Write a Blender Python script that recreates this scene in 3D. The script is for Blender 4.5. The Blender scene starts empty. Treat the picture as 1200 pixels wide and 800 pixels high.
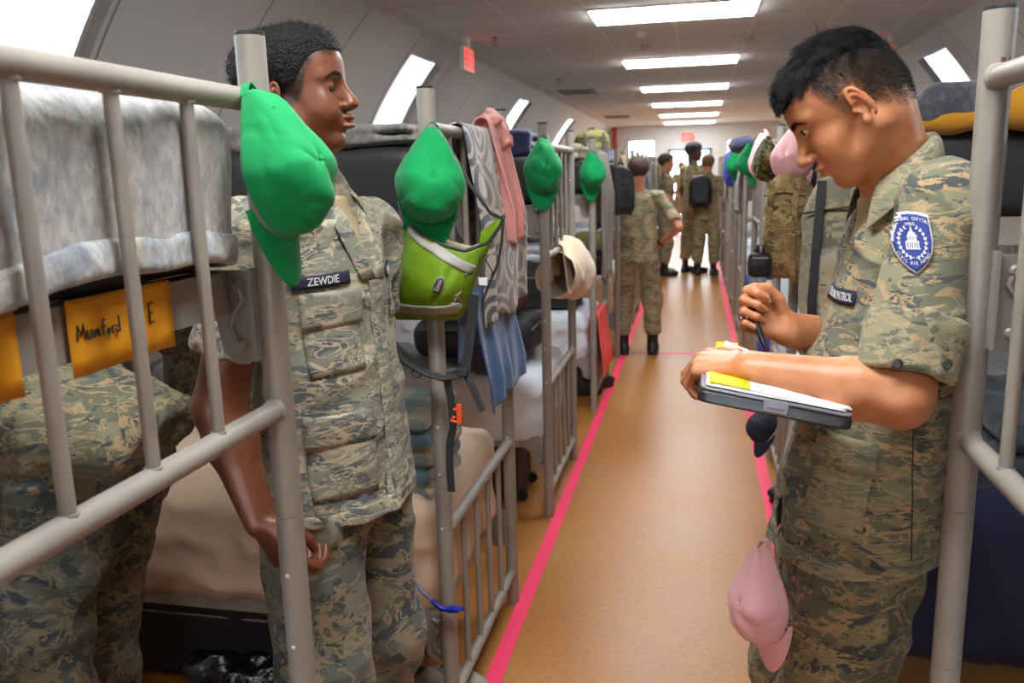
import bpy, bmesh, math, random
import numpy as np
from mathutils import Vector, Matrix
from mathutils.bvhtree import BVHTree
C = bpy.context.scene.collection
PI = math.pi
rng = random.Random(7)
def V(*a): return np.array(a, float)
def unit(v):
    v = np.asarray(v, float); return v/(np.linalg.norm(v)+1e-12)
# ------------------------------------------------------------------ mesh builder
class MB:
    """collects shapes into one mesh"""
    def __init__(s): s.v=[]; s.f=[]; s.m=[]; s.n=0
    def add(s, v, f, mi=0):
        v=np.asarray(v,float).reshape(-1,3); s.v.append(v)
        for q in f: s.f.append(tuple(int(i)+s.n for i in q)); s.m.append(mi)
        s.n+=len(v); return s
    def tube(s, pts, r, seg=12, mi=0, cap=True, flat=None):
        """round (or flattened) bar along pts; r scalar or per point"""
        pts=[np.asarray(p,float) for p in pts]; n=len(pts)
        rr=[r]*n if np.isscalar(r) else list(r)
        vs=[]; prev=None
        for i,p in enumerate(pts):
            t=unit(pts[min(i+1,n-1)]-pts[max(i-1,0)])
            if prev is None:
                a=V(0,0,1) if abs(t[2])<.9 else V(1,0,0)
                u=unit(np.cross(a,t))
            else: u=unit(prev-t*(prev@t))
            w=np.cross(t,u); prev=u
            for k in range(seg):
                an=2*PI*k/seg
                ca,sa=math.cos(an),math.sin(an)
                if flat: sa*=flat
                vs.append(p+rr[i]*(ca*u+sa*w))
        f=[]
        for i in range(n-1):
            for k in range(seg):
                k2=(k+1)%seg
                f.append((i*seg+k,i*seg+k2,(i+1)*seg+k2,(i+1)*seg+k))
        if cap:
            f.append(tuple(reversed(range(seg)))); f.append(tuple((n-1)*seg+k for k in range(seg)))
        return s.add(vs,f,mi)
    def ribbon(s, pts, w, th, up=None, mi=0):
        """flat webbing strap: width along `up` x tangent"""
        pts=[np.asarray(p,float) for p in pts]; n=len(pts); vs=[]
        for i,p in enumerate(pts):
            t=unit(pts[min(i+1,n-1)]-pts[max(i-1,0)])
            nn=np.asarray(up[i] if isinstance(up,list) else up,float)
            side=unit(np.cross(nn,t)); no=unit(np.cross(t,side))
            ww=w if np.isscalar(w) else w[i]
            for a,b in ((-1,-1),(1,-1),(1,1),(-1,1)): vs.append(p+side*a*ww/2+no*b*th/2)
        f=[]
        for i in range(n-1):
            for k in range(4):
                k2=(k+1)%4; f.append((i*4+k,i*4+k2,i*4+4+k2,i*4+4+k))
        f.append((3,2,1,0)); f.append(tuple((n-1)*4+k for k in range(4)))
        return s.add(vs,f,mi)
    def box(s, lo, hi, mi=0, M=None):
        x0,y0,z0=lo; x1,y1,z1=hi
        v=np.array([(x0,y0,z0),(x1,y0,z0),(x1,y1,z0),(x0,y1,z0),(x0,y0,z1),(x1,y0,z1),(x1,y1,z1),(x0,y1,z1)],float)
        if M is not None: v=(np.asarray(M)[:3,:3]@v.T).T+np.asarray(M)[:3,3]
        return s.add(v,[(0,3,2,1),(4,5,6,7),(0,1,5,4),(1,2,6,5),(2,3,7,6),(3,0,4,7)],mi)
    def prism(s, poly, z0, z1, M=None, mi=0):
        """polygon (2d) extruded in z then placed by M"""
        n=len(poly); v=[(p[0],p[1],z0) for p in poly]+[(p[0],p[1],z1) for p in poly]
        v=np.array(v,float)
        if M is not None: v=(np.asarray(M)[:3,:3]@v.T).T+np.asarray(M)[:3,3]
        f=[tuple(reversed(range(n))),tuple(range(n,2*n))]+[(i,(i+1)%n,(i+1)%n+n,i+n) for i in range(n)]
        return s.add(v,f,mi)
    def lathe(s, prof, seg=24, c=(0,0,0), mi=0, axis=None):
        """prof: list of (r, z)"""
        vs=[]
        for r,z in prof:
            for k in range(seg):
                a=2*PI*k/seg; vs.append((r*math.cos(a),r*math.sin(a),z))
        vs=np.array(vs)
        if axis is not None:
            t=unit(axis); a=V(0,0,1) if abs(t[2])<.9 else V(1,0,0)
            u=unit(np.cross(a,t)); w=np.cross(t,u)
            vs=vs@np.array([u,w,t])
        vs=vs+np.asarray(c,float)
        f=[]
        for i in range(len(prof)-1):
            for k in range(seg):
                k2=(k+1)%seg; f.append((i*seg+k,i*seg+k2,(i+1)*seg+k2,(i+1)*seg+k))
        f.append(tuple(reversed(range(seg)))); f.append(tuple((len(prof)-1)*seg+k for k in range(seg)))
        return s.add(vs,f,mi)
    def grid(s, P, mi=0, closeu=False):
        """P: (nu,nv,3)"""
        nu,nv=P.shape[:2]; f=[]
        for i in range(nu-1 if not closeu else nu):
            i2=(i+1)%nu
            for j in range(nv-1): f.append((i*nv+j,i2*nv+j,i2*nv+j+1,i*nv+j+1))
        return s.add(P.reshape(-1,3),f,mi)
    def build(s, name, mat, parent=None, smooth=True, bevel=0, sub=0, solid=0, uv=None, origin=None, autosmooth=40):
        me=bpy.data.meshes.new(name)
        v=np.concatenate(s.v)
        if origin is not None: v=v-np.asarray(origin,float)
        me.from_pydata([tuple(p) for p in v],[],s.f)
        mats=mat if isinstance(mat,(list,tuple)) else [mat]
        for m in mats: me.materials.append(m)
        if len(mats)>1: me.polygons.foreach_set('material_index',s.m)
        if uv is not None:
            l=me.uv_layers.new(name='UVMap'); uv=np.asarray(uv,float)
            idx=np.empty(len(me.loops),dtype=np.int32); me.loops.foreach_get('vertex_index',idx)
            l.data.foreach_set('uv',uv[idx].ravel())
        me.update()
        o=bpy.data.objects.new(name,me); C.objects.link(o)
        if origin is not None: o.location=tuple(origin)
        if smooth:
            me.polygons.foreach_set('use_smooth',[True]*len(me.polygons))
            if autosmooth: sharp(me,autosmooth)
        if parent is not None:
            o.parent=parent
            if origin is None and parent.location.length>0 : o.matrix_parent_inverse=Matrix.Translation(-parent.location)
        if bevel:
            b=o.modifiers.new('b','BEVEL'); b.width=bevel; b.segments=2; b.limit_method='ANGLE'
        if solid:
            b=o.modifiers.new('s','SOLIDIFY'); b.thickness=solid; b.offset=0
        if sub:
            b=o.modifiers.new('d','SUBSURF'); b.levels=sub; b.render_levels=sub
        return o
def sharp(me, deg):
    """mark edges sharper than deg so smooth shading breaks there"""
    bm=bmesh.new(); bm.from_mesh(me); th=math.radians(deg)
    for e in bm.edges:
        if len(e.link_faces)==2 and e.calc_face_angle(0)>th: e.smooth=False
    bm.to_mesh(me); bm.free()
def tag(o,label=None,cat=None,group=None,kind=None):
    if label: o['label']=label
    if cat: o['category']=cat
    if group: o['group']=group
    if kind: o['kind']=kind
    return o
def thing(name,label,cat,loc=(0,0,0),rz=0,group=None):
    o=bpy.data.objects.new(name,None); C.objects.link(o); o.location=loc; o.rotation_euler=(0,0,rz)
    o.empty_display_size=.05
    return tag(o,label,cat,group)
def copy_tree(o,parent=None):
    c=o.copy(); C.objects.link(c); c.parent=parent
    for ch in list(o.children): copy_tree(ch,c)
    return c
# ------------------------------------------------------------------ numpy noise and surface-net meshing
_pr=np.random.RandomState(3); _G=_pr.randn(4096,3); _G/=np.linalg.norm(_G,axis=1)[:,None]; _G=_G.astype(np.float32)
def noise(P,seed=0):
    P=np.asarray(P,np.float32); I=np.floor(P).astype(np.int64); F=(P-I).astype(np.float32)
    u=F*F*F*(F*(F*6-15)+10); out=np.zeros(len(P),np.float32)
    for dx in (0,1):
        for dy in (0,1):
            for dz in (0,1):
                h=((I[:,0]+dx)*73856093 ^ (I[:,1]+dy)*19349663 ^ (I[:,2]+dz)*83492791 ^ seed*2654435)&4095
                g=_G[h]; d=(F[:,0]-dx)*g[:,0]+(F[:,1]-dy)*g[:,1]+(F[:,2]-dz)*g[:,2]
                w=(u[:,0] if dx else 1-u[:,0])*(u[:,1] if dy else 1-u[:,1])*(u[:,2] if dz else 1-u[:,2])
                out+=w*d
    return out*1.5
def folds(P,dirn,freq,along,seed=0,warp=.6):
    """ridged cloth folds: lines running along `dirn`"""
    d=unit(dirn); Q=P-np.outer(P@d,d)*(1-along)
    W=np.stack([noise(P*freq*.4,seed+5),noise(P*freq*.4+9.1,seed+6),noise(P*freq*.4+4.7,seed+7)],1)*warp/freq
    n=noise((Q+W)*freq,seed)
    return (1-np.abs(n)*2.2).clip(0,1)**2
def mesh_sdf(f, lo, hi, h, block=8):
    lo=np.array(lo,float); hi=np.array(hi,float)
    nb=np.ceil((hi-lo)/(h*block)).astype(int); n=nb*block+1
    bc=np.stack(np.meshgrid(*[np.arange(k) for k in nb],indexing='ij'),-1).reshape(-1,3)
    cen=lo+(bc+.5)*h*block
    fc=f(cen)
    act=np.abs(fc)<h*block*1.35+.012
    D=np.empty(tuple(n),np.float32)
    D4=np.repeat(np.repeat(np.repeat(fc.reshape(nb),block,0),block,1),block,2)
    D[:-1,:-1,:-1]=D4; D[-1]=1; D[:,-1]=1; D[:,:,-1]=1
    loc=np.stack(np.meshgrid(*[np.arange(block+1)]*3,indexing='ij'),-1).reshape(-1,3)
    A=bc[act]
    for s0 in range(0,len(A),400):
        a=A[s0:s0+400]
        idx=(a[:,None,:]*block+loc[None]).reshape(-1,3)
        val=f(lo+idx*h)
        D[idx[:,0],idx[:,1],idx[:,2]]=val
    # surface nets
    S=D<0
    c=[S[i:n[0]-1+i,j:n[1]-1+j,k:n[2]-1+k] for i in (0,1) for j in (0,1) for k in (0,1)]
    cnt=sum(x.astype(np.int8) for x in c); cells=np.argwhere((cnt>0)&(cnt<8))
    ids=-np.ones(tuple(n-1),np.int64); ids[cells[:,0],cells[:,1],cells[:,2]]=np.arange(len(cells))
    cor=np.array([(i,j,k) for i in (0,1) for j in (0,1) for k in (0,1)])
    edges=[(a,b) for a in range(8) for b in range(a+1,8) if np.abs(cor[a]-cor[b]).sum()==1]
    val=np.stack([D[cells[:,0]+q[0],cells[:,1]+q[1],cells[:,2]+q[2]] for q in cor],1)
    acc=np.zeros((len(cells),3)); w=np.zeros(len(cells))
    for a,b in edges:
        va,vb=val[:,a],val[:,b]; m=(va<0)!=(vb<0)
        t=np.where(m,va/(va-vb+1e-20),0)
        p=cor[a]+t[:,None]*(cor[b]-cor[a]); acc+=p*m[:,None]; w+=m
    verts=lo+(cells+acc/w[:,None])*h
    faces=[]
    for ax in range(3):
        o1,o2=[(1,2),(2,0),(0,1)][ax]
        a=[slice(None)]*3; b=[slice(None)]*3; a[ax]=slice(0,-1); b[ax]=slice(1,None)
        X=S[tuple(a)]!=S[tuple(b)]; E=np.argwhere(X)
        ok=(E[:,o1]>0)&(E[:,o2]>0)&(E[:,o1]<n[o1]-1)&(E[:,o2]<n[o2]-1); E=E[ok]
        ins=S[E[:,0],E[:,1],E[:,2]]
        q=[]
        for d1,d2 in ((0,0),(1,0),(1,1),(0,1)):
            e=E.copy(); e[:,o1]-=d1; e[:,o2]-=d2; q.append(ids[e[:,0],e[:,1],e[:,2]])
        q=np.stack(q,1)
        q[~ins]=q[~ins][:,::-1]
        faces.append(q)
    F=np.concatenate(faces); F=F[(F>=0).all(1)]
    return verts,F
def relax(v,F,it=2,lam=.5):
    e=np.concatenate([F[:,[0,1]],F[:,[1,2]],F[:,[2,3]],F[:,[3,0]]])
    for _ in range(it):
        acc=np.zeros_like(v); w=np.zeros(len(v))
        np.add.at(acc,e[:,0],v[e[:,1]]); np.add.at(acc,e[:,1],v[e[:,0]])
        np.add.at(w,e[:,0],1); np.add.at(w,e[:,1],1)
        v=v+lam*(acc/np.maximum(w,1)[:,None]-v)
    return v
def sdf_obj(name,f,lo,hi,h,mat,parent=None,it=2,attr=None,keep=None):
    v,F=mesh_sdf(f,lo,hi,h); v=relax(v,F,it)
    if keep is not None:
        m=keep(v); fm=m[F].all(1); F=F[fm]
    me=bpy.data.meshes.new(name)
    me.vertices.add(len(v)); me.vertices.foreach_set('co',v.astype(np.float32).ravel())
    me.loops.add(F.size); me.loops.foreach_set('vertex_index',F.astype(np.int32).ravel())
    me.polygons.add(len(F)); me.polygons.foreach_set('loop_start',np.arange(0,F.size,4,dtype=np.int32))
    try: me.polygons.foreach_set('loop_total',np.full(len(F),4,np.int32))
    except Exception: pass
    me.update(calc_edges=True); me.validate()
    me.polygons.foreach_set('use_smooth',[True]*len(me.polygons))
    for m in (mat if isinstance(mat,(list,tuple)) else [mat]): me.materials.append(m)
    if attr:
        for an,fn in attr.items():
            vv=np.empty(len(me.vertices)*3,np.float32); me.vertices.foreach_get('co',vv); vv=vv.reshape(-1,3)
            at=me.attributes.new(an,'FLOAT','POINT'); at.data.foreach_set('value',np.asarray(fn(vv),np.float32))
    o=bpy.data.objects.new(name,me); C.objects.link(o)
    if parent is not None: o.parent=parent
    return o
def bvh_of(*objs):
    vs=[];fs=[];n=0
    for o in objs:
        me=o.data; vs+= [o.matrix_world@v.co if False else v.co.copy() for v in me.vertices]
        fs+=[tuple(i+n for i in p.vertices) for p in me.polygons]; n=len(vs)
    return BVHTree.FromPolygons(vs,fs)
# ---- distance primitives on (N,3)
def smin(a,b,k):
    h=np.maximum(k-np.abs(a-b),0)/k; return np.minimum(a,b)-h*h*k*.25
def smax(a,b,k): return -smin(-a,-b,k)
def sd_cap(P,a,b,ra,rb):
    a=np.asarray(a,float);b=np.asarray(b,float);d=b-a; t=((P-a)@d/(d@d)).clip(0,1)
    return np.linalg.norm(P-(a+t[:,None]*d),axis=1)-(ra+(rb-ra)*t)
def sd_ell(P,c,r,R=None):
    q=P-np.asarray(c,float)
    if R is not None: q=q@R        # columns of R = local axes in world
    r=np.asarray(r,float); k0=np.linalg.norm(q/r,axis=1); k1=np.linalg.norm(q/(r*r),axis=1)
    return k0*(k0-1)/(k1+1e-9)
def sd_ecap(P,a,b,A,B,s=1.0,side=(1,0,0)):
    """tapered capsule with elliptical section: A,B=(radius along side, radius across) at the two ends"""
    a=np.asarray(a,float);b=np.asarray(b,float);d=b-a;L=np.linalg.norm(d);t_=d/L
    sd=unit(np.asarray(side,float)-t_*(np.asarray(side,float)@t_)); w=np.cross(t_,sd)
    q=P-a; z=q@t_; t=(z/L).clip(0,1); rs=A[0]+(B[0]-A[0])*t; rw=A[1]+(B[1]-A[1])*t
    x=q@sd;y=q@w; dz=z-(z.clip(0,L)); m=np.minimum(rs,rw)
    k=np.sqrt((x/rs)**2+(y/rw)**2+(dz/m)**2)
    k1=np.sqrt((x/rs**2)**2+(y/rw**2)**2+(dz/m**2)**2)
    return k*(k-1)/(k1+1e-9)*s
def sd_box(P,c,h,R=None,r=0.0):
    q=P-np.asarray(c,float)
    if R is not None: q=q@R
    q=np.abs(q)-(np.asarray(h,float)-r)
    return np.linalg.norm(np.maximum(q,0),axis=1)+np.minimum(q.max(1),0)-r
def frame(az,pitch=0,roll=0):
    """columns: forward, left, up for a thing that faces azimuth az (rad); pitch>0 looks down"""
    f=V(math.cos(az)*math.cos(pitch),math.sin(az)*math.cos(pitch),-math.sin(pitch))
    l=V(-math.sin(az),math.cos(az),0); u=np.cross(f,l)
    if roll: l,u=(l*math.cos(roll)+u*math.sin(roll),u*math.cos(roll)-l*math.sin(roll))
    return np.array([f,l,u]).T
# ------------------------------------------------------------------ materials
def mat(name,col=(.5,.5,.5),rough=.6,metal=0,spec=.5,bump=None,sheen=0,var=None,trans=0,sss=0,emit=None,coat=0):
    m=bpy.data.materials.new(name); m.use_nodes=True; nt=m.node_tree; N=nt.nodes; L=nt.links
    b=N['Principled BSDF']; b.inputs['Base Color'].default_value=(*col,1); b.inputs['Roughness'].default_value=rough
    b.inputs['Metallic'].default_value=metal; b.inputs['Specular IOR Level'].default_value=spec
    if sheen: b.inputs['Sheen Weight'].default_value=sheen; b.inputs['Sheen Roughness'].default_value=.5
    if trans: b.inputs['Transmission Weight'].default_value=trans
    if coat: b.inputs['Coat Weight'].default_value=coat; b.inputs['Coat Roughness'].default_value=.25
    if sss:
        b.inputs['Subsurface Weight'].default_value=sss; b.inputs['Subsurface Radius'].default_value=(.012,.005,.003); b.inputs['Subsurface Scale'].default_value=1
    if emit: b.inputs['Emission Color'].default_value=(*emit[:3],1); b.inputs['Emission Strength'].default_value=emit[3]
    tc=N.new('ShaderNodeTexCoord')
    if var:   # (scale, colour2, lo, hi, detail)
        n=N.new('ShaderNodeTexNoise'); n.inputs['Scale'].default_value=var[0]; n.inputs['Detail'].default_value=var[4] if len(var)>4 else 4
        L.new(tc.outputs['Object'],n.inputs['Vector'])
        r=N.new('ShaderNodeMapRange'); r.inputs[1].default_value=var[2]; r.inputs[2].default_value=var[3]; L.new(n.outputs['Fac'],r.inputs[0])
        mx=N.new('ShaderNodeMix'); mx.data_type='RGBA'; mx.inputs[6].default_value=(*col,1); mx.inputs[7].default_value=(*var[1],1)
        L.new(r.outputs[0],mx.inputs[0]); L.new(mx.outputs[2],b.inputs['Base Color'])
    if bump:  # (scale, strength, distance, kind)
        if len(bump)>3 and bump[3]=='weave':
            w1=N.new('ShaderNodeTexWave'); w1.inputs['Scale'].default_value=bump[0]; w1.bands_direction='X'
            w2=N.new('ShaderNodeTexWave'); w2.inputs['Scale'].default_value=bump[0]; w2.bands_direction='Z'
            for w in (w1,w2): L.new(tc.outputs['Object'],w.inputs['Vector'])
            ad=N.new('ShaderNodeMath'); ad.operation='ADD'; L.new(w1.outputs['Fac'],ad.inputs[0]); L.new(w2.outputs['Fac'],ad.inputs[1]); src=ad.outputs[0]
        elif len(bump)>3 and bump[3]=='voronoi':
            n=N.new('ShaderNodeTexVoronoi'); n.inputs['Scale'].default_value=bump[0]; L.new(tc.outputs['Object'],n.inputs['Vector']); src=n.outputs['Distance']
        else:
            n=N.new('ShaderNodeTexNoise'); n.inputs['Scale'].default_value=bump[0]; n.inputs['Detail'].default_value=6
            L.new(tc.outputs['Object'],n.inputs['Vector']); src=n.outputs['Fac']
        bp=N.new('ShaderNodeBump'); bp.inputs['Strength'].default_value=bump[1]; bp.inputs['Distance'].default_value=bump[2]
        L.new(src,bp.inputs['Height']); L.new(bp.outputs[0],b.inputs['Normal'])
    return m
def srgb(r,g,b):
    f=lambda c:(c/255/12.92 if c<=10 else ((c/255+.055)/1.055)**2.4)
    return (f(r),f(g),f(b))
def N_(nt,t,**k):
    n=nt.nodes.new('ShaderNode'+t)
    for a,b in k.items():
        if a.startswith('i'): n.inputs[int(a[1:])].default_value=b
        else: setattr(n,a,b)
    return n
# ------------------------------------------------------------------ palette
M_metal=mat('metal_paint',srgb(160,152,143),.42,spec=.4,bump=(260,.12,.001),var=(9,srgb(146,138,130),.45,.7))
M_steel=mat('bracket_paint',srgb(150,146,142),.5,bump=(200,.1,.001))
M_dark=mat('black_plastic',(.018,.018,.02),.5)
M_chip=mat('rust_chip',srgb(110,72,58),.8)
M_white=mat('white_paint',srgb(226,226,224),.55)
# floor: worn orange-tan sheet vinyl
def floor_mat():
    m=mat('floor_vinyl',(.5,.3,.12),.3,spec=.5); nt=m.node_tree; b=nt.nodes['Principled BSDF']; L=nt.links
    tc=nt.nodes['Texture Coordinate']
    n1=N_(nt,'TexNoise'); n1.inputs['Scale'].default_value=1.3; n1.inputs['Detail'].default_value=8; n1.inputs['Roughness'].default_value=.65
    n2=N_(nt,'TexNoise'); n2.inputs['Scale'].default_value=60; n2.inputs['Detail'].default_value=3
    for n in (n1,n2): L.new(tc.outputs['Object'],n.inputs['Vector'])
    r=N_(nt,'ValToRGB'); e=r.color_ramp.elements; e[0].position=.3; e[0].color=(*srgb(166,106,46),1); e[1].position=.72; e[1].color=(*srgb(184,126,62),1)
    L.new(n1.outputs['Fac'],r.inputs[0])
    mx=N_(nt,'Mix',data_type='RGBA',blend_type='OVERLAY'); mx.inputs[0].default_value=.35
    L.new(r.outputs[0],mx.inputs[6]); L.new(n2.outputs['Fac'],mx.inputs[7]); L.new(mx.outputs[2],b.inputs['Base Color'])
    mr=N_(nt,'MapRange'); mr.inputs[3].default_value=.22; mr.inputs[4].default_value=.5; L.new(n1.outputs['Fac'],mr.inputs[0]); L.new(mr.outputs[0],b.inputs['Roughness'])
    return m
M_floor=floor_mat()
# curved wall panels: pale board with cover joints every 1.14 m
def panel_mat(name,col,period,off,axis='Y',joint=.012):
    m=mat(name,col,.6,spec=.3); nt=m.node_tree; b=nt.nodes['Principled BSDF']; L=nt.links; tc=nt.nodes['Texture Coordinate']
    sp=N_(nt,'SeparateXYZ'); L.new(tc.outputs['Object'],sp.inputs[0])
    a=N_(nt,'Math',operation='SUBTRACT',i1=off); L.new(sp.outputs[axis],a.inputs[0])
    w=N_(nt,'Math',operation='PINGPONG',i1=period/2); L.new(a.outputs[0],w.inputs[0])
    c=N_(nt,'Math',operation='LESS_THAN',i1=joint); L.new(w.outputs[0],c.inputs[0])
    mx=N_(nt,'Mix',data_type='RGBA'); mx.inputs[6].default_value=(*col,1); mx.inputs[7].default_value=(col[0]*.42,col[1]*.42,col[2]*.43,1)
    L.new(c.outputs[0],mx.inputs[0]); L.new(mx.outputs[2],b.inputs['Base Color'])
    bp=N_(nt,'Bump'); bp.inputs['Distance'].default_value=.004; bp.invert=True; L.new(c.outputs[0],bp.inputs['Height']); L.new(bp.outputs[0],b.inputs['Normal'])
    return m
M_panel=panel_mat('wall_panel',srgb(226,223,220),1.14,1.18,joint=.008)
M_wall=mat('end_wall_paint',srgb(222,225,226),.6)
# ceiling: 2 x 4 ft lay-in tiles in a white grid
def ceil_mat():
    m=mat('ceiling_tile',srgb(208,206,202),.9); nt=m.node_tree; b=nt.nodes['Principled BSDF']; L=nt.links; tc=nt.nodes['Texture Coordinate']
    sp=N_(nt,'SeparateXYZ'); L.new(tc.outputs['Object'],sp.inputs[0])
    outs=[]
    for ax,per,off,wd in (('X',.61,-.805,.011),('Y',.555,6.354,.006)):
        a=N_(nt,'Math',operation='SUBTRACT',i1=off); L.new(sp.outputs[ax],a.inputs[0])
        w=N_(nt,'Math',operation='PINGPONG',i1=per/2); L.new(a.outputs[0],w.inputs[0])
        c=N_(nt,'Math',operation='LESS_THAN',i1=wd); L.new(w.outputs[0],c.inputs[0]); outs.append(c)
    n=N_(nt,'TexNoise'); n.inputs['Scale'].default_value=1.1; n.inputs['Detail'].default_value=3; L.new(tc.outputs['Object'],n.inputs['Vector'])
    base=N_(nt,'Mix',data_type='RGBA'); base.inputs[6].default_value=(*srgb(226,223,218),1); base.inputs[7].default_value=(*srgb(236,234,230),1); L.new(n.outputs['Fac'],base.inputs[0])
    m1=N_(nt,'Mix',data_type='RGBA'); m1.inputs[7].default_value=(*srgb(168,164,160),1); L.new(outs[1].outputs[0],m1.inputs[0]); L.new(base.outputs[2],m1.inputs[6])
    m2=N_(nt,'Mix',data_type='RGBA'); m2.inputs[7].default_value=(*srgb(245,244,240),1); L.new(outs[0].outputs[0],m2.inputs[0]); L.new(m1.outputs[2],m2.inputs[6])
    L.new(m2.outputs[2],b.inputs['Base Color'])
    n2=N_(nt,'TexNoise'); n2.inputs['Scale'].default_value=90; L.new(tc.outputs['Object'],n2.inputs['Vector'])
    bp=N_(nt,'Bump'); bp.inputs['Distance'].default_value=.003; bp.inputs['Strength'].default_value=.3; L.new(n2.outputs['Fac'],bp.inputs['Height']); L.new(bp.outputs[0],b.inputs['Normal'])
    return m
M_ceil=ceil_mat()
XC,ZC,RR,ZCEIL=-.105,.51,2.97,2.61
Y0,Y1=-3.4,22.6
def struct(name,mb,m,**k):
    o=mb.build(name,m,**k); o['kind']='structure'; return o
# ------------------------------------------------------------------ shell
m=MB(); m.box((-3.4,Y0,-.1),(3.2,Y1,0)); struct('floor',m,M_floor,smooth=False)
m=MB(); m.box((-2.35,Y0,ZCEIL),(2.15,Y1,ZCEIL+.08)); struct('ceiling',m,M_ceil,smooth=False)
def barrel(side,wins):
    """curved side wall with openings for the roof windows"""
    sgn=-1 if side=='left' else 1
    a0=math.asin((ZC*-1)/RR) if False else -math.asin(ZC/RR)
    a1=math.asin((ZCEIL+.03-ZC)/RR)
    za,zb=[math.asin((z-ZC)/RR) for z in (1.55,2.46)]
    angs=sorted(set(list(np.linspace(a0,za,14))+list(np.linspace(za,zb,12))+list(np.linspace(zb,a1,4))))
    ys=sorted(set([Y0,Y1]+[w for p in wins for w in p]))
    pt=lambda a,y,r=RR:(XC+sgn*r*math.cos(a),y,ZC+r*math.sin(a))
    mb=MB(); T=.09
    for i in range(len(angs)-1):
        for j in range(len(ys)-1):
            am=(angs[i]+angs[i+1])/2; ym=(ys[j]+ys[j+1])/2
            if za<am<zb and any(p[0]<ym<p[1] for p in wins): continue
            for r,fl in ((RR,0),(RR+T,1)):
                q=[pt(angs[i],ys[j],r),pt(angs[i],ys[j+1],r),pt(angs[i+1],ys[j+1],r),pt(angs[i+1],ys[j],r)]
                mb.add(q,[(0,1,2,3) if (fl^(sgn<0)) else (3,2,1,0)])
    for p in wins:      # reveals
        for y,fl in ((p[0],1),(p[1],0)):
            aa=np.linspace(za,zb,12)
            P=np.array([[pt(a,y,RR),pt(a,y,RR+T)] for a in aa]); mb.grid(P if fl^(sgn<0) else P[::-1])
        for a,fl in ((za,0),(zb,1)):
            P=np.array([[pt(a,p[0],RR),pt(a,p[0],RR+T)],[pt(a,p[1],RR),pt(a,p[1],RR+T)]]); mb.grid(P if fl^(sgn<0) else P[::-1])
    o=struct('wall_'+side,mb,M_panel,autosmooth=30)
    return za,zb,pt
M_glass=mat('frosted_glazing',(.95,.98,1),.35,trans=1.0)
M_frame=mat('window_frame',srgb(220,220,218),.5)
wn=0
for side,wins in (('left',[(-3.1,-2.2),(-1.05,-.1),(.9,1.8),(2.48,3.42),(6.95,7.8),(11.4,12.3),(15.9,16.8)]),('right',[(-3.1,-2.2),(-.9,.1),(1.4,2.3),(3.9,4.85),(8.42,9.4),(13.0,13.9),(17.5,18.4)])):  # low-y entries are unseen windows beside and behind the camera, added for daylight
    za,zb,pt=barrel(side,wins)
    for p in wins:
        wn+=1; fr=MB(); aa=np.linspace(za,zb,10)
        for y in (p[0]+.012,p[1]-.012): fr.tube([pt(a,y,RR+.06) for a in aa],.014,6)
        for a in (za,zb): fr.tube([pt(a,p[0],RR+.06),pt(a,p[1],RR+.06)],.014,6)
        f=struct('window_%d'%wn,fr,M_frame)
        g=MB(); P=np.array([[pt(a,p[0],RR+.062),pt(a,p[1],RR+.062)] for a in aa]); g.grid(P)
        g.build('pane',M_glass,f,solid=.004)
# end walls, each one outline with cut-out openings
def endwall(name,y,holes,facing):
    xs=sorted(set([-3.3,3.1]+[h[0] for h in holes]+[h[1] for h in holes])); zs=sorted(set([0,2.75]+[h[2] for h in holes]+[h[3] for h in holes]))
    mb=MB()
    for i in range(len(xs)-1):
        for j in range(len(zs)-1):
            xm=(xs[i]+xs[i+1])/2; zm=(zs[j]+zs[j+1])/2
            if any(h[0]<xm<h[1] and h[2]<zm<h[3] for h in holes): continue
            mb.box((xs[i],min(y,y+facing*.12),zs[j]),(xs[i+1],max(y,y+facing*.12),zs[j+1]))
    return struct(name,mb,M_wall,smooth=False)
HW=[(-1.81,-1.07,1.35,2.28),(.71,1.60,1.35,2.22)]; DW=(-.70,.31,0,1.96)
endwall('wall_far',Y1,HW+[DW],1)
HN_added=[(-2.2,-.75,.9,2.3),(.55,1.95,.9,2.3),(-.5,.35,.05,2.2)]  # unseen openings behind the camera, added to let soft frontal daylight in
endwall('wall_near',Y0,HN_added,-1)
for h in HN_added:
    wn+=1; f=MB(); t=.05
    for a,b in (((h[0],Y0-.1,h[2]),(h[0]+t,Y0+.02,h[3])),((h[1]-t,Y0-.1,h[2]),(h[1],Y0+.02,h[3])),((h[0],Y0-.1,h[2]),(h[1],Y0+.02,h[2]+t)),((h[0],Y0-.1,h[3]-t),(h[1],Y0+.02,h[3]))): f.box(a,b)
    fo=struct('window_%d'%wn,f,M_frame,smooth=False)
    g=MB(); g.box((h[0]+.02,Y0-.06,h[2]+.02),(h[1]-.02,Y0-.055,h[3]-.02)); g.build('pane',M_glass,fo,smooth=False)
for h in HW:
    wn+=1; f=MB(); t=.045
    for a,b in (((h[0],Y1-.02,h[2]),(h[0]+t,Y1+.1,h[3])),((h[1]-t,Y1-.02,h[2]),(h[1],Y1+.1,h[3])),((h[0],Y1-.02,h[2]),(h[1],Y1+.1,h[2]+t)),((h[0],Y1-.02,h[3]-t),(h[1],Y1+.1,h[3])),((h[0],Y1+.03,(h[2]+h[3])/2-.015),(h[1],Y1+.07,(h[2]+h[3])/2+.015))): f.box(a,b)
    fo=struct('window_%d'%wn,f,M_frame,smooth=False)
    g=MB(); g.box((h[0]+.02,Y1+.045,h[2]+.02),(h[1]-.02,Y1+.05,h[3]-.02)); g.build('pane',M_glass,fo,smooth=False)
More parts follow.
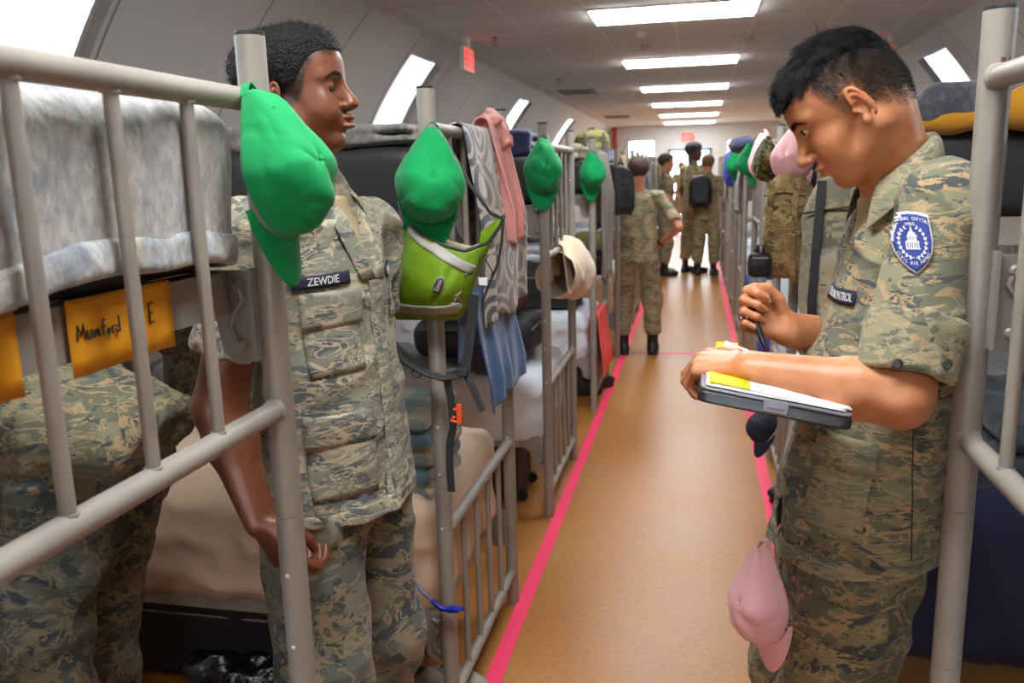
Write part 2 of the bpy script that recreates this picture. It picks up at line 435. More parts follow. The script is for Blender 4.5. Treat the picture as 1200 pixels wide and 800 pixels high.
# far door: frame with the leaf swung outwards
M_doorp=mat('door_paint',srgb(150,168,178),.5)
f=MB(); 
for a,b in (((DW[0]-.05,Y1-.03,0),(DW[0]+.02,Y1+.13,2.0)),((DW[1]-.02,Y1-.03,0),(DW[1]+.05,Y1+.13,2.0)),((DW[0]-.05,Y1-.03,1.94),(DW[1]+.05,Y1+.13,2.01))): f.box(a,b)
do=struct('door_1',f,M_doorp,smooth=False)
lf=MB(); lf.box((DW[1]-.03,Y1+.13,.02),(DW[1]+.015,Y1+.98,1.93)); leaf=lf.build('door_leaf',M_doorp,do,smooth=False)
hb=MB(); hb.tube([(DW[1]-.06,Y1+.2,1.0),(DW[1]-.06,Y1+.85,1.0)],.016,8); hb.build('push_bar',M_steel,leaf)
# pavement outside the door
m=MB(); m.box((-6,Y1+.12,-.14),(6,Y1+9,-.04)); struct('ground',m,mat('concrete',srgb(205,205,200),.9,bump=(40,.3,.01)),smooth=False)
# pink line tape on the floor
M_pink=mat('pink_tape',srgb(255,62,108),.45,spec=.4)
def tape(n,lab,x0,y0,x1,y1):
    b=MB(); b.box((x0,y0,0.0),(x1,y1,.0018)); tag(b.build(n,M_pink,smooth=False),lab,'floor tape')
tape('floor_tape','pink tape line on the floor along the left row of bunks',-.585,.3,-.535,14.5)
tape('floor_tape','pink tape line on the floor along the right row of bunks',.31,.5,.36,14.5)
tape('floor_tape','short pink tape crossing the aisle floor between both rows',-.535,6.72,.31,6.77)
# ------------------------------------------------------------------ ceiling fixtures
M_lamp=mat('lamp_diffuser',(1,1,1),.5,emit=(.95,.98,1.0,7.5))
lights=[-2.3,.62,3.5,6.354,9.24,12.2,15.25,18.2,21.1]
names=['behind the camera','','','nearest in the picture, over the middle of the aisle','second nearest from the front','third nearest from the front','fourth nearest from the front','fifth from the front','farthest one, close to the end wall']
proto=None
for i,y in enumerate(lights):
    lab='white fluorescent ceiling panel light, '+names[i] if names[i] else 'white fluorescent ceiling panel light above the aisle out of view'
    if proto is None:
        t=thing('ceiling_light',lab,'ceiling light',(-.195,y,ZCEIL),0,'fluorescent ceiling panels over the aisle')
        b=MB(); W,D=.61,.277
        for a,c in (((-W,-.0,-.012),(W,.022,.0)),((-W,2*D-.022,-.012),(W,2*D,.0)),((-W,0,-.012),(-W+.022,2*D,0)),((W-.022,0,-.012),(W,2*D,0))): b.box(a,c)
        o=b.build('frame',M_white,smooth=False); o.parent=t
        b=MB(); b.box((-W+.022,.022,-.028),(W-.022,2*D-.022,-.001)); o=b.build('diffuser',M_lamp,smooth=False); o.parent=t  # diffuser dropped below its frame, shaped so its glowing sides brighten the ceiling
        proto=t
    else:
        t=copy_tree(proto); t.location=(-.195,y,ZCEIL); t['label']=lab
# sprinkler heads
def sprinkler(x,y,lab):
    t=thing('sprinkler_head',lab,'sprinkler',(x,y,ZCEIL),0,'ceiling sprinkler heads')
    b=MB(); b.lathe([(.035,-.0),(.035,-.006),(.012,-.01),(.012,-.03)],16); o=b.build('escutcheon',M_steel); o.parent=t
    b=MB(); b.tube([(-.012,0,-.03),(-.014,0,-.05),(0,0,-.062)],.003,6); b.tube([(.012,0,-.03),(.014,0,-.05),(0,0,-.062)],.003,6); b.lathe([(.022,-.062),(.022,-.066)],12); o=b.build('deflector',M_steel); o.parent=t
sprinkler(-1.71,7.3,'small steel sprinkler head, nearer of the two over the left bunks')
sprinkler(-1.70,10.7,'small steel sprinkler head, farther of the two over the left bunks')
def vent(x,y,lab):
    t=thing('ceiling_vent',lab,'air vent',(x,y,ZCEIL),0,'ceiling air vents')
    b=MB(); b.box((-.3,-.3,-.008),(.3,.3,0)); o=b.build('frame',M_white,smooth=False); o.parent=t
    b=MB()
    for k in range(4):
        s_=.25-.055*k
        for q in (((-s_,-s_,-.03),(s_,-s_+.012,-.008)),((-s_,s_-.012,-.03),(s_,s_,-.008)),((-s_,-s_,-.03),(-s_+.012,s_,-.008)),((s_-.012,-s_,-.03),(s_,s_,-.008))): b.box(*q)
    o=b.build('louvre',mat('vent_grey',srgb(150,150,150),.6) if 'vent_grey' not in bpy.data.materials else bpy.data.materials['vent_grey'],smooth=False); o.parent=t
vent(-1.68,12.3,'square grey ceiling air vent, nearer one above the left bunks')
vent(-1.66,18.2,'square grey ceiling air vent, farther one near the end wall on the left')
vent(1.35,13.0,'square grey ceiling air vent above the right bunks')
def detector(x,y,lab,r=.05):
    b=MB(); b.lathe([(r*1.15,0),(r*1.15,-.012),(r,-.03),(r*.6,-.045),(.004,-.048)],20,origin_z) if False else b.lathe([(r*1.15,0),(r*1.15,-.012),(r,-.03),(r*.6,-.045),(.004,-.048)],20)
    o=b.build('smoke_detector',mat('aged_plastic',srgb(196,186,168),.5) if 'aged_plastic' not in bpy.data.materials else bpy.data.materials['aged_plastic']); o.location=(x,y,ZCEIL)
    tag(o,lab,'smoke detector','ceiling detectors')
detector(-.50,7.55,'round beige smoke detector just past the nearest ceiling light')
detector(-.50,8.25,'small dark round sensor on the ceiling before the second light',.035)
detector(.43,8.1,'round sensor on the ceiling at the right before the second light',.04)
detector(-.78,16.0,'round detector on the ceiling at the left of the fifth light',.05)
detector(-.42,16.4,'round detector on the ceiling in front of the fifth light',.05)
# exit signs
M_red=mat('exit_red',srgb(240,70,60),.4,emit=(*srgb(255,60,50),.5))
M_sign=mat('exit_case',srgb(232,228,216),.4)
def exit_sign(x,y,ang,lab,z=2.38,hang=True,s=1.0):
    t=thing('exit_sign',lab,'exit sign',(x,y,z),ang)
    b=MB(); b.box((-.155*s,-.022,-.1*s),(.155*s,.022,.1*s)); o=b.build('case',M_sign,bevel=.004,smooth=False); o.parent=t
    b=MB(); b.box((-.14*s,-.026,-.085*s),(.14*s,-.0225,.085*s)); o=b.build('red_panel',M_red,smooth=False); o.parent=t
    if hang:
        b=MB(); b.box((-.06,-.02,.1*s),(.06,.02,ZCEIL-z)); o=b.build('mount',M_sign,smooth=False); o.parent=t
    # letters E X I T from bars
    b=MB(); H=.115*s; st=.018*s; yy=(-.030,-.0262)
    def bar(x0,z0,x1,z1): b.box((x0,yy[0],z0),(x1,yy[1],z1))
    w=.046*s; xs=[-.118*s,-.055*s,.015*s,.058*s]
    for zz in (-H/2,-st/2,H/2-st): bar(xs[0],zz,xs[0]+w,zz+st)
    bar(xs[0],-H/2,xs[0]+st,H/2)
    for sg in (1,-1):
        a=math.atan2(H,w*.95)*sg; Mx=Matrix.Translation((xs[1]+w/2,0,0))@Matrix.Rotation(-a,4,'Y')
        b.box((-.062*s,yy[0],-st/2),(.062*s,yy[1],st/2),M=np.array(Mx))
    bar(xs[2],-H/2,xs[2]+st,H/2)
    bar(xs[3],H/2-st,xs[3]+w*1.15,H/2); bar(xs[3]+w*.575-st/2,-H/2,xs[3]+w*.575+st/2,H/2)
    o=b.build('lettering',M_white,smooth=False); o.parent=t
exit_sign(-1.95,7.25,PI/2,'red and white EXIT sign hanging over the left bunks',2.43)
exit_sign(1.72,8.6,-PI/2,'red and white EXIT sign hanging over the right bunks',2.43)
exit_sign(-.25,Y1-.03,0,'red EXIT sign mounted over the far door',2.30,False,1.15)
# fire pipe, panels and notices on the end wall
m=MB(); m.tube([(-2.12,Y1-.1,0.0),(-2.12,Y1-.1,2.6)],.055,14); 
for z in (.7,1.6,2.2): m.tube([(-2.12,Y1-.1,z-.03),(-2.12,Y1-.1,z+.03)],.075,14)
tag(m.build('fire_riser_pipe',mat('fire_red',srgb(190,40,38),.4)),'red fire riser pipe in the left corner of the end wall','pipe')
m=MB(); m.box((-2.62,Y1-.12,1.6),(-2.32,Y1-.001,2.05)); tag(m.build('electrical_panel',mat('panel_grey',srgb(150,152,150),.5),bevel=.006,smooth=False),'grey electrical panel box left of the red pipe','electrical panel')
m=MB(); m.box((.38,Y1-.012,1.55),(.58,Y1-.001,1.82)); m.box((.405,Y1-.014,1.7),(.555,Y1-.012,1.78)); tag(m.build('wall_notice',M_white,smooth=False),'white paper notice on the end wall right of the door','notice')
m=MB(); m.box((.40,Y1-.05,1.90),(.54,Y1-.001,2.02)); tag(m.build('thermostat',M_sign,bevel=.006,smooth=False),'small white wall box above the notice','wall box')
# ------------------------------------------------------------------ bunk beds
BW=.735; BL=2.0
M_spring=mat('spring_wire',srgb(120,118,115),.4,metal=.6)
def post_mesh():
    b=MB(); r=.0205
    prof=[(r*.98,0),(r,.004)]
    for z in (.70,.952):
        prof+=[(r,z-.0012),(r-.0016,z),(r,z+.0012)]
    prof+=[(r,1.645)]
    b.lathe(prof,24); return b
def make_bed(name,label,zlow=1.12):
    root=thing(name,label,'bunk bed',(0,0,0),0,'grey steel bunk beds along the aisle')
    def part(b,n,m,parent=root,**k):
        o=b.build(n,m,**k); o.parent=parent; return o
    pm=None
    for (x,y) in ((0,0),(0,BW),(-BL,0),(-BL,BW)):
        if pm is None:
            p=part(post_mesh(),'post',M_metal); pm=p
            c=MB(); c.lathe([(.0195,1.645),(.0205,1.647),(.0200,1.651),(.006,1.653)],20); cap=part(c,'end_cap',M_dark,p)
            rt=MB()
            for z in (.86,.74,.60,1.42): rt.lathe([(.003,.0),(.004,.0015),(.0015,.003)],8,(0.0,-.0205,z),axis=(0,-1,0))
            rv=part(rt,'rivet',M_white,p)
        else:
            p=pm.copy(); C.objects.link(p); p.parent=root
            for ch in (cap,rv):
                c2=ch.copy(); C.objects.link(c2); c2.parent=p
        p.location=(x,y,0)
    rails=[('top_rail',1.56,.0155),('guard_rail',zlow,.0155),('foot_rail',.58,.0155),('foot_rail',.115,.0155)]
    br=None
    for x in (0,-BL):
        for n,z,r in rails:
            b=MB(); b.tube([(x,.012,z),(x,BW-.012,z)],r,16)
            for yy in (.0205,BW-.0205): b.lathe([(r*1.25,-.003),(r*1.05,.004)],14,(x,yy,z),axis=(0,1 if yy<.1 else -1,0))
            part(b,n,M_metal)
        for z0,z1 in ((zlow,1.56),(.115,.58)):
            for k in range(4):
                y=.0+.165+.135*k
                b=MB(); b.tube([(x,y,z0),(x,y,z1)],.0085,10)
                for zz,d in ((z1-.015,1),(z0+.015,-1)): b.tube([(x,y,zz),(x,y,zz+.006*d)],.011,8)
                part(b,'bar',M_metal)
    for zt in (1.328,.345):
        zb=zt-.062 if zt>1 else zt-.05
        for y,s in ((.028,1),(BW-.028,-1)):
            b=MB(); b.prism([(0,zb),(s*.004,zb),(s*.004,zt-.004),(s*.035,zt-.004),(s*.035,zt),(0,zt)][::s],-BL+.05,-.05,np.array(Matrix(((0,0,1,0),(1,0,0,y),(0,1,0,0),(0,0,0,1)))))
            part(b,'side_rail',M_metal,smooth=False)
        for x,s in ((-.05,-1),(-BL+.05,1)):
            b=MB(); b.prism([(0,zb),(s*.004,zb),(s*.004,zt-.004),(s*.035,zt-.004),(s*.035,zt),(0,zt)][::-s],.03,BW-.03,np.array(Matrix(((1,0,0,x),(0,0,1,0),(0,1,0,0),(0,0,0,1)))))
            part(b,'end_rail',M_metal,smooth=False)
        b=MB()
        for k in range(1,14): b.tube([(-.05-k*.138,.03,zt-.012),(-.05-k*.138,BW-.03,zt-.012)],.003,5)
        for k in range(1,6): b.tube([(-.06,.03+k*.113,zt-.018),(-BL+.06,.03+k*.113,zt-.018)],.003,5)
        part(b,'wire_deck',M_spring)
        # corner hook plates: parallel to the long side, with a curl and two bolts
        for x,sx in ((0,-1),(-BL,1)):
            for y,sy in ((.024,1),(BW-.024,-1)):
                poly=[(.012,zt),(.135,zt),(.135,zt-.03),(.075,zt-.075),(.068,zt-.118),(.055,zt-.132),(.03,zt-.136),(.016,zt-.125),(.012,zt-.09)]
                b=MB(); Mx=np.array(Matrix(((sx,0,0,x),(0,0,1,y),(0,1,0,0),(0,0,0,1))))
                b.prism(poly,-.002,.002,Mx)
                b.box((min(x+sx*.010,x+sx*.016),y-.012,zt-.13),(max(x+sx*.010,x+sx*.016),y+.012,zt+.004))
                # S-shaped pressed hook
                for sgn in (-1,1):
                    pts=[(x+sx*.052,y+sgn*.003,zt-.018),(x+sx*.036,y+sgn*.004,zt-.022),(x+sx*.030,y+sgn*.004,zt-.042),(x+sx*.045,y+sgn*.004,zt-.062),(x+sx*.052,y+sgn*.004,zt-.082),(x+sx*.044,y+sgn*.004,zt-.104),(x+sx*.030,y+sgn*.003,zt-.108)]
                    b.tube(pts,.0045,8)
                pl=part(b,'hook_plate',M_steel,smooth=True,autosmooth=30)
                bb=MB()
                for (dx,dz) in ((.036,-.022),(.036,-.108),(.085,-.03)):
                    for sgn in (-1,1): bb.lathe([(.0075,0),(.0085,.003),(.005,.007)],10,(x+sx*dx,y+sgn*.003,zt+dz),axis=(0,sgn,0))
                part(bb,'bolt',M_metal,pl)
    return root
ORD=['first','second','third','fourth','fifth','sixth','seventh','eighth','ninth','tenth','eleventh']
left_y=[.36,1.862,3.345,4.95,6.55,8.1,9.65,11.2,12.75,14.3,15.85]
right_y1=[1.268,2.79,4.22,5.9,7.82,9.4,10.95,12.5,14.05,15.6]
proto=make_bed('bunk_bed','grey steel bunk bed with yellow name tape, nearest on the left side of the aisle')
beds_left=[];beds_right=[]
for i,y in enumerate(left_y):
    b=proto if i==0 else copy_tree(proto)
    b.location=(-.6,y,0); beds_left.append(b)
    if i: b['label']='grey steel bunk bed, %s from the camera in the row left of the aisle'%ORD[i]
for i,y in enumerate(right_y1):
    if i==0: b=make_bed('bunk_bed','grey steel bunk bed at the right edge, nearest on the right side',1.06)
    else: b=copy_tree(proto)
    b.rotation_euler=(0,0,PI); b.location=(.385,y,0); beds_right.append(b)
    if i: b['label']='grey steel bunk bed, %s from the camera in the row right of the aisle'%ORD[i]
# paint chips on the near right post
m=MB(); c=(.385,1.268)
for a0,a1,z0,z1 in ((-95,-70,1.572,1.578),(-92,-74,1.578,1.584),(-62,-57,1.577,1.586),(-118,-114,1.55,1.56)):
    P=np.array([[(c[0]+.0207*math.cos(math.radians(a)),c[1]+.0207*math.sin(math.radians(a)),z) for a in np.linspace(a0,a1,5)] for z in (z0,z1)]); m.grid(P)
ch=m.build('paint_chip',M_chip,smooth=False); ch.parent=beds_right[0]; ch.matrix_parent_inverse=(Matrix.Translation(beds_right[0].location)@Matrix.Rotation(PI,4,'Z')).inverted()
# ---- text helper: returns an array of vertices/faces of filled text, width scaled
def text_mesh(s,font_scale=1.0,res=3,bold=0):
    cu=bpy.data.curves.new('t','FONT'); cu.body=s; cu.size=font_scale; cu.resolution_u=res; cu.align_x='CENTER'; cu.align_y='CENTER'; cu.offset=bold; cu.fill_mode='FRONT'
    o=bpy.data.objects.new('t',cu); C.objects.link(o); dg=bpy.context.evaluated_depsgraph_get(); dg.update()
    me=o.evaluated_get(dg).to_mesh(); v=np.array([tuple(p.co) for p in me.vertices]); f=[tuple(p.vertices) for p in me.polygons]
    o.to_mesh_clear(); bpy.data.objects.remove(o); bpy.data.curves.remove(cu); return v,f
# ---- yellow paper tapes with hand lettering on the end rail of the near left bunk
M_yellow=mat('yellow_paper_tape',srgb(246,170,24),.6,var=(30,srgb(232,150,14),.4,.7))
M_ink=mat('marker_ink',(.02,.018,.02),.6)
def name_tape(y0,y1,words,parent):
    x=-.6-.046
    t=MB(); n=14
    P=np.array([[(x+.0015+.0012*math.sin(yy*60),yy,z) for z in (1.262,1.27,1.3,1.325,1.333)] for yy in np.linspace(y0,y1,n)])
    P[:,0,2]-=.006*np.array([rng.random()*.4 for _ in range(n)]); P[:,0,2]-=.012; t.grid(P)
    tp=t.build('name_tape',M_yellow,solid=.0006); tp.parent=parent; tp.matrix_parent_inverse=Matrix.Translation(-parent.location)
    for w,yc,zc,h,skew in words:
        # pen strokes
        b=MB()
        for st in w: b.tube([(x+.0045,yc+p[0]*h,zc+p[1]*h+skew*p[0]*h) for p in st],.0011,5)
        o=b.build('handwriting',M_ink); o.parent=tp; o.matrix_parent_inverse=Matrix()
Mm=[[(0,0),(.12,1),(.4,.3),(.62,1.05),(.75,0)],[(.95,.6),(.95,.15),(1.1,0),(1.3,.1),(1.35,.6),(1.35,0)],[(1.6,0),(1.6,.55),(1.7,.55),(1.85,.1),(1.9,.55),(2.0,.55),(2.1,0)],
    [(2.45,0),(2.5,.9),(2.6,1.1),(2.75,1.05)],[(2.3,.6),(2.75,.62)],[(3.0,.3),(2.85,.1),(3.0,0),(3.15,.15),(3.1,.42),(2.95,.42),(2.85,.2)],[(3.35,0),(3.35,.5),(3.38,.38),(3.5,.52),(3.62,.5)],[(4.05,.35),(3.9,.5),(3.75,.25),(3.9,0),(4.1,.15)],[(4.1,1.15),(4.12,0)]]
Ee=[[(.35,1.0),(.05,.95),(.03,.5),(.3,.5)],[(.03,.5),(.0,0),(.35,.03)]]
name_tape(.742,.925,[(Mm,.752,1.288,.0165,-.02),(Ee,.874,1.287,.024,0)],proto)
name_tape(.545,.675,[(Ee,.60,1.288,.02,0)],proto)
# ------------------------------------------------------------------ people: heads, hands, clothes grown from distance fields
def skin_mat(name,base,deep,lip,dark,rough=.45):
    m=mat(name,base,rough,spec=.45,sss=.12); nt=m.node_tree; b=nt.nodes['Principled BSDF']; L=nt.links; tc=nt.nodes['Texture Coordinate']
    n=N_(nt,'TexNoise'); n.inputs['Scale'].default_value=26; n.inputs['Detail'].default_value=5; L.new(tc.outputs['Object'],n.inputs['Vector'])
    r=N_(nt,'MapRange',i1=.35,i2=.7); L.new(n.outputs['Fac'],r.inputs[0])
    a=N_(nt,'Mix',data_type='RGBA'); a.inputs[6].default_value=(*base,1); a.inputs[7].default_value=(*deep,1); L.new(r.outputs[0],a.inputs[0])
    prev=a.outputs[2]
    for an,colr in (('lip',lip),('dark',dark)):
        at=N_(nt,'Attribute',attribute_name=an); x=N_(nt,'Mix',data_type='RGBA'); x.inputs[7].default_value=(*colr,1)
        L.new(at.outputs['Fac'],x.inputs[0]); L.new(prev,x.inputs[6]); prev=x.outputs[2]
    L.new(prev,b.inputs['Base Color'])
    n2=N_(nt,'TexNoise'); n2.inputs['Scale'].default_value=420; n2.inputs['Detail'].default_value=3; L.new(tc.outputs['Object'],n2.inputs['Vector'])
    bp=N_(nt,'Bump'); bp.inputs['Strength'].default_value=.18; bp.inputs['Distance'].default_value=.001; L.new(n2.outputs['Fac'],bp.inputs['Height']); L.new(bp.outputs[0],b.inputs['Normal'])
    return m
def camo_mat(name,sage,light,tan,slate,sc=1.0,stretch=2.7,rot=(0,0,0),snap=.0009,seed=0.0,rough=.88):
    m=mat(name,sage,rough,spec=.15,sheen=.15); nt=m.node_tree; b=nt.nodes['Principled BSDF']; L=nt.links; tc=nt.nodes['Texture Coordinate']
    mp=N_(nt,'Mapping'); mp.inputs['Rotation'].default_value=rot; mp.inputs['Location'].default_value=(seed,seed*1.7,seed*.6); L.new(tc.outputs['Object'],mp.inputs['Vector'])
    sn=N_(nt,'VectorMath',operation='SNAP'); sn.inputs[1].default_value=(snap*2.2,snap*2.2,snap); L.new(mp.outputs[0],sn.inputs[0])
    st=N_(nt,'VectorMath',operation='MULTIPLY'); st.inputs[1].default_value=(1,1,stretch); L.new(sn.outputs[0],st.inputs[0])
    def nz(scale,det,dist,off):
        ad=N_(nt,'VectorMath',operation='ADD'); ad.inputs[1].default_value=(off,off*.3,-off); L.new(st.outputs[0],ad.inputs[0])
        n=N_(nt,'TexNoise'); n.inputs['Scale'].default_value=scale*sc; n.inputs['Detail'].default_value=det; n.inputs['Distortion'].default_value=dist; n.inputs['Roughness'].default_value=.55
        L.new(ad.outputs[0],n.inputs['Vector']); return n.outputs['Fac']
    def over(prev,fac,th,colr,band=None):
        c=N_(nt,'Math',operation='GREATER_THAN',i1=th); L.new(fac,c.inputs[0]); o=c.outputs[0]
        if band is not None:
            d=N_(nt,'Math',operation='LESS_THAN',i1=band); L.new(fac,d.inputs[0]); e=N_(nt,'Math',operation='MULTIPLY'); L.new(o,e.inputs[0]); L.new(d.outputs[0],e.inputs[1]); o=e.outputs[0]
        x=N_(nt,'Mix',data_type='RGBA'); x.inputs[7].default_value=(*colr,1)
        if isinstance(prev,tuple): x.inputs[6].default_value=(*prev,1)
        else: L.new(prev,x.inputs[6])
        L.new(o,x.inputs[0]); return x.outputs[2]
    p=over(sage,nz(7,3,1.2,3.1),.54,light)
    p=over(p,nz(8,3.5,1.6,7.7),.57,slate)
    nt_=nz(9,4,2.2,13.3)
    p=over(p,nt_,.535,tan,.585)
    p=over(p,nz(9,4,2.0,43.1),.60,tan,.68)
    p=over(p,nz(18,3,1.4,21.9),.64,slate)
    L.new(p,b.inputs['Base Color'])
    n2=N_(nt,'TexNoise'); n2.inputs['Scale'].default_value=9; n2.inputs['Detail'].default_value=5; L.new(tc.outputs['Object'],n2.inputs['Vector'])
    w=N_(nt,'TexWave'); w.inputs['Scale'].default_value=700; w.bands_direction='DIAGONAL'; L.new(tc.outputs['Object'],w.inputs['Vector'])
    ml=N_(nt,'Math',operation='MULTIPLY',i1=.02); L.new(w.outputs['Fac'],ml.inputs[0]); ad=N_(nt,'Math',operation='ADD'); L.new(n2.outputs['Fac'],ad.inputs[0]); L.new(ml.outputs[0],ad.inputs[1])
    bp=N_(nt,'Bump'); bp.inputs['Strength'].default_value=.5; bp.inputs['Distance'].default_value=.008; L.new(ad.outputs[0],bp.inputs['Height']); L.new(bp.outputs[0],b.inputs['Normal'])
    return m
SAGE,LIGHT,TAN,SLATE=srgb(134,135,120),srgb(158,155,136),srgb(190,174,146),srgb(98,103,103)
M_abu=camo_mat('camo_jacket',SAGE,LIGHT,TAN,SLATE)
M_abu2=camo_mat('camo_jacket_worn',srgb(118,119,99),srgb(144,139,113),srgb(182,156,118),srgb(84,89,88),seed=4.3)
M_abup=camo_mat('camo_trousers',srgb(110,114,104),srgb(138,136,120),srgb(160,146,118),srgb(80,88,90),seed=2.1,stretch=1.6,rot=(.5,.3,0))
M_abup2=camo_mat('camo_trousers_worn',srgb(104,104,84),srgb(134,124,94),srgb(170,142,102),srgb(74,78,76),seed=6.1,stretch=1.9,rot=(.3,.2,0))
M_abud=camo_mat('camo_far',srgb(132,122,92),srgb(158,142,106),srgb(186,160,116),srgb(100,96,82),seed=8.1,sc=.8)
M_abu3=camo_mat('camo_jacket_pieces',SAGE,LIGHT,TAN,SLATE,seed=12.7)
M_hemc=camo_mat('camo_hem',srgb(136,136,112),srgb(156,150,122),srgb(176,158,122),srgb(110,112,98),seed=5.3)
M_navy=mat('navy_tape',srgb(30,34,58),.8,bump=(500,.3,.001))
M_thread=mat('white_thread',srgb(214,214,214),.7)
M_tee=mat('sand_undershirt',srgb(186,168,130),.9,bump=(300,.3,.001))
M_eye=mat('eye_white',srgb(196,182,172),.15,spec=.5)
M_iris=mat('iris_dark',(.012,.007,.005),.08,spec=.8)
M_boot=mat('boot_leather',(.012,.012,.013),.35,spec=.5,bump=(90,.3,.002))
M_button=mat('button',srgb(70,72,60),.4)
# ------------------------------------------------------------------ head field in head axes: x forward, y left, z up, origin between the ear holes
def head_field(q,k,ears=True,lid=.0045):
    """k: proportions"""
    g=lambda n,d: k.get(n,d)
    y=np.abs(q[:,1]); s=np.stack([q[:,0],y,q[:,2]],1); ez=g('eyez',0)
    d=sd_ell(s,(-.008,0,.048),(.096*g('len',1),.074,g('top',.084)))
    d=smin(d,sd_ell(s,(.030,0,.045),(.060,.060,.060)),.03)
    d=smin(d,sd_ell(s,(.034,0,-.012),(.053,.054*g('cheekw',1),.066)),.03)
    d=smin(d,sd_ell(s,(.034,0,-.056),(.048,.046*g('jaww',1),.038)),.025)
    d=smin(d,sd_cap(s,(-.008,.050*g('jaww',1),-.036),(.058,.018,-.082),.017,.016),.022)
    d=smin(d,sd_ell(s,(.066,0,-.084+g('chin',0)),(.021,.022,.018)),.018)
    d=smin(d,sd_ell(s,(.054,.040,-.012),(.024,.018,.018)),.02)
    d=smin(d,sd_ell(s,(.060,.034*g('cheekw',1),-.034),(.020*g('cheek',1),.018*g('cheek',1),.024)),.022)
    d=smin(d,sd_cap(s,(.080,.010,.031+ez*.6),(.066,.046,.031+ez*.6),.0095,.009),.012)
    d=smax(d,-sd_ell(s,(.098+g('eyex',0),.033,.012+ez),(.021,.020,.012)),.014)
    # nose
    nw=g('nosew',1); nx=g('nosex',0)
    d=smin(d,sd_cap(s,(.081,0,.026),(.104+nx,0,-.014),.0065,.0085*nw),.012)
    d=smin(d,sd_ell(s,(.1065+nx,0,-.0195),(.0115,.0105*nw,.0095)),.007)
    d=smin(d,sd_ell(s,(.097+nx*.6,.0125*nw,-.023),(.010,.0065*nw,.0075)),.006)
    d=smax(d,-sd_ell(s,(.101+nx,.006*nw,-.0315),(.006,.0032,.0035)),.003)
    # mouth
    lp=g('lip',1); mz=-.050
    d=smin(d,sd_ell(s,(.076,0,-.050),(.020,.027,.017)),.015)
    up=sd_ell(s,(.0905+g('lipx',0),0,mz+.0052*lp),(.0100*lp,.021,.0052*lp))
    lo=sd_ell(s,(.0895+g('lipx',0),0,mz-.0062*lp),(.0102*lp,.0185,.0062*lp))
    d=smin(d,smin(up,lo,.0015),.005)
    d=smax(d,-sd_ell(s,(.104+g('lipx',0),0,mz+.0002),(.0125,.024,g('gap',.0012))),g('gapk',.0022))
    d=smax(d,-sd_ell(s,(.098,0,-.069),(.012,.016,.0055)),.009)
    d=smax(d,-sd_ell(s,(.103,0,-.038),(.008,.0025,.006)),.004)
    # lids: a ball over the eye with an almond opening
    ball=np.linalg.norm(s-V(.0685+g('eyex',0),.0315,.0125+ez),axis=1)
    lidb=smin(d,ball-.0152,.006)
    opening=sd_ell(s,(.0845+g('eyex',0),.0345,.0115-g('lidz',0)+ez),(.0150,.0135,lid))
    d=smax(lidb,-opening,.0015)
    d=np.where((ball<.0138)&(opening<.004),np.maximum(d,.0138-ball),d)
    # neck
    return d
def ear_field(q,d,ec=(-.012,.006)):
    y=np.abs(q[:,1]); s=np.stack([q[:,0],y,q[:,2]],1)
    m=(np.abs(s[:,0]-ec[0])<.05)&(y>.045)&(np.abs(s[:,2])<.06)
    if not m.any(): return d
    p=s[m]; c=V(ec[0],.074,ec[1]); e=np.full(len(p),9.)
    pt=lambda a,rx,rz,dy: c+V(-.003-rx*math.cos(a)+.005*math.sin(a),dy+.004*max(0,math.cos(a)),rz*math.sin(a))
    an=np.linspace(math.radians(-75),math.radians(175),15)
    pts=[pt(a,.0112,.0290,.005) for a in an]
    for a,b in zip(pts[:-1],pts[1:]): e=smin(e,sd_cap(p,a,b,.0030,.0030),.002)
    an=np.linspace(math.radians(-60),math.radians(120),8); pts=[pt(a,.0062,.0185,.004) for a in an]
    for a,b in zip(pts[:-1],pts[1:]): e=smin(e,sd_cap(p,a,b,.0028,.0028),.003)
    plate=sd_ell(p,c+V(-.002,.001,0),(.0108,.0045,.0285)); e=smin(e,plate,.004)
    e=smin(e,sd_ell(p,c+V(.003,.003,-.028),(.0075,.0042,.0085)),.004)
    e=smin(e,sd_ell(p,c+V(.0105,.002,-.006),(.004,.004,.006)),.004)
    e=smax(e,-sd_ell(p,c+V(.004,.008,-.004),(.0055,.007,.009)),.003)
    d=d.copy(); d[m]=smin(d[m],e,.005); return d
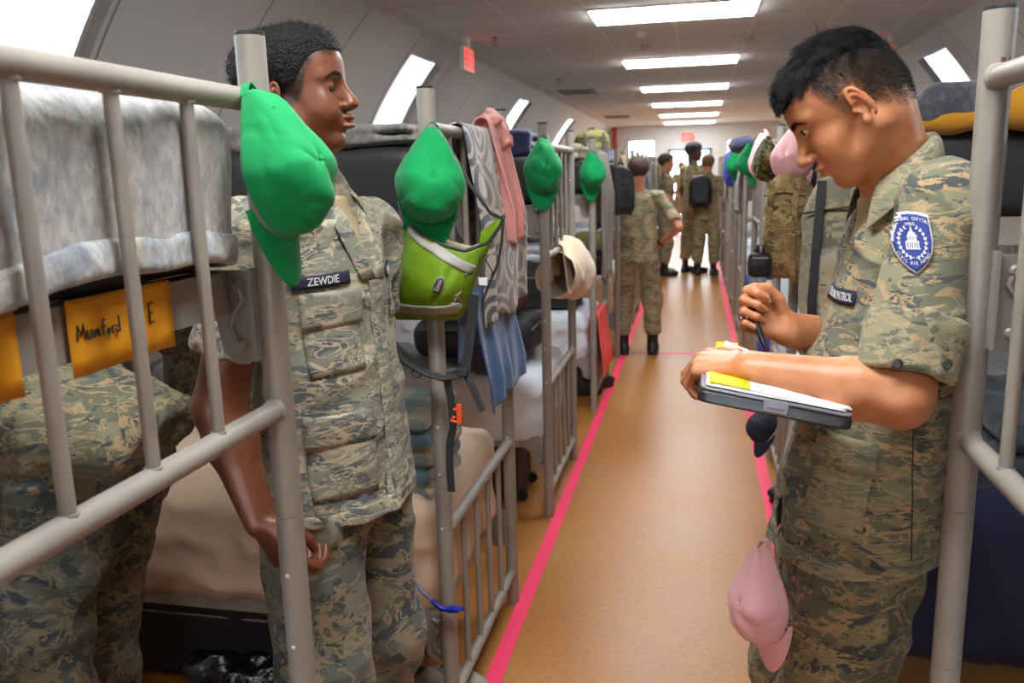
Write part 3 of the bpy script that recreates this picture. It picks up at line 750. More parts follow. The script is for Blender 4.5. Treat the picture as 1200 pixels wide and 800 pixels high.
# ------------------------------------------------------------------ hand: capsules in a wrist frame (x fingers, y thumb side, z back of hand)
def lash(q,ez=0,lidz=0,lid=.0045,ex=0):
    s=np.stack([q[:,0],np.abs(q[:,1]),q[:,2]],1); o=sd_ell(s,(.0845+ex,.0345,.0115-lidz+ez),(.0150,.0135,lid)); b=np.linalg.norm(s-V(.0685+ex,.0315,.0125+ez),axis=1)
    return ((1-np.abs(o-.0006)/.0022).clip(0,1))*(b<.0175)*np.where(q[:,2]>.0115-lidz+ez,1,.45)
def hand_caps(W,Rm,curl,side=1,thumb=None,s=1.0,spread=0.0,twist=None):
    """W wrist point, Rm columns (x,y,z) in world; curl = four lists of three joint angles (deg)"""
    out=[]; P=lambda x,y,z: np.asarray(W,float)+np.asarray(Rm)@(V(x,y,z)*s)
    kn=[(.088,.029,.002),(.091,.009,.004),(.087,-.011,.003),(.079,-.029,.000)]
    ln=[(.041,.025,.021),(.045,.028,.022),(.042,.026,.021),(.033,.020,.019)]
    rd=[.0090,.0092,.0088,.0078]
    for i in range(4):
        x,y,z=kn[i]; a=0; cur=V(x,y,z); ya=(1.5-i)*spread
        out.append(('m',P(.012,y*.55,-.001),P(x-.004,y,z-.002),.0135*s,.0108*s))
        for j in range(3):
            a+=math.radians(curl[i][j]); dr=V(math.cos(a)*math.cos(ya),math.sin(ya)*max(.2,math.cos(a)),-math.sin(a)); nx=cur+dr*ln[i][j]
            r0=rd[i]*(1-.09*j); r1=rd[i]*(1-.09*(j+1)); out.append(('f%d'%i,P(*cur),P(*nx),r0*s,r1*s)); cur=nx
    t=thumb or [(.018,.022,-.008),(.048,.048,-.014),(.076,.056,-.020),(.098,.052,-.026)]
    rr=[.014,.0118,.0100,.0082]
    for j in range(3): out.append(('t',P(*t[j]),P(*t[j+1]),rr[j]*s,rr[j+1]*s))
    return out
def hand_field(p,caps,d):
    """blend a list of hand capsules into field d"""
    C0=np.mean([c[1] for c in caps],0); m=np.linalg.norm(p-C0,axis=1)<.17
    if not m.any(): return d
    q=p[m]; pal=np.full(len(q),9.)
    for k,a,b,ra,rb in caps:
        if k=='m': pal=smin(pal,sd_cap(q,a,b,ra,rb),.012)
    res=pal
    for f in ('f0','f1','f2','f3','t'):
        e=None
        for k,a,b,ra,rb in caps:
            if k==f:
                c=sd_cap(q,a,b,ra,rb); e=c if e is None else smin(e,c,.004)
        res=smin(res,e,.005 if f!='t' else .009)
    d=d.copy(); d[m]=smin(d[m],res,.012); return d
def join_sdf(name,parts,matl,parent=None,attr=None,it=2):
    """several field meshes in one object: (field, lo, hi, step)"""
    o=None; vs=[];fs=[];n=0
    for f,lo,hi,h in parts:
        v,Fq=mesh_sdf(f,lo,hi,h); v=relax(v,Fq,it); vs.append(v); fs.append(Fq+n); n+=len(v)
    v=np.concatenate(vs); Fq=np.concatenate(fs)
    me=bpy.data.meshes.new(name); me.from_pydata(v.tolist(),[],Fq.tolist()); me.update()
    me.polygons.foreach_set('use_smooth',[True]*len(me.polygons))
    for m in (matl if isinstance(matl,(list,tuple)) else [matl]): me.materials.append(m)
    if attr:
        for an,fn in attr.items():
            at=me.attributes.new(an,'FLOAT','POINT'); at.data.foreach_set('value',np.asarray(fn(v),np.float32))
    o=bpy.data.objects.new(name,me); C.objects.link(o)
    if parent is not None: o.parent=parent
    return o
def strands(name,roots,dirs,length,rad,matl,parent,seg=4,curve=None,taper=True):
    """thin three-sided hairs; dirs (n,3); curve: (n,3) bend added along the hair"""
    n=len(roots); T=np.linspace(0,1,seg+1)
    L=np.asarray(length).reshape(-1,1)*np.ones((n,1))
    pts=[]
    for t in T:
        p=roots+dirs*L*t
        if curve is not None: p=p+curve*L*t*t
        pts.append(p)
    pts=np.stack(pts,1)                                  # n,seg+1,3
    tan=np.gradient(pts,axis=1); tan/=np.linalg.norm(tan,axis=2,keepdims=True)+1e-9
    up=np.tile(V(.3,.5,.8),(n,1))[:,None,:]; u=np.cross(tan,up); u/=np.linalg.norm(u,axis=2,keepdims=True)+1e-9; w=np.cross(tan,u)
    r=(rad*(1-.75*T if taper else np.ones_like(T)))[None,:,None]
    ring=np.stack([pts+r*(math.cos(a)*u+math.sin(a)*w) for a in (0,2*PI/3,4*PI/3)],2)   # n,seg+1,3,3
    v=ring.reshape(-1,3); base=(np.arange(n)*(seg+1)*3)[:,None,None]
    i=np.arange(seg)[None,:,None]*3; k=np.arange(3)[None,None,:]; k2=(k+1)%3
    q=np.stack([base+i+k,base+i+k2,base+i+3+k2,base+i+3+k],-1).reshape(-1,4)
    me=bpy.data.meshes.new(name); me.vertices.add(len(v)); me.vertices.foreach_set('co',v.astype(np.float32).ravel())
    me.loops.add(q.size); me.loops.foreach_set('vertex_index',q.astype(np.int32).ravel()); me.polygons.add(len(q)); me.polygons.foreach_set('loop_start',np.arange(0,q.size,4,dtype=np.int32))
    me.update(calc_edges=True); me.polygons.foreach_set('use_smooth',[True]*len(me.polygons)); me.materials.append(matl)
    o=bpy.data.objects.new(name,me); C.objects.link(o); o.parent=parent; return o
# ------------------------------------------------------------------ things sewn on cloth: quads, shields and letters laid on a surface
def lay(pts,bvh,D,off,back=.25):
    D=unit(D); out=[]
    for p in pts:
        o=Vector(p)-Vector(D)*back; h=bvh.ray_cast(o,Vector(D))
        if h[0] is None: h=bvh.find_nearest(Vector(p))
        out.append(np.array(h[0])+ (-D)*off)
    return np.array(out)
def smooth_grid(P,it=3):
    for _ in range(it):
        Q=P.copy(); Q[1:-1,:]=.5*P[1:-1,:]+.25*(P[:-2,:]+P[2:,:]); P=Q; Q=P.copy(); Q[:,1:-1]=.5*P[:,1:-1]+.25*(P[:,:-2]+P[:,2:]); P=Q
    return P
def decal(name,quad,bvh,D,off,matl,parent,nu=14,nv=8,thick=.0012,smo=3,bulge=0):
    a,b,c,d=[np.asarray(x,float) for x in quad]
    U=np.linspace(0,1,nu)[:,None,None]; W=np.linspace(0,1,nv)[None,:,None]
    P=(a*(1-U)+b*U)*(1-W)+(d*(1-U)+c*U)*W
    Q=lay(P.reshape(-1,3),bvh,D,off).reshape(nu,nv,3); Q=smooth_grid(Q,smo)
    if bulge: Q=Q-unit(D)*bulge*(np.sin(PI*U)*np.sin(PI*W))
    mb=MB(); mb.grid(Q); o=mb.build(name,matl,solid=thick)
    if parent is not None: o.parent=parent
    return o,Q
def decal_fan(name,outline,cen,bvh,D,off,matl,parent,rings=8,thick=.0012):
    outl=np.array(outline,float); cen=np.asarray(cen,float)
    P=np.array([[cen+(p-cen)*t for t in np.linspace(.001,1,rings)] for p in outl])
    Q=lay(P.reshape(-1,3),bvh,D,off).reshape(P.shape); mb=MB(); mb.grid(Q[::-1],closeu=True); o=mb.build(name,matl,solid=thick)
    if parent is not None: o.parent=parent
    return o
def decal_text(name,s,cen,Ux,Uy,size,bvh,D,off,matl,parent,squash=1.0,bold=.01,th=.0006,verts=None):
    v,f=text_mesh(s,1.0,3,bold) if verts is None else verts
    v=v*size; P=np.asarray(cen,float)+np.outer(v[:,0]*squash,unit(Ux))+np.outer(v[:,1],unit(Uy))
    Q=lay(P,bvh,D,off); mb=MB(); mb.add(Q,f); o=mb.build(name,matl,smooth=False,solid=th)
    if parent is not None: o.parent=parent
    return o
def boot(name,ank,az,matl,parent,h=.006,hgt=.2):
    """ankle-high lace-up boot standing on z=0"""
    f=V(math.cos(az),math.sin(az),0); l=V(-f[1],f[0],0); a=V(ank[0],ank[1],0); R=np.array([f,l,V(0,0,1)]).T
    def fn(P):
        q=(P-a)@R
        d=sd_ecap(q,(0,0,.06),(-.005,0,hgt),(.045,.04),(.05,.05))
        d=smin(d,sd_ell(q,(.08,0,.045),(.115,.046,.045)),.04)
        d=smin(d,sd_ell(q,(-.03,0,.04),(.05,.038,.045)),.03)
        sole=sd_box(q,(.05,0,.014),(.135,.046,.014),None,.012); sole=smax(sole,sd_ell(q,(.05,0,.0),(.14,.055,.06)),.005)
        d=smin(d,sole,.004); return smax(d,-q[:,2]+.001,.002)
    lo=a+V(-.24,-.24,-.01); hi=a+V(.24,.24,hgt+.07)
    return sdf_obj(name,fn,lo,hi,h,matl,parent,2)
# ------------------------------------------------------------------ the cadet on the left, chest turned to the aisle, looking across it
def cadet_left():
    root=thing('person','person in camouflage uniform standing behind the near left post, looking right across the aisle','person',(-.70,1.50,0))
    az=math.radians(-13); f=V(math.cos(az),math.sin(az),0); l=V(-f[1],f[0],0); p0=V(-.708,1.50,0)
    L=lambda a,b,z: p0+a*f+b*l+V(0,0,z)
    H=frame(math.radians(9),math.radians(-2)); hc=V(-.718,1.455,1.600); hs=.985
    K=dict(eyez=-.005,lip=1.4,nosew=1.4,nosex=.0,cheek=1.35,cheekw=1.06,jaww=1.1,lipx=.0045,lidz=.0035,top=.066,gap=.0006,gapk=.0007)
    toh=lambda P:((P-hc)@H)/hs
    neckb=L(-.015,0,1.425)
    def fh(P):
        q=toh(P); d=ear_field(q,head_field(q,K,lid=.0036),(-.012,-.012))*hs
        n=sd_cap(P,hc+H@V(-.025,0,-.03),neckb,.056,.062); return smin(d,n,.03)
    SR=L(0,-.192,1.372); ER=V(-.832,1.30,1.055); WR=V(-.748,1.262,.855)
    SL=L(0,.175,1.36); EL=L(-.06,.21,1.07); WL=L(-.04,.19,.84)
    fx=unit(V(-.690,1.262,.770)-WR); out=unit(V(-.35,-.93,0)); out=unit(out-fx*(out@fx)); th=np.cross(out,fx)
    handR=hand_caps(WR,np.array([fx,th,out]).T,[(35,60,40),(42,65,40),(48,68,40),(52,70,40)],s=1.0,
                    thumb=[(.018,.022,-.010),(.046,.040,-.022),(.072,.036,-.034),(.094,.026,-.040)])
    fxl=unit(V(.1,0,-1)); ol=unit(l-fxl*(l@fxl)); thl=np.cross(fxl,ol)
    handL=hand_caps(WL,np.array([fxl,f-fxl*(f@fxl),ol]).T,[(30,45,30)]*4)
    def fb(P):
        d=sd_cap(P,L(0,0,1.0),L(-.01,0,1.32),.08,.085)
        d=smin(d,sd_cap(P,L(0,-.14,1.35),L(0,.14,1.35),.034,.034),.05)
        d=smin(d,sd_cap(P,neckb,L(-.01,0,1.33),.055,.07),.03)
        for S,E,Wp,hd in ((SR,ER,WR,handR),(SL,EL,WL,handL)):
            a=sd_cap(P,S-V(0,0,.02),E,.046,.046); fo=E+(Wp-E)*.3
            a=smin(a,sd_cap(P,E,fo,.044,.046),.02); a=smin(a,sd_ecap(P,fo,Wp,(.045,.043),(.031,.024),side=out),.02)
            d=smin(d,a,.03); d=hand_field(P,hd,d)
        return d
    def lipm(P):
        q=toh(P); r=sd_ell(np.stack([q[:,0],np.abs(q[:,1]),q[:,2]],1),(.095,0,-.0515),(.016,.0225,.0125)); return (1-(r/.003).clip(0,1))*.75*(q[:,0]>.08)
    def darkm(P):
        q=toh(P); y=np.abs(q[:,1])
        zb=np.interp(y,[.008,.02,.034,.05],[.027,.0315,.0325,.024]); b=((1-np.abs(q[:,2]-zb)/.0048).clip(0,1))*(y>.010)*(y<.050)*(q[:,0]>.055)
        zl=np.interp(q[:,0],[-.10,-.065,-.035,-.012,.004,.022,.034,.046,.060,.075],[-.07,-.062,-.010,.010,-.018,-.014,.006,.040,.062,.070]); m=((q[:,2]-zl)/.012+.8).clip(0,1)*(np.linalg.norm(q-V(-.012,0,0)*1.0,axis=1)>.0)
        ear=(y>.0735)&(np.abs(q[:,0]+.012)<.03)&(np.abs(q[:,2]+.014)<.036); m=np.where(ear|(q[:,2]<-.075),0,m)
        n=.5+.5*noise(P*160,3); return np.maximum(np.maximum(b*.95,lash(q,-.005,.0035,.0036)*.85),m*(.55+.45*n)).clip(0,1)*((P[:,2]>1.45))
    M_skin=skin_mat('skin_brown',srgb(128,74,48),srgb(108,60,38),srgb(150,86,74),srgb(20,14,12),.40)
    body=join_sdf('body',[(fh,(-.87,1.32,1.41),(-.565,1.60,1.76),.0018),(fb,(-1.0,1.10,.68),(-.45,1.86,1.45),.0030)],M_skin,None,{'lip':lipm,'dark':darkm})
    def par(o,pp=root):
        o.parent=pp; o.matrix_parent_inverse=Matrix.Translation((.70,-1.50,0)) if pp is root else Matrix(); return o
    par(body)
    for sy in (1,-1):
        e=MB(); c=hc+H@(V(.0685,.0315*sy,.0075)*hs); fw=H@unit(V(1,-.40,-.25))
        e.lathe([(.0001,-.0134)]+[(.0134*math.sin(a),-.0134*math.cos(a)) for a in np.linspace(.1,PI-.001,18)],24,c,axis=fw)
        eo=par(e.build('eye',M_eye)); i=MB(); i.lathe([(.0062,.0116),(.0058,.0127),(.003,.0136),(.0002,.0138)],20,c,axis=fw); par(i.build('iris',M_iris),eo)
    # short tight curls, faded at the sides
    M_hair=mat('hair_black_curly',(.010,.009,.009),.62,spec=.35,bump=(330,1.0,.004,'voronoi'))
    def fhair(P):
        q=toh(P); d=head_field(q,K)
        zl=np.interp(q[:,0],[-.10,-.065,-.035,-.012,.004,.022,.034,.046,.060,.075],[-.058,-.05,.008,.030,.006,.014,.030,.052,.066,.073])
        up=(q[:,2]-zl); t=.0015+.0095*(up/.055).clip(0,1)**.8
        b=noise(P*85,11)*.0034+noise(P*170,12)*.0022+np.abs(noise(P*50,14))*.003
        return smax(d-t-b*(.35+(up/.04).clip(0,1)*.65),-up-.003*noise(P*120,4),.006)*hs
    hair=par(sdf_obj('hair',fhair,(-.87,1.32,1.53),(-.58,1.60,1.77),.0019,M_hair,None,1))
    rs=np.random.RandomState(5); me=hair.data; co=np.empty(len(me.vertices)*3,np.float32); me.vertices.foreach_get('co',co); co=co.reshape(-1,3)
    no=np.array([tuple(v.normal) for v in me.vertices]); qq=toh(co); out_=np.linalg.norm(qq-V(-.005,0,.045),axis=1)>.078
    idx=rs.choice(np.where(out_)[0],5200); r0=co[idx]-no[idx]*.001; dv=no[idx]*.6+rs.randn(len(idx),3)*.7; dv/=np.linalg.norm(dv,axis=1)[:,None]
    par(strands('curl',r0,dv,.0042,.0006,M_hair,None,4,curve=rs.randn(len(idx),3)*.9),hair)
    me=body.data; co=np.array([tuple(v.co) for v in me.vertices]); no=np.array([tuple(v.normal) for v in me.vertices]); q=toh(co); y=np.abs(q[:,1]); zb=np.interp(y,[.008,.02,.034,.05],[.027,.0315,.0325,.024])
    ok=(np.abs(q[:,2]-zb)<np.interp(y,[.01,.03,.05],[.004,.0034,.0016]))&(y>.011)&(y<.051)&(q[:,0]>.05); idx=rs.choice(np.where(ok)[0],600); sg=np.sign(q[idx,1]); dv=(H@np.stack([-.4*np.ones(600),sg*.8,.3*np.ones(600)])).T+no[idx]*.3; dv/=np.linalg.norm(dv,axis=1)[:,None]
    par(strands('eyebrow',co[idx],dv,.006,.00032,M_hair,None,2),body)
    # undershirt
    def ft(P):
        d=sd_ecap(P,L(0,0,1.0),L(-.006,0,1.29),(.13,.100),(.128,.088),side=l); d=smin(d,sd_cap(P,neckb+V(0,0,.03),L(-.004,0,1.36),.062,.070),.04)
        return smax(d,P[:,2]-1.437-.25*((P-neckb)@(-f)),.004)
    par(sdf_obj('undershirt',ft,(-.90,1.3,.97),(-.5,1.7,1.47),.005,M_tee,None))
    # jacket
    def fj(P):
        d=sd_ecap(P,L(0,0,1.02),L(-.005,0,1.27),(.158,.122),(.158,.116),side=l)
        d=smin(d,sd_ecap(P,L(-.008,-.135,1.370),L(-.008,.125,1.366),(.046,.062),(.046,.062),side=(0,0,1)),.07)
        d=smin(d,sd_cap(P,L(-.012,0,1.37),L(-.012,0,1.435),.088,.068),.03)
        sk=sd_ecap(P,L(.005,0,.70),L(0,0,1.06),(.182,.150),(.160,.122),side=l)
        d=smin(d,sk,.03)
        hemR=SR+(ER-SR)*.66; hemL=SL+(EL-SL)*.66
        for S,E,hm in ((SR,ER,hemR),(SL,EL,hemL)):
            ax=unit(E-S); s=sd_cap(P,S+V(0,0,-.005),hm,.060,.068)
            s=smax(s,(P-hm)@ax-.0,.004); s=np.maximum(s,-sd_cap(P,hm-ax*.03,hm+ax*.05,.053,.062)); d=smin(d,s,.025)
        fo=folds(P,V(.3,.2,1),7.5,.35,2)*.007+folds(P,V(.8,.3,.25),9,.4,8)*.005+noise(P*13,4)*.006
        d=d-fo+.004
        wv=.006*noise(np.stack([P[:,0]*9,P[:,1]*9,P[:,2]*0],1),31)
        d=smax(d,.815+wv-P[:,2],.004)
        d=np.maximum(d,-sd_ecap(P,L(.005,0,.72),L(.005,0,.84),(.17,.135),(.165,.130),side=l))
        # open neck and front edge groove
        q=P-L(0,0,0); a=q@f; b=q@l; z=P[:,2]
        nk=sd_cap(P,hc+H@V(-.02,0,-.04),neckb+V(0,0,-.01),.056,.058); d=smax(d,-nk,.004)
        vee=np.maximum(np.abs(b-.010)-.034*((z-1.275)/.12).clip(0,1.3),np.maximum(1.275-z,.02-a)); d=smax(d,-np.maximum(vee,-(a-.05)),.004)
        gr=np.maximum(np.abs(b+.018-.01*np.sin(z*14))-.0016,.03-a); d=smax(d,-np.maximum(gr,-(d+.006)),.002)
        return d
    jk=par(sdf_obj('jacket',fj,(-1.0,1.10,.79),(-.42,1.92,1.46),.0036,M_abu,None,2))
    def fhm(P): return smax(fj(P)-.0022,P[:,2]-.843-.003*np.sin(P[:,0]*40),.002)
    par(sdf_obj('hem',fhm,(-1.0,1.10,.79),(-.42,1.92,.87),.0036,M_abu,None,2))
    def fin(P):
        d=sd_ecap(P,L(-.012,0,1.395),L(-.012,0,1.43),(.066,.066),(.062,.062),side=l); return d
    bv=bvh_of(jk)
    # collar: stand and fall folded round the neck, open in front
    cb=MB(); n=44; ang=np.linspace(math.radians(-152),math.radians(152),n)   # 0 = back of neck
    nc=neckb+V(0,0,.0)
    G=[]
    for a in ang:
        d=-math.cos(a)*f+math.sin(a)*l; fr=(1-math.cos(a))/2; tip=max(0,(abs(a)-math.radians(95))/math.radians(57))
        base=nc+d*(.060+.012*fr)+V(0,0,.010-.055*fr**1.5); top=nc+d*(.062+.008*fr)+V(0,0,.050-.048*fr**1.4)
        fall=nc+d*(.092+.024*fr+.005*tip)+V(0,0,.008-.066*fr-.035*tip)
        mid=(top+fall)/2+d*.006+V(0,0,.010)
        G.append([base,base*.4+top*.6-d*.001,top,top*.55+mid*.45+V(0,0,.003),mid,fall])
    cb.grid(np.array(G)); co_=par(cb.build('collar',M_abu3,solid=.003,sub=2,autosmooth=0))
    # lapel strips beside the open neck, front placket
    for s_,bb in ((-1,-.030),(1,.044)):
        qd=[L(.3,bb*1.0,1.395),L(.3,bb+.034*s_,1.37),L(.3,.004+.030*s_,1.262),L(.3,.004,1.268)]
        o,_=decal('lapel',qd,bv,-f,.004,M_abu3,None,10,6,.002); par(o)
    o,_=decal('placket',[L(.3,-.012,1.27),L(.3,.028,1.27),L(.3,.032,.83),L(.3,-.010,.83)],bv,-f,.0025,M_abu3,None,6,40,.002,4); par(o)
    D=-unit(f*.8-l*.35)      # pockets wrap on the chest side facing the camera
    def pocket(b0,b1,z0,z1,flap=.06,n='chest_pocket'):
        o,_=decal(n,[L(.095,b0,z0),L(.095,b1,z0+.004),L(.095,b1,z1),L(.095,b0,z1)],bv,D,.003,M_abu3,None,12,12,.003,5,.005); par(o)
        o2,_=decal('pocket_flap',[L(.095,b0-.004,z1+.008),L(.095,b1+.004,z1+.010),L(.095,b1+.004,z1-flap+.006),L(.095,b0-.004,z1-flap)],bv,D,.0085,M_abu3,None,12,8,.0025,4,.002)
        o2.parent=o; o2.matrix_parent_inverse=Matrix()
        return o
    pocket(-.155,-.035,1.10,1.245); pocket(-.170,-.030,.865,1.02,.055,'hip_pocket')
    o,_=decal('pocket_flap',[L(.3,.055,1.245),L(.3,.15,1.245),L(.3,.15,1.185),L(.3,.055,1.185)],bv,-f,.0045,M_abu,None,10,6,.002); par(o)
    # name tape on the right breast, service tape on the left breast
    tp,_=decal('name_tape',[L(.100,-.172,1.258),L(.100,-.052,1.264),L(.100,-.052,1.288),L(.100,-.172,1.282)],bv,D,.0045,M_navy,None,16,4,.0012,3); par(tp)
    tb=bvh_of(tp,jk); t=decal_text('lettering','ZEWDIE',L(.100,-.112,1.2735),l+V(0,0,.04),V(0,0,1),.0195,tb,D,.0018,M_thread,None,.92,.012); t.parent=tp
    tp,_=decal('service_tape',[L(.3,.045,1.262),L(.3,.150,1.262),L(.3,.150,1.286),L(.3,.045,1.286)],bv,-f,.0045,M_navy,None,16,4,.0012,3); par(tp)
    tb=bvh_of(tp,jk); t=decal_text('lettering','CIVIL AIR PATROL',L(.3,.0975,1.274),l,V(0,0,1),.0185,tb,-f,.0018,M_thread,None,.62,.012); t.parent=tp
    # trousers
    def fp(P):
        d=sd_ecap(P,L(0,0,.86),L(0,0,.97),(.150,.115),(.150,.112),side=l)
        for sg in (-1,1):
            hip=L(-.005,.085*sg,.85); kn=L(.012,.098*sg,.47); an=L(-.02,.10*sg,.20)
            a=sd_ecap(P,hip,kn,(.092,.108),(.082,.092),side=l); a=smin(a,sd_ecap(P,kn,an,(.082,.090),(.070,.076),side=l),.05); d=smin(d,a,.025)
        fo=folds(P,V(.2,.1,1),8,.3,21)*.009+folds(P,V(.7,.5,-.5),7,.45,22)*.008+noise(P*11,23)*.006
        return smax(d-fo+.005,.15-P[:,2],.01)
    tr=par(sdf_obj('trousers',fp,(-1.0,1.25,.12),(-.42,1.8,1.06),.0045,M_abup,None,2))
    bt=bvh_of(tr); Dl=unit(l*.9-f*.45)
    cp=[L(-.07,-.3,.60),L(.07,-.3,.60),L(.07,-.3,.44),L(-.07,-.3,.44)]
    o,_=decal('cargo_pocket',cp,bt,Dl,.004,M_abup,None,12,12,.004,4,.006); par(o)
    for sg in (-1,1): par(boot('boot',L(-.02,.10*sg,0),az+sg*.12,M_boot,None))
    return root
def _old(): pass
# ------------------------------------------------------------------ the cadet on the right, in profile, writing on a clipboard
C2={}
def cadet_right():
    root=thing('person','person in camouflage uniform standing at the right, head bent over a clipboard, pen in hand','person',(.25,1.50,0))
    INV=Matrix.Translation((-.25,-1.50,0))
    def par(o,pp=root):
        o.parent=pp; o.matrix_parent_inverse=INV if pp is root else Matrix(); return o
    az=math.radians(187); f=V(math.cos(az),math.sin(az),0); l=V(-f[1],f[0],0); up=V(0,0,1)
    hip=V(.288,1.49,.92); ch=V(.350,1.505,1.29)
    H=frame(math.radians(179),math.radians(37)); hc=V(.240,1.455,1.535); hs=.95
    K=dict(eyez=.011,eyex=.004,lip=1.12,nosew=1.05,nosex=.002,cheekw=1.0,jaww=1.02,lipx=.001,lidz=.0015,len=.90)
    toh=lambda P:((P-hc)@H)/hs
    neckb=V(.316,1.495,1.440)
    def fh(P):
        q=toh(P); d=ear_field(q,head_field(q,K,lid=.0048),(-.002,.008))*hs
        n=sd_cap(P,hc+H@V(-.030,0,-.03),neckb,.050,.054); n=smin(n,sd_cap(P,hc+H@V(-.045,0,.0),neckb+V(.0,0,.0),.042,.050),.02)
        n=smin(n,sd_cap(P,hc+H@V(.0,0,-.06),neckb+V(-.015,0,-.005),.024,.03),.03)
        return smin(d,n,.028)
    SL=V(.345,1.322,1.398); EL=V(.284,1.222,1.130); WL=V(.082,1.262,1.160)
    SR=V(.34,1.672,1.395); ER=V(.300,1.690,1.115); WR=V(.156,1.475,1.178)
    # near hand: laid over the left edge of the clipboard, fingers folded down round it
    fx=unit(V(.006,1.305,1.155)-WL); dz=unit(V(.12,-.35,.93)); dz=unit(dz-fx*(dz@fx)); sy=np.cross(dz,fx)   # thumb side away from the camera
    sy=-sy if sy[1]<0 else sy
    handL=hand_caps(WL,np.array([fx,sy,dz]).T,[(38,62,42),(46,66,44),(52,68,44),(56,66,42)],s=.97,
                    thumb=[(.020,.020,-.006),(.045,.046,-.006),(.074,.056,-.006),(.098,.050,-.006)])
    # far hand: palm towards the camera and up, fingers curled in over the pen, thumb on top
    fx=unit(V(-.90,-.06,.42)); pn=unit(V(.15,.93,-.42)); pn=unit(pn-fx*(pn@fx)); sy=np.cross(pn,fx)
    if sy[2]<0: sy=-sy
    handR=hand_caps(WR,np.array([fx,sy,pn]).T,[(58,86,48),(68,92,50),(74,94,50),(78,92,50)],s=.88,
                    thumb=[(.018,.020,-.010),(.046,.042,-.024),(.074,.050,-.034),(.100,.040,-.040)])
    C2.update(WL=WL,WR=WR,handL=handL,handR=handR,fR=fx,sR=sy,nR=pn)
    def fb(P):
        d=sd_cap(P,hip+V(0,0,.05),ch,.08,.085)
        d=smin(d,sd_cap(P,V(.335,1.38,1.355),V(.335,1.62,1.355),.034,.034),.05)
        d=smin(d,sd_cap(P,neckb,ch,.055,.07),.03)
        for S,E,Wp,hd,o_ in ((SL,EL,WL,handL,dz),(SR,ER,WR,handR,pn)):
            a=sd_cap(P,S-V(0,0,.03),E,.041,.041); fo=E+(Wp-E)*.28
            a=smin(a,sd_cap(P,E,fo,.0385,.042),.025); a=smin(a,sd_ecap(P,fo,Wp,(.042,.040),(.0225,.0305),side=o_),.02)
            d=smin(d,a,.02); d=hand_field(P,hd,d)
        return d
    def lipm(P):
        q=toh(P); r=sd_ell(np.stack([q[:,0],np.abs(q[:,1]),q[:,2]],1),(.093,0,-.0505),(.014,.0215,.0095)); return (1-(r/.003).clip(0,1))*.75*(q[:,0]>.08)
    HX,HZ=[-.11,-.085,-.060,-.030,-.015,.004,.020,.030,.042,.060,.075],[-.060,-.052,-.044,-.022,.006,.016,-.002,.016,.050,.066,.074]
    def darkm(P):
        q=toh(P); y=np.abs(q[:,1])
        zb=np.interp(y,[.008,.02,.034,.05],[.0345,.039,.041,.033]); th=np.interp(y,[.010,.03,.05],[.0052,.0042,.0022]); b=((1-np.abs(q[:,2]-zb)/th).clip(0,1))*(y>.010)*(y<.052)*(q[:,0]>.055)
        zl=np.interp(q[:,0],HX,HZ); m=((q[:,2]-zl)/.045).clip(0,1)**.8
        ear=(y>.0735)&(np.abs(q[:,0]+.002)<.022)&(np.abs(q[:,2]-.006)<.034); m=np.where(ear|(q[:,2]<-.065),0,m)
        n=.5+.5*noise(P*260,3); return np.maximum(np.maximum(b*.85,lash(q,.011,.0015,.0048,.004)*.8),m*(.62+.38*n)).clip(0,1)*(P[:,2]>1.42)
    M_skin=skin_mat('skin_tan',srgb(206,140,98),srgb(190,118,78),srgb(186,104,88),srgb(44,32,26),.42)
    body=par(join_sdf('body',[(fh,(.10,1.32,1.36),(.42,1.60,1.70),.0017),(fb,(-.10,1.14,.84),(.45,1.78,1.44),.0026)],M_skin,None,{'lip':lipm,'dark':darkm}))
    for sy_ in (1,-1):
        e=MB(); c=hc+H@(V(.0725,.0315*sy_,.0235)*hs); fw=H@unit(V(1,.22,-.10))
        e.lathe([(.0001,-.0134)]+[(.0134*math.sin(a),-.0134*math.cos(a)) for a in np.linspace(.1,PI-.001,18)],24,c,axis=fw)
        eo=par(e.build('eye',M_eye)); i=MB(); i.lathe([(.0062,.0116),(.0058,.0127),(.003,.0136),(.0002,.0138)],20,c,axis=fw); par(i.build('iris',M_iris),eo)
    # hair: thick straight top swept forward, clipped sides
    M_hair=mat('hair_black_straight',(.010,.009,.009),.45,spec=.3); M_hairb=mat('hair_black_base',(.006,.005,.005),.95,spec=.05)
    TX,TZ=[-.11,-.085,-.05,-.01,.03,.06,.08],[.045,.045,.075,.085,.083,.078,.076]
    def fhair(P):
        q=toh(P); d=head_field(q,K); zl=np.interp(q[:,0],TX,TZ); up=q[:,2]-zl
        front=((q[:,0]-.02)/.07).clip(0,1)
        t=.001+(.006+.008*front)*(up/.03).clip(0,1)
        d=smax(d-t-noise(P*V(60,90,60),5)*.003,-up,.010)
        fr=sd_ell(q,(.082,0,.083),(.010,.044,.011)); d=smin(d,fr,.02)
        return d*hs
    hair=par(sdf_obj('hair',fhair,(.07,1.34,1.50),(.36,1.57,1.72),.002,M_hairb,None,2))
    rs=np.random.RandomState(9)
    # clipped hair on the sides and back
    me=body.data; co=np.empty(len(me.vertices)*3,np.float32); me.vertices.foreach_get('co',co); co=co.reshape(-1,3); no=np.array([tuple(v.normal) for v in me.vertices])
    q=toh(co); y=np.abs(q[:,1]); zl=np.interp(q[:,0],HX,HZ); ear=(y>.073)&(np.abs(q[:,0]+.002)<.020)&(np.abs(q[:,2]-.006)<.032)
    side=(q[:,2]>zl+.004)&(~ear)&(co[:,2]>1.44)&(q[:,2]<.10)&(q[:,2]>-.062)
    w=np.clip((q[:,2]-zl)/.05,.12,1)*side; w=w/w.sum(); idx=rs.choice(len(co),9000,p=w)
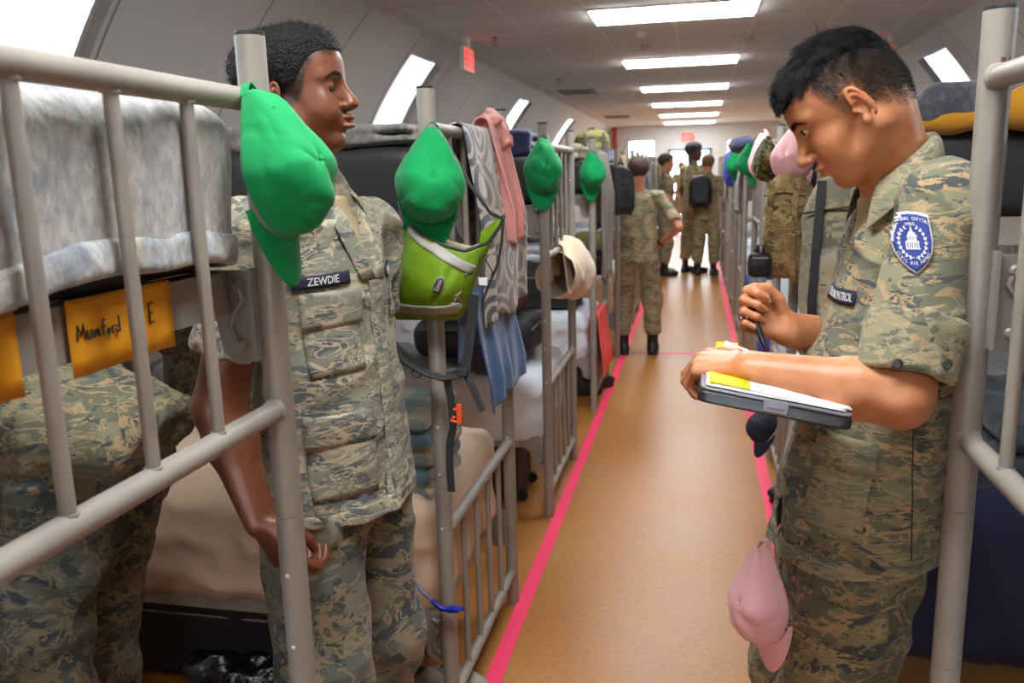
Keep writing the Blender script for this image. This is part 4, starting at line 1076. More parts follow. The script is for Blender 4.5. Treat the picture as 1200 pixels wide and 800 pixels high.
    j=rs.randn(len(idx),3)*.0007; dl=H@V(-.25,0,-1); dv=no[idx]*.55+dl*.8+rs.randn(len(idx),3)*.15; dv/=np.linalg.norm(dv,axis=1)[:,None]
    ln=(.003+.008*np.clip((q[idx,2]-zl[idx])/.06,0,1))
    par(strands('clipped_hair',co[idx]+j,dv,ln,.00030,M_hair,None,2),hair)
    # long top strands
    me=hair.data; co=np.empty(len(me.vertices)*3,np.float32); me.vertices.foreach_get('co',co); co=co.reshape(-1,3); no=np.array([tuple(v.normal) for v in me.vertices]); q=toh(co)
    ok=(q[:,2]>.055)&(no@(H@V(0,0,1))>-.3); idx=rs.choice(np.where(ok)[0],17000); r0=co[idx]-no[idx]*.004; qq=q[idx]
    sw=np.stack([np.ones(len(idx))*.9,qq[:,1]*6,np.where(qq[:,0]>.075,-.35,-.06)-.9*np.abs(qq[:,1])/.07*.4],1); clump=np.stack([noise(r0*70,1),noise(r0*70,2),noise(r0*70,3)],1)
    sw=sw@H.T; nn=no[idx]; sw=sw-nn*(sw*nn).sum(1)[:,None]*.85; dv=sw+nn*.05+clump*.30+rs.randn(len(idx),3)*.06; dv/=np.linalg.norm(dv,axis=1)[:,None]
    ln=(.020+.014*rs.rand(len(idx)))*np.where(qq[:,0]>.06,.42,1); par(strands('strand',r0,dv,ln,.00042,M_hair,None,5,curve=np.tile(H@V(0.10,0,-.12),(len(idx),1))+clump*.2),hair)
    n=9; r0=hc+(H@np.stack([rs.uniform(-.05,-.01,n),rs.uniform(-.03,.04,n),np.full(n,.132)])).T; dv=(H@np.stack([rs.uniform(-.5,.3,n),rs.uniform(-.5,.5,n),np.ones(n)])).T; par(strands('stray_hair',r0,dv/np.linalg.norm(dv,axis=1)[:,None],rs.uniform(.008,.020,n),.0004,M_hair,None,4,curve=rs.randn(n,3)*.3),hair)
    # brows
    me=body.data; q=toh(np.array([tuple(v.co) for v in me.vertices])); y=np.abs(q[:,1]); zb=np.interp(y,[.008,.02,.034,.05],[.0345,.039,.041,.033])
    ok=(np.abs(q[:,2]-zb)<np.interp(y,[.01,.03,.05],[.0045,.0036,.0015]))&(y>.011)&(y<.051)&(q[:,0]>.055)
    co=np.array([tuple(v.co) for v in me.vertices]); no=np.array([tuple(v.normal) for v in me.vertices]); idx=rs.choice(np.where(ok)[0],500); sg=np.sign(q[idx,1]); dv=(H@np.stack([-.35*np.ones(500),sg*.8,.35*np.ones(500)])).T+no[idx]*.35; dv/=np.linalg.norm(dv,axis=1)[:,None]
    par(strands('eyebrow',co[idx],dv,.007,.0003,M_hair,None,2),body)
    # jacket
    T=unit(ch-hip); hl=l
    def fj(P):
        d=sd_ecap(P,hip+T*.10,ch+T*.0,(.158,.124),(.150,.102),side=l)
        d=smin(d,sd_ecap(P,V(.358,1.383,1.402),V(.352,1.622,1.400),(.042,.060),(.042,.060),side=(0,0,1)),.07)
        d=smin(d,sd_cap(P,V(.345,1.497,1.355),V(.326,1.495,1.425),.098,.060),.03)
        sk=sd_ecap(P,V(.283,1.485,.66),V(.302,1.49,1.06),(.182,.150),(.162,.122),side=l); d=smin(d,sk,.03)
        for S,E,hm in ((SL,EL,SL+(EL-SL)*.84),(SR,ER,SR+(ER-SR)*.84)):
            ax=unit(E-S); s=sd_cap(P,S,hm,.059,.060)
            s=smax(s,(P-hm)@ax,.004); s=np.maximum(s,-sd_cap(P,hm-ax*.03,hm+ax*.05,.047,.047)); d=smin(d,s,.014)
        fo=folds(P,V(.2,.1,1),7.0,.35,42)*.007+folds(P,V(.8,.2,-.35),9,.4,48)*.006+noise(P*13,44)*.006
        # drape bunched at the armpit
        fo=fo+folds(P,V(-.3,.0,1),16,.2,50)*.006*np.exp(-((P-V(.40,1.36,1.27))**2).sum(1)/.006)
        fo=fo*(1-.85*np.exp(-((P-V(.286,1.25,1.348))**2).sum(1)/.0035)); d=d-fo+.004
        hem=.803-.16*(.30-P[:,0]).clip(-.2,.2)+.004*noise(np.stack([P[:,0]*9,P[:,1]*9,P[:,2]*0],1),31)
        d=smax(d,hem-P[:,2],.004)
        d=np.maximum(d,-sd_ecap(P,V(.283,1.485,.68),V(.285,1.485,.815),(.168,.136),(.164,.132),side=l))
        nk=sd_cap(P,hc+H@V(-.045,0,-.01),neckb+V(.0,0,.0),.053,.056); d=smax(d,-nk,.004)
        q=P-neckb; a=q@f; b=q@l; z=P[:,2]
        vee=np.maximum(np.abs(b)-.05*((z-1.27)/.12).clip(0,1.3),np.maximum(1.27-z,.0-a)); d=smax(d,-np.maximum(vee,-(a-.02)),.004)
        return d
    jk=par(sdf_obj('jacket',fj,(.02,1.13,.74),(.56,1.86,1.46),.0035,M_abu2,None,2)); bv=bvh_of(jk)
    def fhm(P): hem=.803-.16*(.30-P[:,0]).clip(-.2,.2); return smax(fj(P)-.0022,P[:,2]-hem-.034,.002)
    par(sdf_obj('hem',fhm,(.02,1.13,.74),(.56,1.86,.88),.0035,M_hemc,None,2))
    # rolled cuffs
    for S,E,s_ in ((SL,EL,1),(SR,ER,-1)):
        ax=unit(E-S); c0=S+(E-S)*.60; c1=S+(E-S)*.90
        def fc(P,c0=c0,c1=c1,ax=ax):
            rr=sd_ecap(P,c0-ax*.05,c1+ax*.05,(.067,.064),(.066,.064),side=(1,0,.25)); d=smax(smax(rr,(P-c1)@ax,.008),-(P-c0)@ax,.008)
            d=d-noise(P*20,60+s_)*.005-folds(P,ax,12,.2,62)*.003; return np.maximum(d,-sd_cap(P,c0-ax*.1,c1+ax*.1,.056,.053))
        cc=(c0+c1)/2; par(sdf_obj('cuff',fc,cc-.12,cc+.12,.003,M_hemc,None,2))
    # collar
    cb=MB(); n=44; ang=np.linspace(math.radians(-140),math.radians(140),n); G=[]; ca=math.radians(184); cf=V(math.cos(ca),math.sin(ca),0); cl=V(-cf[1],cf[0],0)
    for a in ang:
        d=-math.cos(a)*cf*.72+math.sin(a)*cl; fr=(1-math.cos(a))/2; tip=max(0,(abs(a)-math.radians(90))/math.radians(60))
        base=neckb+d*(.060+.018*fr)+V(0,0,.015-.065*fr**1.5); top=neckb+d*(.062+.012*fr)+V(.004,0,.062-.085*fr**1.2)
        fall=neckb+d*(.098+.010*fr)+V(0,0,.010-.075*fr-.045*tip); mid=(top+fall)/2+d*.006+V(0,0,.012)
        G.append([base,base*.4+top*.6-d*.001,top,top*.55+mid*.45+V(0,0,.003),mid,fall])
    cb.grid(np.array(G)); par(cb.build('collar',M_hemc,solid=.003,sub=2,autosmooth=0))
    def ft(P):
        d=sd_ecap(P,hip+T*.2,ch,(.13,.10),(.135,.096),side=l); d=smin(d,sd_cap(P,neckb,ch,.060,.078),.03); return smax(d,P[:,2]-1.415+.35*((P-neckb)@f),.004)
    par(sdf_obj('undershirt',ft,(.15,1.3,1.0),(.5,1.7,1.45),.005,M_tee,None))
    # patches
    D=unit(V(.12,1,-.05))            # looking from the camera side onto the left sleeve
    Ux=V(1,-.08,0); Uz=unit(V(-.14,0,1)); pc=V(.286,1.2,1.348)
    tf=lambda x,y:(pc+unit(Ux)*x*.66+Uz*y*.88)
    shield=[(0,.0475),(.018,.046),(.036,.041),(.0375,.02),(.038,0),(.034,-.018),(.025,-.032),(.012,-.043),(0,-.050),(-.012,-.043),(-.025,-.032),(-.034,-.018),(-.038,0),(-.0375,.02),(-.036,.041),(-.018,.046)]
    def dens(pts,k=4):
        o=[]; 
        for i in range(len(pts)):
            a,b=V(*pts[i]),V(*pts[(i+1)%len(pts)]); o+=[tuple(a+(b-a)*t/k) for t in range(k)]
        return o
    px_=sdf_obj('tmp',lambda P:sd_cap(P,SL,SL+(EL-SL)*.84,.060,.061),(.2,1.1,1.15),(.5,1.42,1.5),.006,M_thread,None,1); bp_=bvh_of(px_); bpy.data.objects.remove(px_)
    sh=par(decal_fan('shoulder_patch',[tf(*p) for p in dens(shield)],tf(0,0),bp_,D,.003,M_thread,None,10,.0018))
    M_blue=mat('patch_blue',srgb(44,62,140),.8,bump=(600,.4,.001)); b2=bvh_of(sh)
    fld=decal_fan('patch_field',[tf(p[0]*.92,p[1]*.92) for p in dens(shield)],tf(0,0),b2,D,.0022,M_blue,None,10,.001); par(fld,sh)
    b3=bvh_of(fld,sh)
    def em(n,quads,o_=.0022):
        mb=MB()
        for Q in quads:
            P=lay([tf(*p) for p in Q],b3,D,o_); mb.add(P,[tuple(range(len(Q)))])
        o=mb.build(n,M_thread,smooth=False,solid=.0006); par(o,sh)
    R=lambda x0,y0,x1,y1:[(x0,y0),(x1,y0),(x1,y1),(x0,y1)]
    quads=[R(-.013,-.012,.013,-.0095)]+[R(-.0125+k*.0042,-.0095,-.0125+k*.0042+.0026,-.001) for k in range(6)]+[R(-.012,-.001,.012,.0012),R(-.0085,.0012,.0085,.0028)]+[R(-.008+k*.0034,.0028,-.008+k*.0034+.002,.008) for k in range(5)]
    quads+=[R(-.0085,.008,.0085,.0095),[(-.0075,.0095),(.0075,.0095),(.006,.0135),(.003,.0165),(-.003,.0165),(-.006,.0135)],R(-.0018,.0165,.0018,.0205),R(-.0007,.0205,.0007,.0245)]
    em('dome_emblem',quads)
    quads=[]
    for sg in (-1,1):
        for k in range(9):
            a=math.radians(-78+k*17); r=.0245; cx,cy=sg*r*math.cos(a)*.98,-.0005+r*1.02*math.sin(a)
            for o_ in (-.55,.55):
                t=a+PI/2+o_; dx,dy=sg*math.cos(t)*.0058,math.sin(t)*.0058; nx,ny=-dy*.26,dx*.26
                quads.append([(cx,cy),(cx+dx*.5+nx,cy+dy*.5+ny),(cx+dx,cy+dy),(cx+dx*.5-nx,cy+dy*.5-ny)])
        for k in range(8):
            a0=math.radians(-86+k*17); a1=math.radians(-86+(k+1)*17); quads.append([(sg*.0238*math.cos(a0),.0243*math.sin(a0)),(sg*.0248*math.cos(a0),.0253*math.sin(a0)),(sg*.0248*math.cos(a1),.0253*math.sin(a1)),(sg*.0238*math.cos(a1),.0243*math.sin(a1))])
    em('laurel_wreath',quads)
    def arc_text(s,r,a0,a1,size,flip,cy=0,sq=.8):
        n=len(s)
        vs=[];fs=[];k=0
        for i,chh in enumerate(s):
            if chh==' ': continue
            v,fc=text_mesh(chh,1.0,2,.012); a=math.radians(a0+(a1-a0)*i/(n-1)); v=v*size; x,y=v[:,0]*sq,v[:,1]
            if not flip: th=a-PI/2; px,py=r*math.cos(a),cy+r*math.sin(a)
            else: th=a+PI/2; px,py=r*math.cos(a),cy+r*math.sin(a)
            X=px+x*math.cos(th)-y*math.sin(th); Y=py+x*math.sin(th)+y*math.cos(th)
            vs.append(np.stack([X,Y],1)); fs+=[tuple(i_+k for i_ in t) for t in fc]; k+=len(v)
        v=np.concatenate(vs); P=lay([tf(*p) for p in v],b3,D,.0022); mb=MB(); mb.add(P,fs); par(mb.build('lettering',M_thread,smooth=False,solid=.0005),sh)
    arc_text('NATIONAL CAPITAL',.075,115,65,.0078,False,-.0385,.78)
    v,fc=text_mesh('WING',1.0,2,.012); P=lay([tf(p[0]*.0072*.85,.0275+p[1]*.0072) for p in v],b3,D,.0022); mb=MB(); mb.add(P,fc); par(mb.build('lettering',M_thread,smooth=False,solid=.0005),sh)
    arc_text('CIVIL AIR PATROL',.034,212,328,.0078,True,.0005,.78)
    # service tape low on the left breast
    Dn=unit(V(.75,.65,0)); tl=unit(V(.42,-.9,.0)); c=V(.15,1.34,1.275)
    tc_=V(.222,1.46,1.240)
    q=[tc_-tl*.052+V(0,0,-.0125),tc_+tl*.052+V(0,0,-.0125),tc_+tl*.052+V(0,0,.0125),tc_-tl*.052+V(0,0,.0125)]
    tp,_=decal('service_tape',q,bv,Dn,.004,M_navy,None,16,4,.0012,3); par(tp); tb=bvh_of(tp,jk)
    t=decal_text('lettering','CIVIL AIR PATROL',tc_+V(0,0,0),tl,V(0,0,1),.0185,tb,Dn,.0018,M_thread,None,.62,.012); par(t,tp)
    # front edge, lower pocket with flap, side seam and hem band
    D2=unit(V(.35,.94,0))
    o,_=decal('hip_pocket',[V(.135,1.2,1.005),V(.232,1.2,.995),V(.218,1.2,.865),V(.112,1.2,.875)],bv,D2,.004,M_hemc,None,12,12,.004,4,.005); par(o)
    o,_=decal('pocket_flap',[V(.132,1.2,1.040),V(.238,1.2,1.030),V(.236,1.2,.975),V(.133,1.2,.985),][:4],bv,D2,.010,M_hemc,None,12,6,.003,3,.002); par(o)
    M_seam=mat('dark_seam',srgb(58,58,46),.9)
    for x0,x1,za,zb in ((.318,.333,1.16,.83),(.402,.395,1.36,1.10)):
        mb=MB(); Q=lay([V(x0+(x1-x0)*t,1.2,za+(zb-za)*t) for t in np.linspace(0,1,40)],bv,V(.05,1,0),.0006); mb.tube(list(Q),.0011,5); par(mb.build('seam',M_seam),jk)
    cc_=SL+(EL-SL)*.80
    for q_ in (V(.318,1.15,1.205),V(.222,1.16,1.215)):
        hn=bv.find_nearest(Vector(q_)); 
    cuf=[o for o in root.children if o.name.startswith('cuff')][0]; bc=bvh_of(cuf)
    for q_ in (V(.338,1.10,1.188),V(.232,1.10,1.225)):
        Q=lay([q_],bc,V(-.1,1,0),.003)[0]; mb=MB(); mb.lathe([(.0075,-.001),(.008,.001),(.005,.002),(.0045,.0012)],14,Q,axis=(0,-1,0)); par(mb.build('button',M_button),cuf)
    # trousers
    kL=V(.245,1.400,.50); kR=V(.225,1.575,.50)
    def fp(P):
        d=sd_ecap(P,V(.285,1.487,.86),hip+V(0,0,.06),(.150,.100),(.146,.098),side=l)
        for sg,kn in ((1,kL),(-1,kR)):
            hp=V(.280,1.487,.84)+l*.085*sg; an=V(.262,1.487,.20)+l*.09*sg
            a=sd_ecap(P,hp,kn,(.090,.094),(.082,.090),side=l); a=smin(a,sd_ecap(P,kn,an,(.084,.096),(.070,.078),side=l),.05); d=smin(d,a,.025)
        fo=folds(P,V(.2,.1,1),8,.3,71)*.010+folds(P,V(.9,.2,-.3),9,.4,72)*.009+noise(P*11,73)*.006
        return smax(d-fo+.005,.15-P[:,2],.01)
    tr=par(sdf_obj('trousers',fp,(-.02,1.22,.12),(.52,1.80,1.0),.0045,M_abup2,None,2)); bt=bvh_of(tr)
    o,_=decal('cargo_pocket',[V(.175,1.2,.735),V(.30,1.2,.72),V(.285,1.2,.52),V(.16,1.2,.53)],bt,V(0,1,0),.002,M_abup2,None,12,14,.002,4,.009); par(o)
    o,_=decal('pocket_flap',[V(.17,1.2,.765),V(.31,1.2,.745),V(.305,1.2,.68),V(.168,1.2,.695)],bt,V(0,1,0),.012,M_abup2,None,12,6,.002,3,.002); par(o)
    for sg in (1,-1):
        a_=V(.262,1.487,0)+l*.09*sg; par(boot('boot',a_,az+sg*.12,M_boot,None))
    return root
# ------------------------------------------------------------------ clipboard, papers, pen, ring
def clipboard():
    root=thing('clipboard','black storage clipboard with papers held by the person at the right','clipboard',(.11,1.29,1.13))
    c=V(.112,1.285,1.124); ux=unit(V(.200,-.005,-.034)); uy=unit(V(.0,1,-.06)); uy=unit(uy-ux*(uy@ux)); uz=np.cross(ux,uy)
    Mx=np.eye(4); Mx[:3,0]=ux; Mx[:3,1]=uy; Mx[:3,2]=uz; Mx[:3,3]=c
    INV=Matrix.Translation((-.11,-1.29,-1.13))
    def par(o,pp=root): o.parent=pp; o.matrix_parent_inverse=INV if pp is root else Matrix(); return o
    W,D,r=.104,.130,.014
    def rr(w,d,r,n=6):
        o=[]
        for cx,cy,a0 in ((w-r,d-r,0),(-w+r,d-r,90),(-w+r,-d+r,180),(w-r,-d+r,270)):
            for k in range(n+1): a=math.radians(a0+90*k/n); o.append((cx+r*math.cos(a),cy+r*math.sin(a)))
        return o
    M_bl=mat('clip_black',(.018,.016,.02),.35); M_cl=mat('clip_smoky_plastic',srgb(120,118,128),.25,spec=.6); M_pap=mat('paper',srgb(238,236,232),.7); M_yel=mat('highlight_yellow',srgb(238,226,30),.6); M_mt=mat('clip_metal',srgb(170,170,170),.3,metal=.9)
    b=MB(); b.prism(rr(W,D,r),-.017,.000,Mx); par(b.build('tray',M_bl,bevel=.003,smooth=True))
    b=MB(); b.prism(rr(W-.001,D-.001,r),.0006,.0055,Mx); par(b.build('lid',M_cl,bevel=.002))
    b=MB(); b.box((-.016,-D-.006,-.012),(.018,-D+.012,.003),M=Mx); b.box((-.010,-D-.008,-.006),(.012,-D-.004,-.001),M=Mx); par(b.build('latch',M_cl,bevel=.0015,smooth=False))
    for i,(dx,dy,an,th,n) in enumerate(((-.002,-.004,.5,.0078,'paper'),(.0,.0,-1.2,.0092,'paper'),(.004,.003,1.8,.0106,'paper'))):
        M2=Mx@np.array(Matrix.Rotation(math.radians(an),4,'Z')); b=MB()
        g=np.array([[(M2@np.array([x+dx,y+dy,th+.0012*math.sin(x*40+i)*(1 if i else .2),1]))[:3] for y in np.linspace(-.120,.110,8)] for x in np.linspace(-.094,.094,10)]); b.grid(g); par(b.build('paper',M_pap,solid=.0012,autosmooth=0))
    b=MB(); g=np.array([[(Mx@np.array([x,y,.0122,1]))[:3] for y in np.linspace(-.119,-.03,4)] for x in np.linspace(-.092,-.035,4)]); b.grid(g); par(b.build('yellow_slip',M_yel,solid=.0008))
    b=MB(); g=np.array([[(Mx@np.array([x,.092+.03*t,.0125+.028*t*t+.006*(x+.06)*20*t,1]))[:3] for t in np.linspace(0,1,6)] for x in np.linspace(-.085,-.05,4)]); b.grid(g); par(b.build('curled_slip',M_yel,solid=.0008))
    b=MB(); g=np.array([[(Mx@np.array([x,.07+.045*t,.0126+.030*t*t*(1-(x+.07)/.07*.5),1]))[:3] for t in np.linspace(0,1,6)] for x in np.linspace(-.072,-.0,5)]); b.grid(g); par(b.build('curled_paper',M_pap,solid=.0006))
    b=MB(); b.box((-.05,D-.03,.008),(.05,D-.004,.016),M=Mx); b.tube([(Mx@np.array([-.055,D-.03,.018,1]))[:3],(Mx@np.array([.055,D-.03,.018,1]))[:3]],.004,10); par(b.build('clip',M_mt,bevel=.001,smooth=False))
    # ruled marks on the top sheet
    b=MB()
    for k in range(13):
        y=-.108+.016*k; b.box((-.028,y,.0123),(.080-.02*rng.random(),y+.0013,.0125),M=Mx)
    par(b.build('printed_lines',mat('print_grey',srgb(120,120,126),.7),smooth=False))
    # pen lying on the board
    b=MB(); a=(Mx@np.array([-.05,.095,.024,1]))[:3]; e=(Mx@np.array([.06,.06,.018,1]))[:3]; b.tube([a,a+(e-a)*.03,e],[.002,.0045,.0045],10); tag(b.build('pen',mat('pen_dark',srgb(60,58,60),.3)),'dark pen with a brass tip lying on the clipboard papers','pen')
    # pen in the writing hand
    R=C2; hd=np.array([R['fR'],R['sR'],R['nR']]).T; P=lambda x,y,z:R['WR']+hd@V(x,y,z)
    a=P(.040,-.042,-.038); e=P(.078,.004,-.028); dr=unit(a-e); b=MB(); b.tube([a+dr*.020,a+dr*.012,a,a-dr*.03,e-dr*.02],[.0010,.0030,.0052,.0050,.0045],14); tag(b.build('pen',mat('pen_black',(.012,.012,.013),.35)),'black pen gripped in the raised far hand of the person at the right','pen')
    # ring on the ring finger
    f2=[c_ for c_ in R['handR'] if c_[0]=='f2'][0]; m_=(np.array(f2[1])*.45+np.array(f2[2])*.55); ax=unit(np.array(f2[2])-np.array(f2[1])); b=MB()
    u=unit(np.cross(ax,V(0,0,1))); w=np.cross(ax,u); rr_=f2[3]*1.02
    b.tube([m_+(math.cos(t)*u+math.sin(t)*w)*rr_ for t in np.linspace(0,2*PI,25)],.0016,8,cap=False)
    cam=unit(V(0,0,1.45)-m_); cam=unit(cam-ax*(cam@ax)); b.lathe([(.0045,-.001),(.0055,.0012),(.003,.0028)],12,m_+cam*rr_,axis=cam)
    o=b.build('ring',mat('silver',srgb(214,206,196),.2,metal=1)); tag(o,'silver ring on the finger of the raised far hand','ring')
# ------------------------------------------------------------------ bedding, bags, caps and towels
_yaw,_pitch,_roll,_f=.2196,.1967,-.0266,977.1
_F=V(-math.sin(_yaw)*math.cos(_pitch),math.cos(_yaw)*math.cos(_pitch),-math.sin(_pitch)); _R0=V(math.cos(_yaw),math.sin(_yaw),0); _U0=np.cross(_R0,_F)
_R=math.cos(_roll)*_R0+math.sin(_roll)*_U0; _U=-math.sin(_roll)*_R0+math.cos(_roll)*_U0
def at(px,py,y=None,x=None,z=None):
    """the place seen at photo pixel (px,py) on the plane y, x or z"""
    r=_F+_R*(px-600)/_f-_U*(py-400)/_f; o=V(0,0,1.45)
    t=(x-o[0])/r[0] if x is not None else ((y-o[1])/r[1] if y is not None else (z-o[2])/r[2])
    return o+r*t
M_mat_dark=mat('mattress_black_vinyl',(.022,.021,.022),.55,spec=.35,bump=(120,.25,.002))
M_sheet=mat('white_sheet',srgb(230,236,246),.85,bump=(22,.5,.006),sheen=.1)
M_sheetp=mat('pale_pink_sheet',srgb(226,196,168),.85,bump=(22,.5,.006),sheen=.1)
M_sheetn=mat('navy_sheet',srgb(32,34,66),.85,bump=(60,.3,.003),sheen=.1)
M_sheetb=mat('blue_sheet',srgb(40,96,170),.8,bump=(22,.4,.006))
def rbox_obj(name,lo,hi,r,h,m,noise_a=.004,freq=8,foldd=None,folda=0,seed=0,extra=None,parent=None):
    lo=V(*lo);hi=V(*hi);c=(lo+hi)/2;s=(hi-lo)/2
    def fn(P):
        d=sd_box(P,c,s,None,r)-noise(P*freq,seed)*noise_a
        if foldd is not None: d=d-folds(P,foldd,9,.3,seed+1)*folda
        return extra(P,d) if extra else d
    return sdf_obj(name,fn,lo-.04,hi+.04,h,m,parent,2)
def move_mesh(o,c):
    """re-centre an object's mesh on c"""
    o.data.transform(Matrix.Translation((-c[0],-c[1],-c[2]))); o.location=tuple(c); return o
mproto={}
for k,m_,z0,z1,na,fa in (('dark',M_mat_dark,1.329,1.525,.004,0),('white',M_sheet,.304,.610,.006,.012),('pink',M_sheetp,.310,.640,.006,.012),('navy',M_sheetn,.346,.560,.005,.007),('blue',M_sheetb,.346,.53,.004,.005)):
    o=rbox_obj('mattress',(-1.93,.035 if k=='dark' else .016,z0),(-.040,BW-(.035 if k=='dark' else .016),z1),.06 if k!='dark' else .035,.014,m_,na,7,V(.3,1,.2) if fa else None,fa,3)
    mproto[k]=o
plan_left=['white','pink','white','white','pink','white','white','navy','white','white']
plan_right=['white','navy','white','white','blue','white','white','white','white','white']
used=set(); zc_={'dark':1.329,'white':.346}
def place_mat(kind,side,i,label,grp):
    o=mproto[kind] if kind not in used else mproto[kind].copy()
    if kind in used: C.objects.link(o)
    used.add(kind)
    if side=='left': o.location=(-.6,left_y[i],0)
    else: o.rotation_euler=(0,0,PI); o.location=(.385,right_y1[i],0)
    tag(o,label,'mattress',grp)
colname={'white':'white-sheeted','pink':'pale pink sheeted','navy':'navy-sheeted','blue':'blue-sheeted'}
for side,ys,plan in (('left',left_y,plan_left),('right',right_y1,plan_right)):
    for i in range(10):
        if i<len(ys):
            place_mat('dark',side,i,'thick black mattress on the upper bunk of the %s bed in the %s row'%(ORD[i],side),'black mattresses on the upper bunks')
            place_mat(plan[i],side,i,'%s mattress on the lower bunk of the %s bed in the %s row'%(colname[plan[i]],ORD[i],side),'mattresses on the lower bunks')
# soft fleece over the end of the near left upper mattress
def fleece_mat(name,c1,c2,streak=None,sc=5):
    m=mat(name,c1,.95,sheen=.6,spec=.1); nt=m.node_tree; b=nt.nodes['Principled BSDF']; L=nt.links; tc=nt.nodes['Texture Coordinate']
    n=N_(nt,'TexNoise'); n.inputs['Scale'].default_value=sc; n.inputs['Detail'].default_value=7; n.inputs['Distortion'].default_value=1.2; n.inputs['Roughness'].default_value=.7; L.new(tc.outputs['Object'],n.inputs['Vector'])
    r=N_(nt,'MapRange',i1=.40,i2=.60); L.new(n.outputs['Fac'],r.inputs[0]); a=N_(nt,'Mix',data_type='RGBA'); a.inputs[6].default_value=(*c1,1); a.inputs[7].default_value=(*c2,1); L.new(r.outputs[0],a.inputs[0]); prev=a.outputs[2]
    n3=N_(nt,'TexNoise'); n3.inputs['Scale'].default_value=85; n3.inputs['Detail'].default_value=4; mp=N_(nt,'Mapping'); mp.inputs['Scale'].default_value=(1,1,.6); mp.inputs['Rotation'].default_value=(.6,0,0); L.new(tc.outputs['Object'],mp.inputs['Vector']); L.new(mp.outputs[0],n3.inputs['Vector'])
    r3=N_(nt,'MapRange',i1=.35,i2=.65,i3=.78,i4=1.12); L.new(n3.outputs['Fac'],r3.inputs[0])
    ml=N_(nt,'Mix',data_type='RGBA',blend_type='MULTIPLY'); ml.inputs[0].default_value=1; L.new(prev,ml.inputs[6]); cc=N_(nt,'CombineColor'); 
    for k in range(3): L.new(r3.outputs[0],cc.inputs[k])
    L.new(cc.outputs[0],ml.inputs[7]); prev=ml.outputs[2]
    if streak:
        sp=N_(nt,'SeparateXYZ'); L.new(tc.outputs['Object'],sp.inputs[0]); 
        for yy in (.83,.985,.55):
            s_=N_(nt,'Math',operation='SUBTRACT',i1=yy); L.new(sp.outputs['Y'],s_.inputs[0]); ab=N_(nt,'Math',operation='ABSOLUTE'); L.new(s_.outputs[0],ab.inputs[0]); rr=N_(nt,'MapRange',i1=.004,i2=.011,i3=.45,i4=0); L.new(ab.outputs[0],rr.inputs[0])
            x=N_(nt,'Mix',data_type='RGBA'); x.inputs[7].default_value=(*streak,1); L.new(rr.outputs[0],x.inputs[0]); L.new(prev,x.inputs[6]); prev=x.outputs[2]
    L.new(prev,b.inputs['Base Color'])
    bp=N_(nt,'Bump'); bp.inputs['Strength'].default_value=.8; bp.inputs['Distance'].default_value=.004; L.new(n3.outputs['Fac'],bp.inputs['Height']); L.new(bp.outputs[0],b.inputs['Normal'])
    return m
M_fleece=fleece_mat('grey_fleece',srgb(198,196,190),srgb(150,152,154),srgb(168,140,108))
M_fleece_d=fleece_mat('grey_fleece_dark',srgb(150,146,140),srgb(122,120,118),None,9)
def f_fleece(P):
    c=V(-1.135,.70,1.435); d=sd_box(P,c,V(.516,.382,.125),None,.055)
    d=d-noise(P*6,5)*.010-folds(P,V(0,.3,1),7,.3,6)*.006
    hem=1.345+.010*np.sin(P[:,1]*9)+.012*noise(np.stack([P[:,1]*6,P[:,0]*6,P[:,0]*0],1),8)
    d=smax(d,hem-P[:,2],.006); return np.maximum(d,-sd_box(P,c-V(0,0,.03),V(.502,.369,.13),None,.05))
o=sdf_obj('fleece_blanket',f_fleece,(-1.72,.26,1.28),(-.58,1.14,1.60),.006,M_fleece,None,2)
tag(o,'thick light grey fleece blanket over the near left upper bunk','blanket')
def f_hem(P):
    c=V(-1.135,.70,1.435); d=sd_box(P,c,V(.520,.386,.15),None,.055)-noise(P*6,5)*.010-.003-noise(P*22,9)*.006
    hem=1.345+.010*np.sin(P[:,1]*9)+.012*noise(np.stack([P[:,1]*6,P[:,0]*6,P[:,0]*0],1),8)
    d=smax(smax(d,hem-.004-P[:,2],.01),P[:,2]-hem-.040,.008); return np.maximum(d,-sd_box(P,c-V(0,0,.03),V(.502,.369,.13),None,.05))
M_hem=fleece_mat('fleece_hem',srgb(208,208,200),srgb(150,158,168),srgb(186,170,120),14)
h_=sdf_obj('hem',f_hem,(-1.72,.26,1.29),(-.58,1.15,1.44),.006,M_hem,o,2)
# folded or crumpled blankets
def folded(name,lo,hi,layers,m,label,cat='blanket',group=None,h=.008,seed=0,na=.006,r=.35):
    lo=V(*lo);hi=V(*hi);t=(hi[2]-lo[2])/layers
    def fn(P):
        d=np.full(len(P),9.)
        for k in range(layers):
            c=(lo+hi)/2; c=V(c[0],c[1],lo[2]+t*(k+.5)); s=(hi-lo)/2; s=V(s[0]-.004*((k*7+seed)%3),s[1]-.004*((k*5+seed)%3),t/2)
            d=smin(d,sd_box(P,c,s,None,t*.48),t*r*.35)
        return d-noise(P*9,seed)*na-noise(P*24,seed+3)*na*.3
    o=sdf_obj(name,fn,lo-.03,hi+.03,h,m,None,2); return tag(o,label,cat,group)
folded('folded_blanket',(-.93,1.90,1.528),(-.655,2.25,1.578),2,M_fleece_d,'folded grey-brown blanket on the upper bunk right of the left person\'s head',seed=1,na=.010)
folded('folded_blanket',(-1.75,1.95,1.528),(-1.10,2.4,1.585),2,M_fleece_d,'grey blanket lying on the upper bunk left of the left person\'s head',seed=2,na=.012)
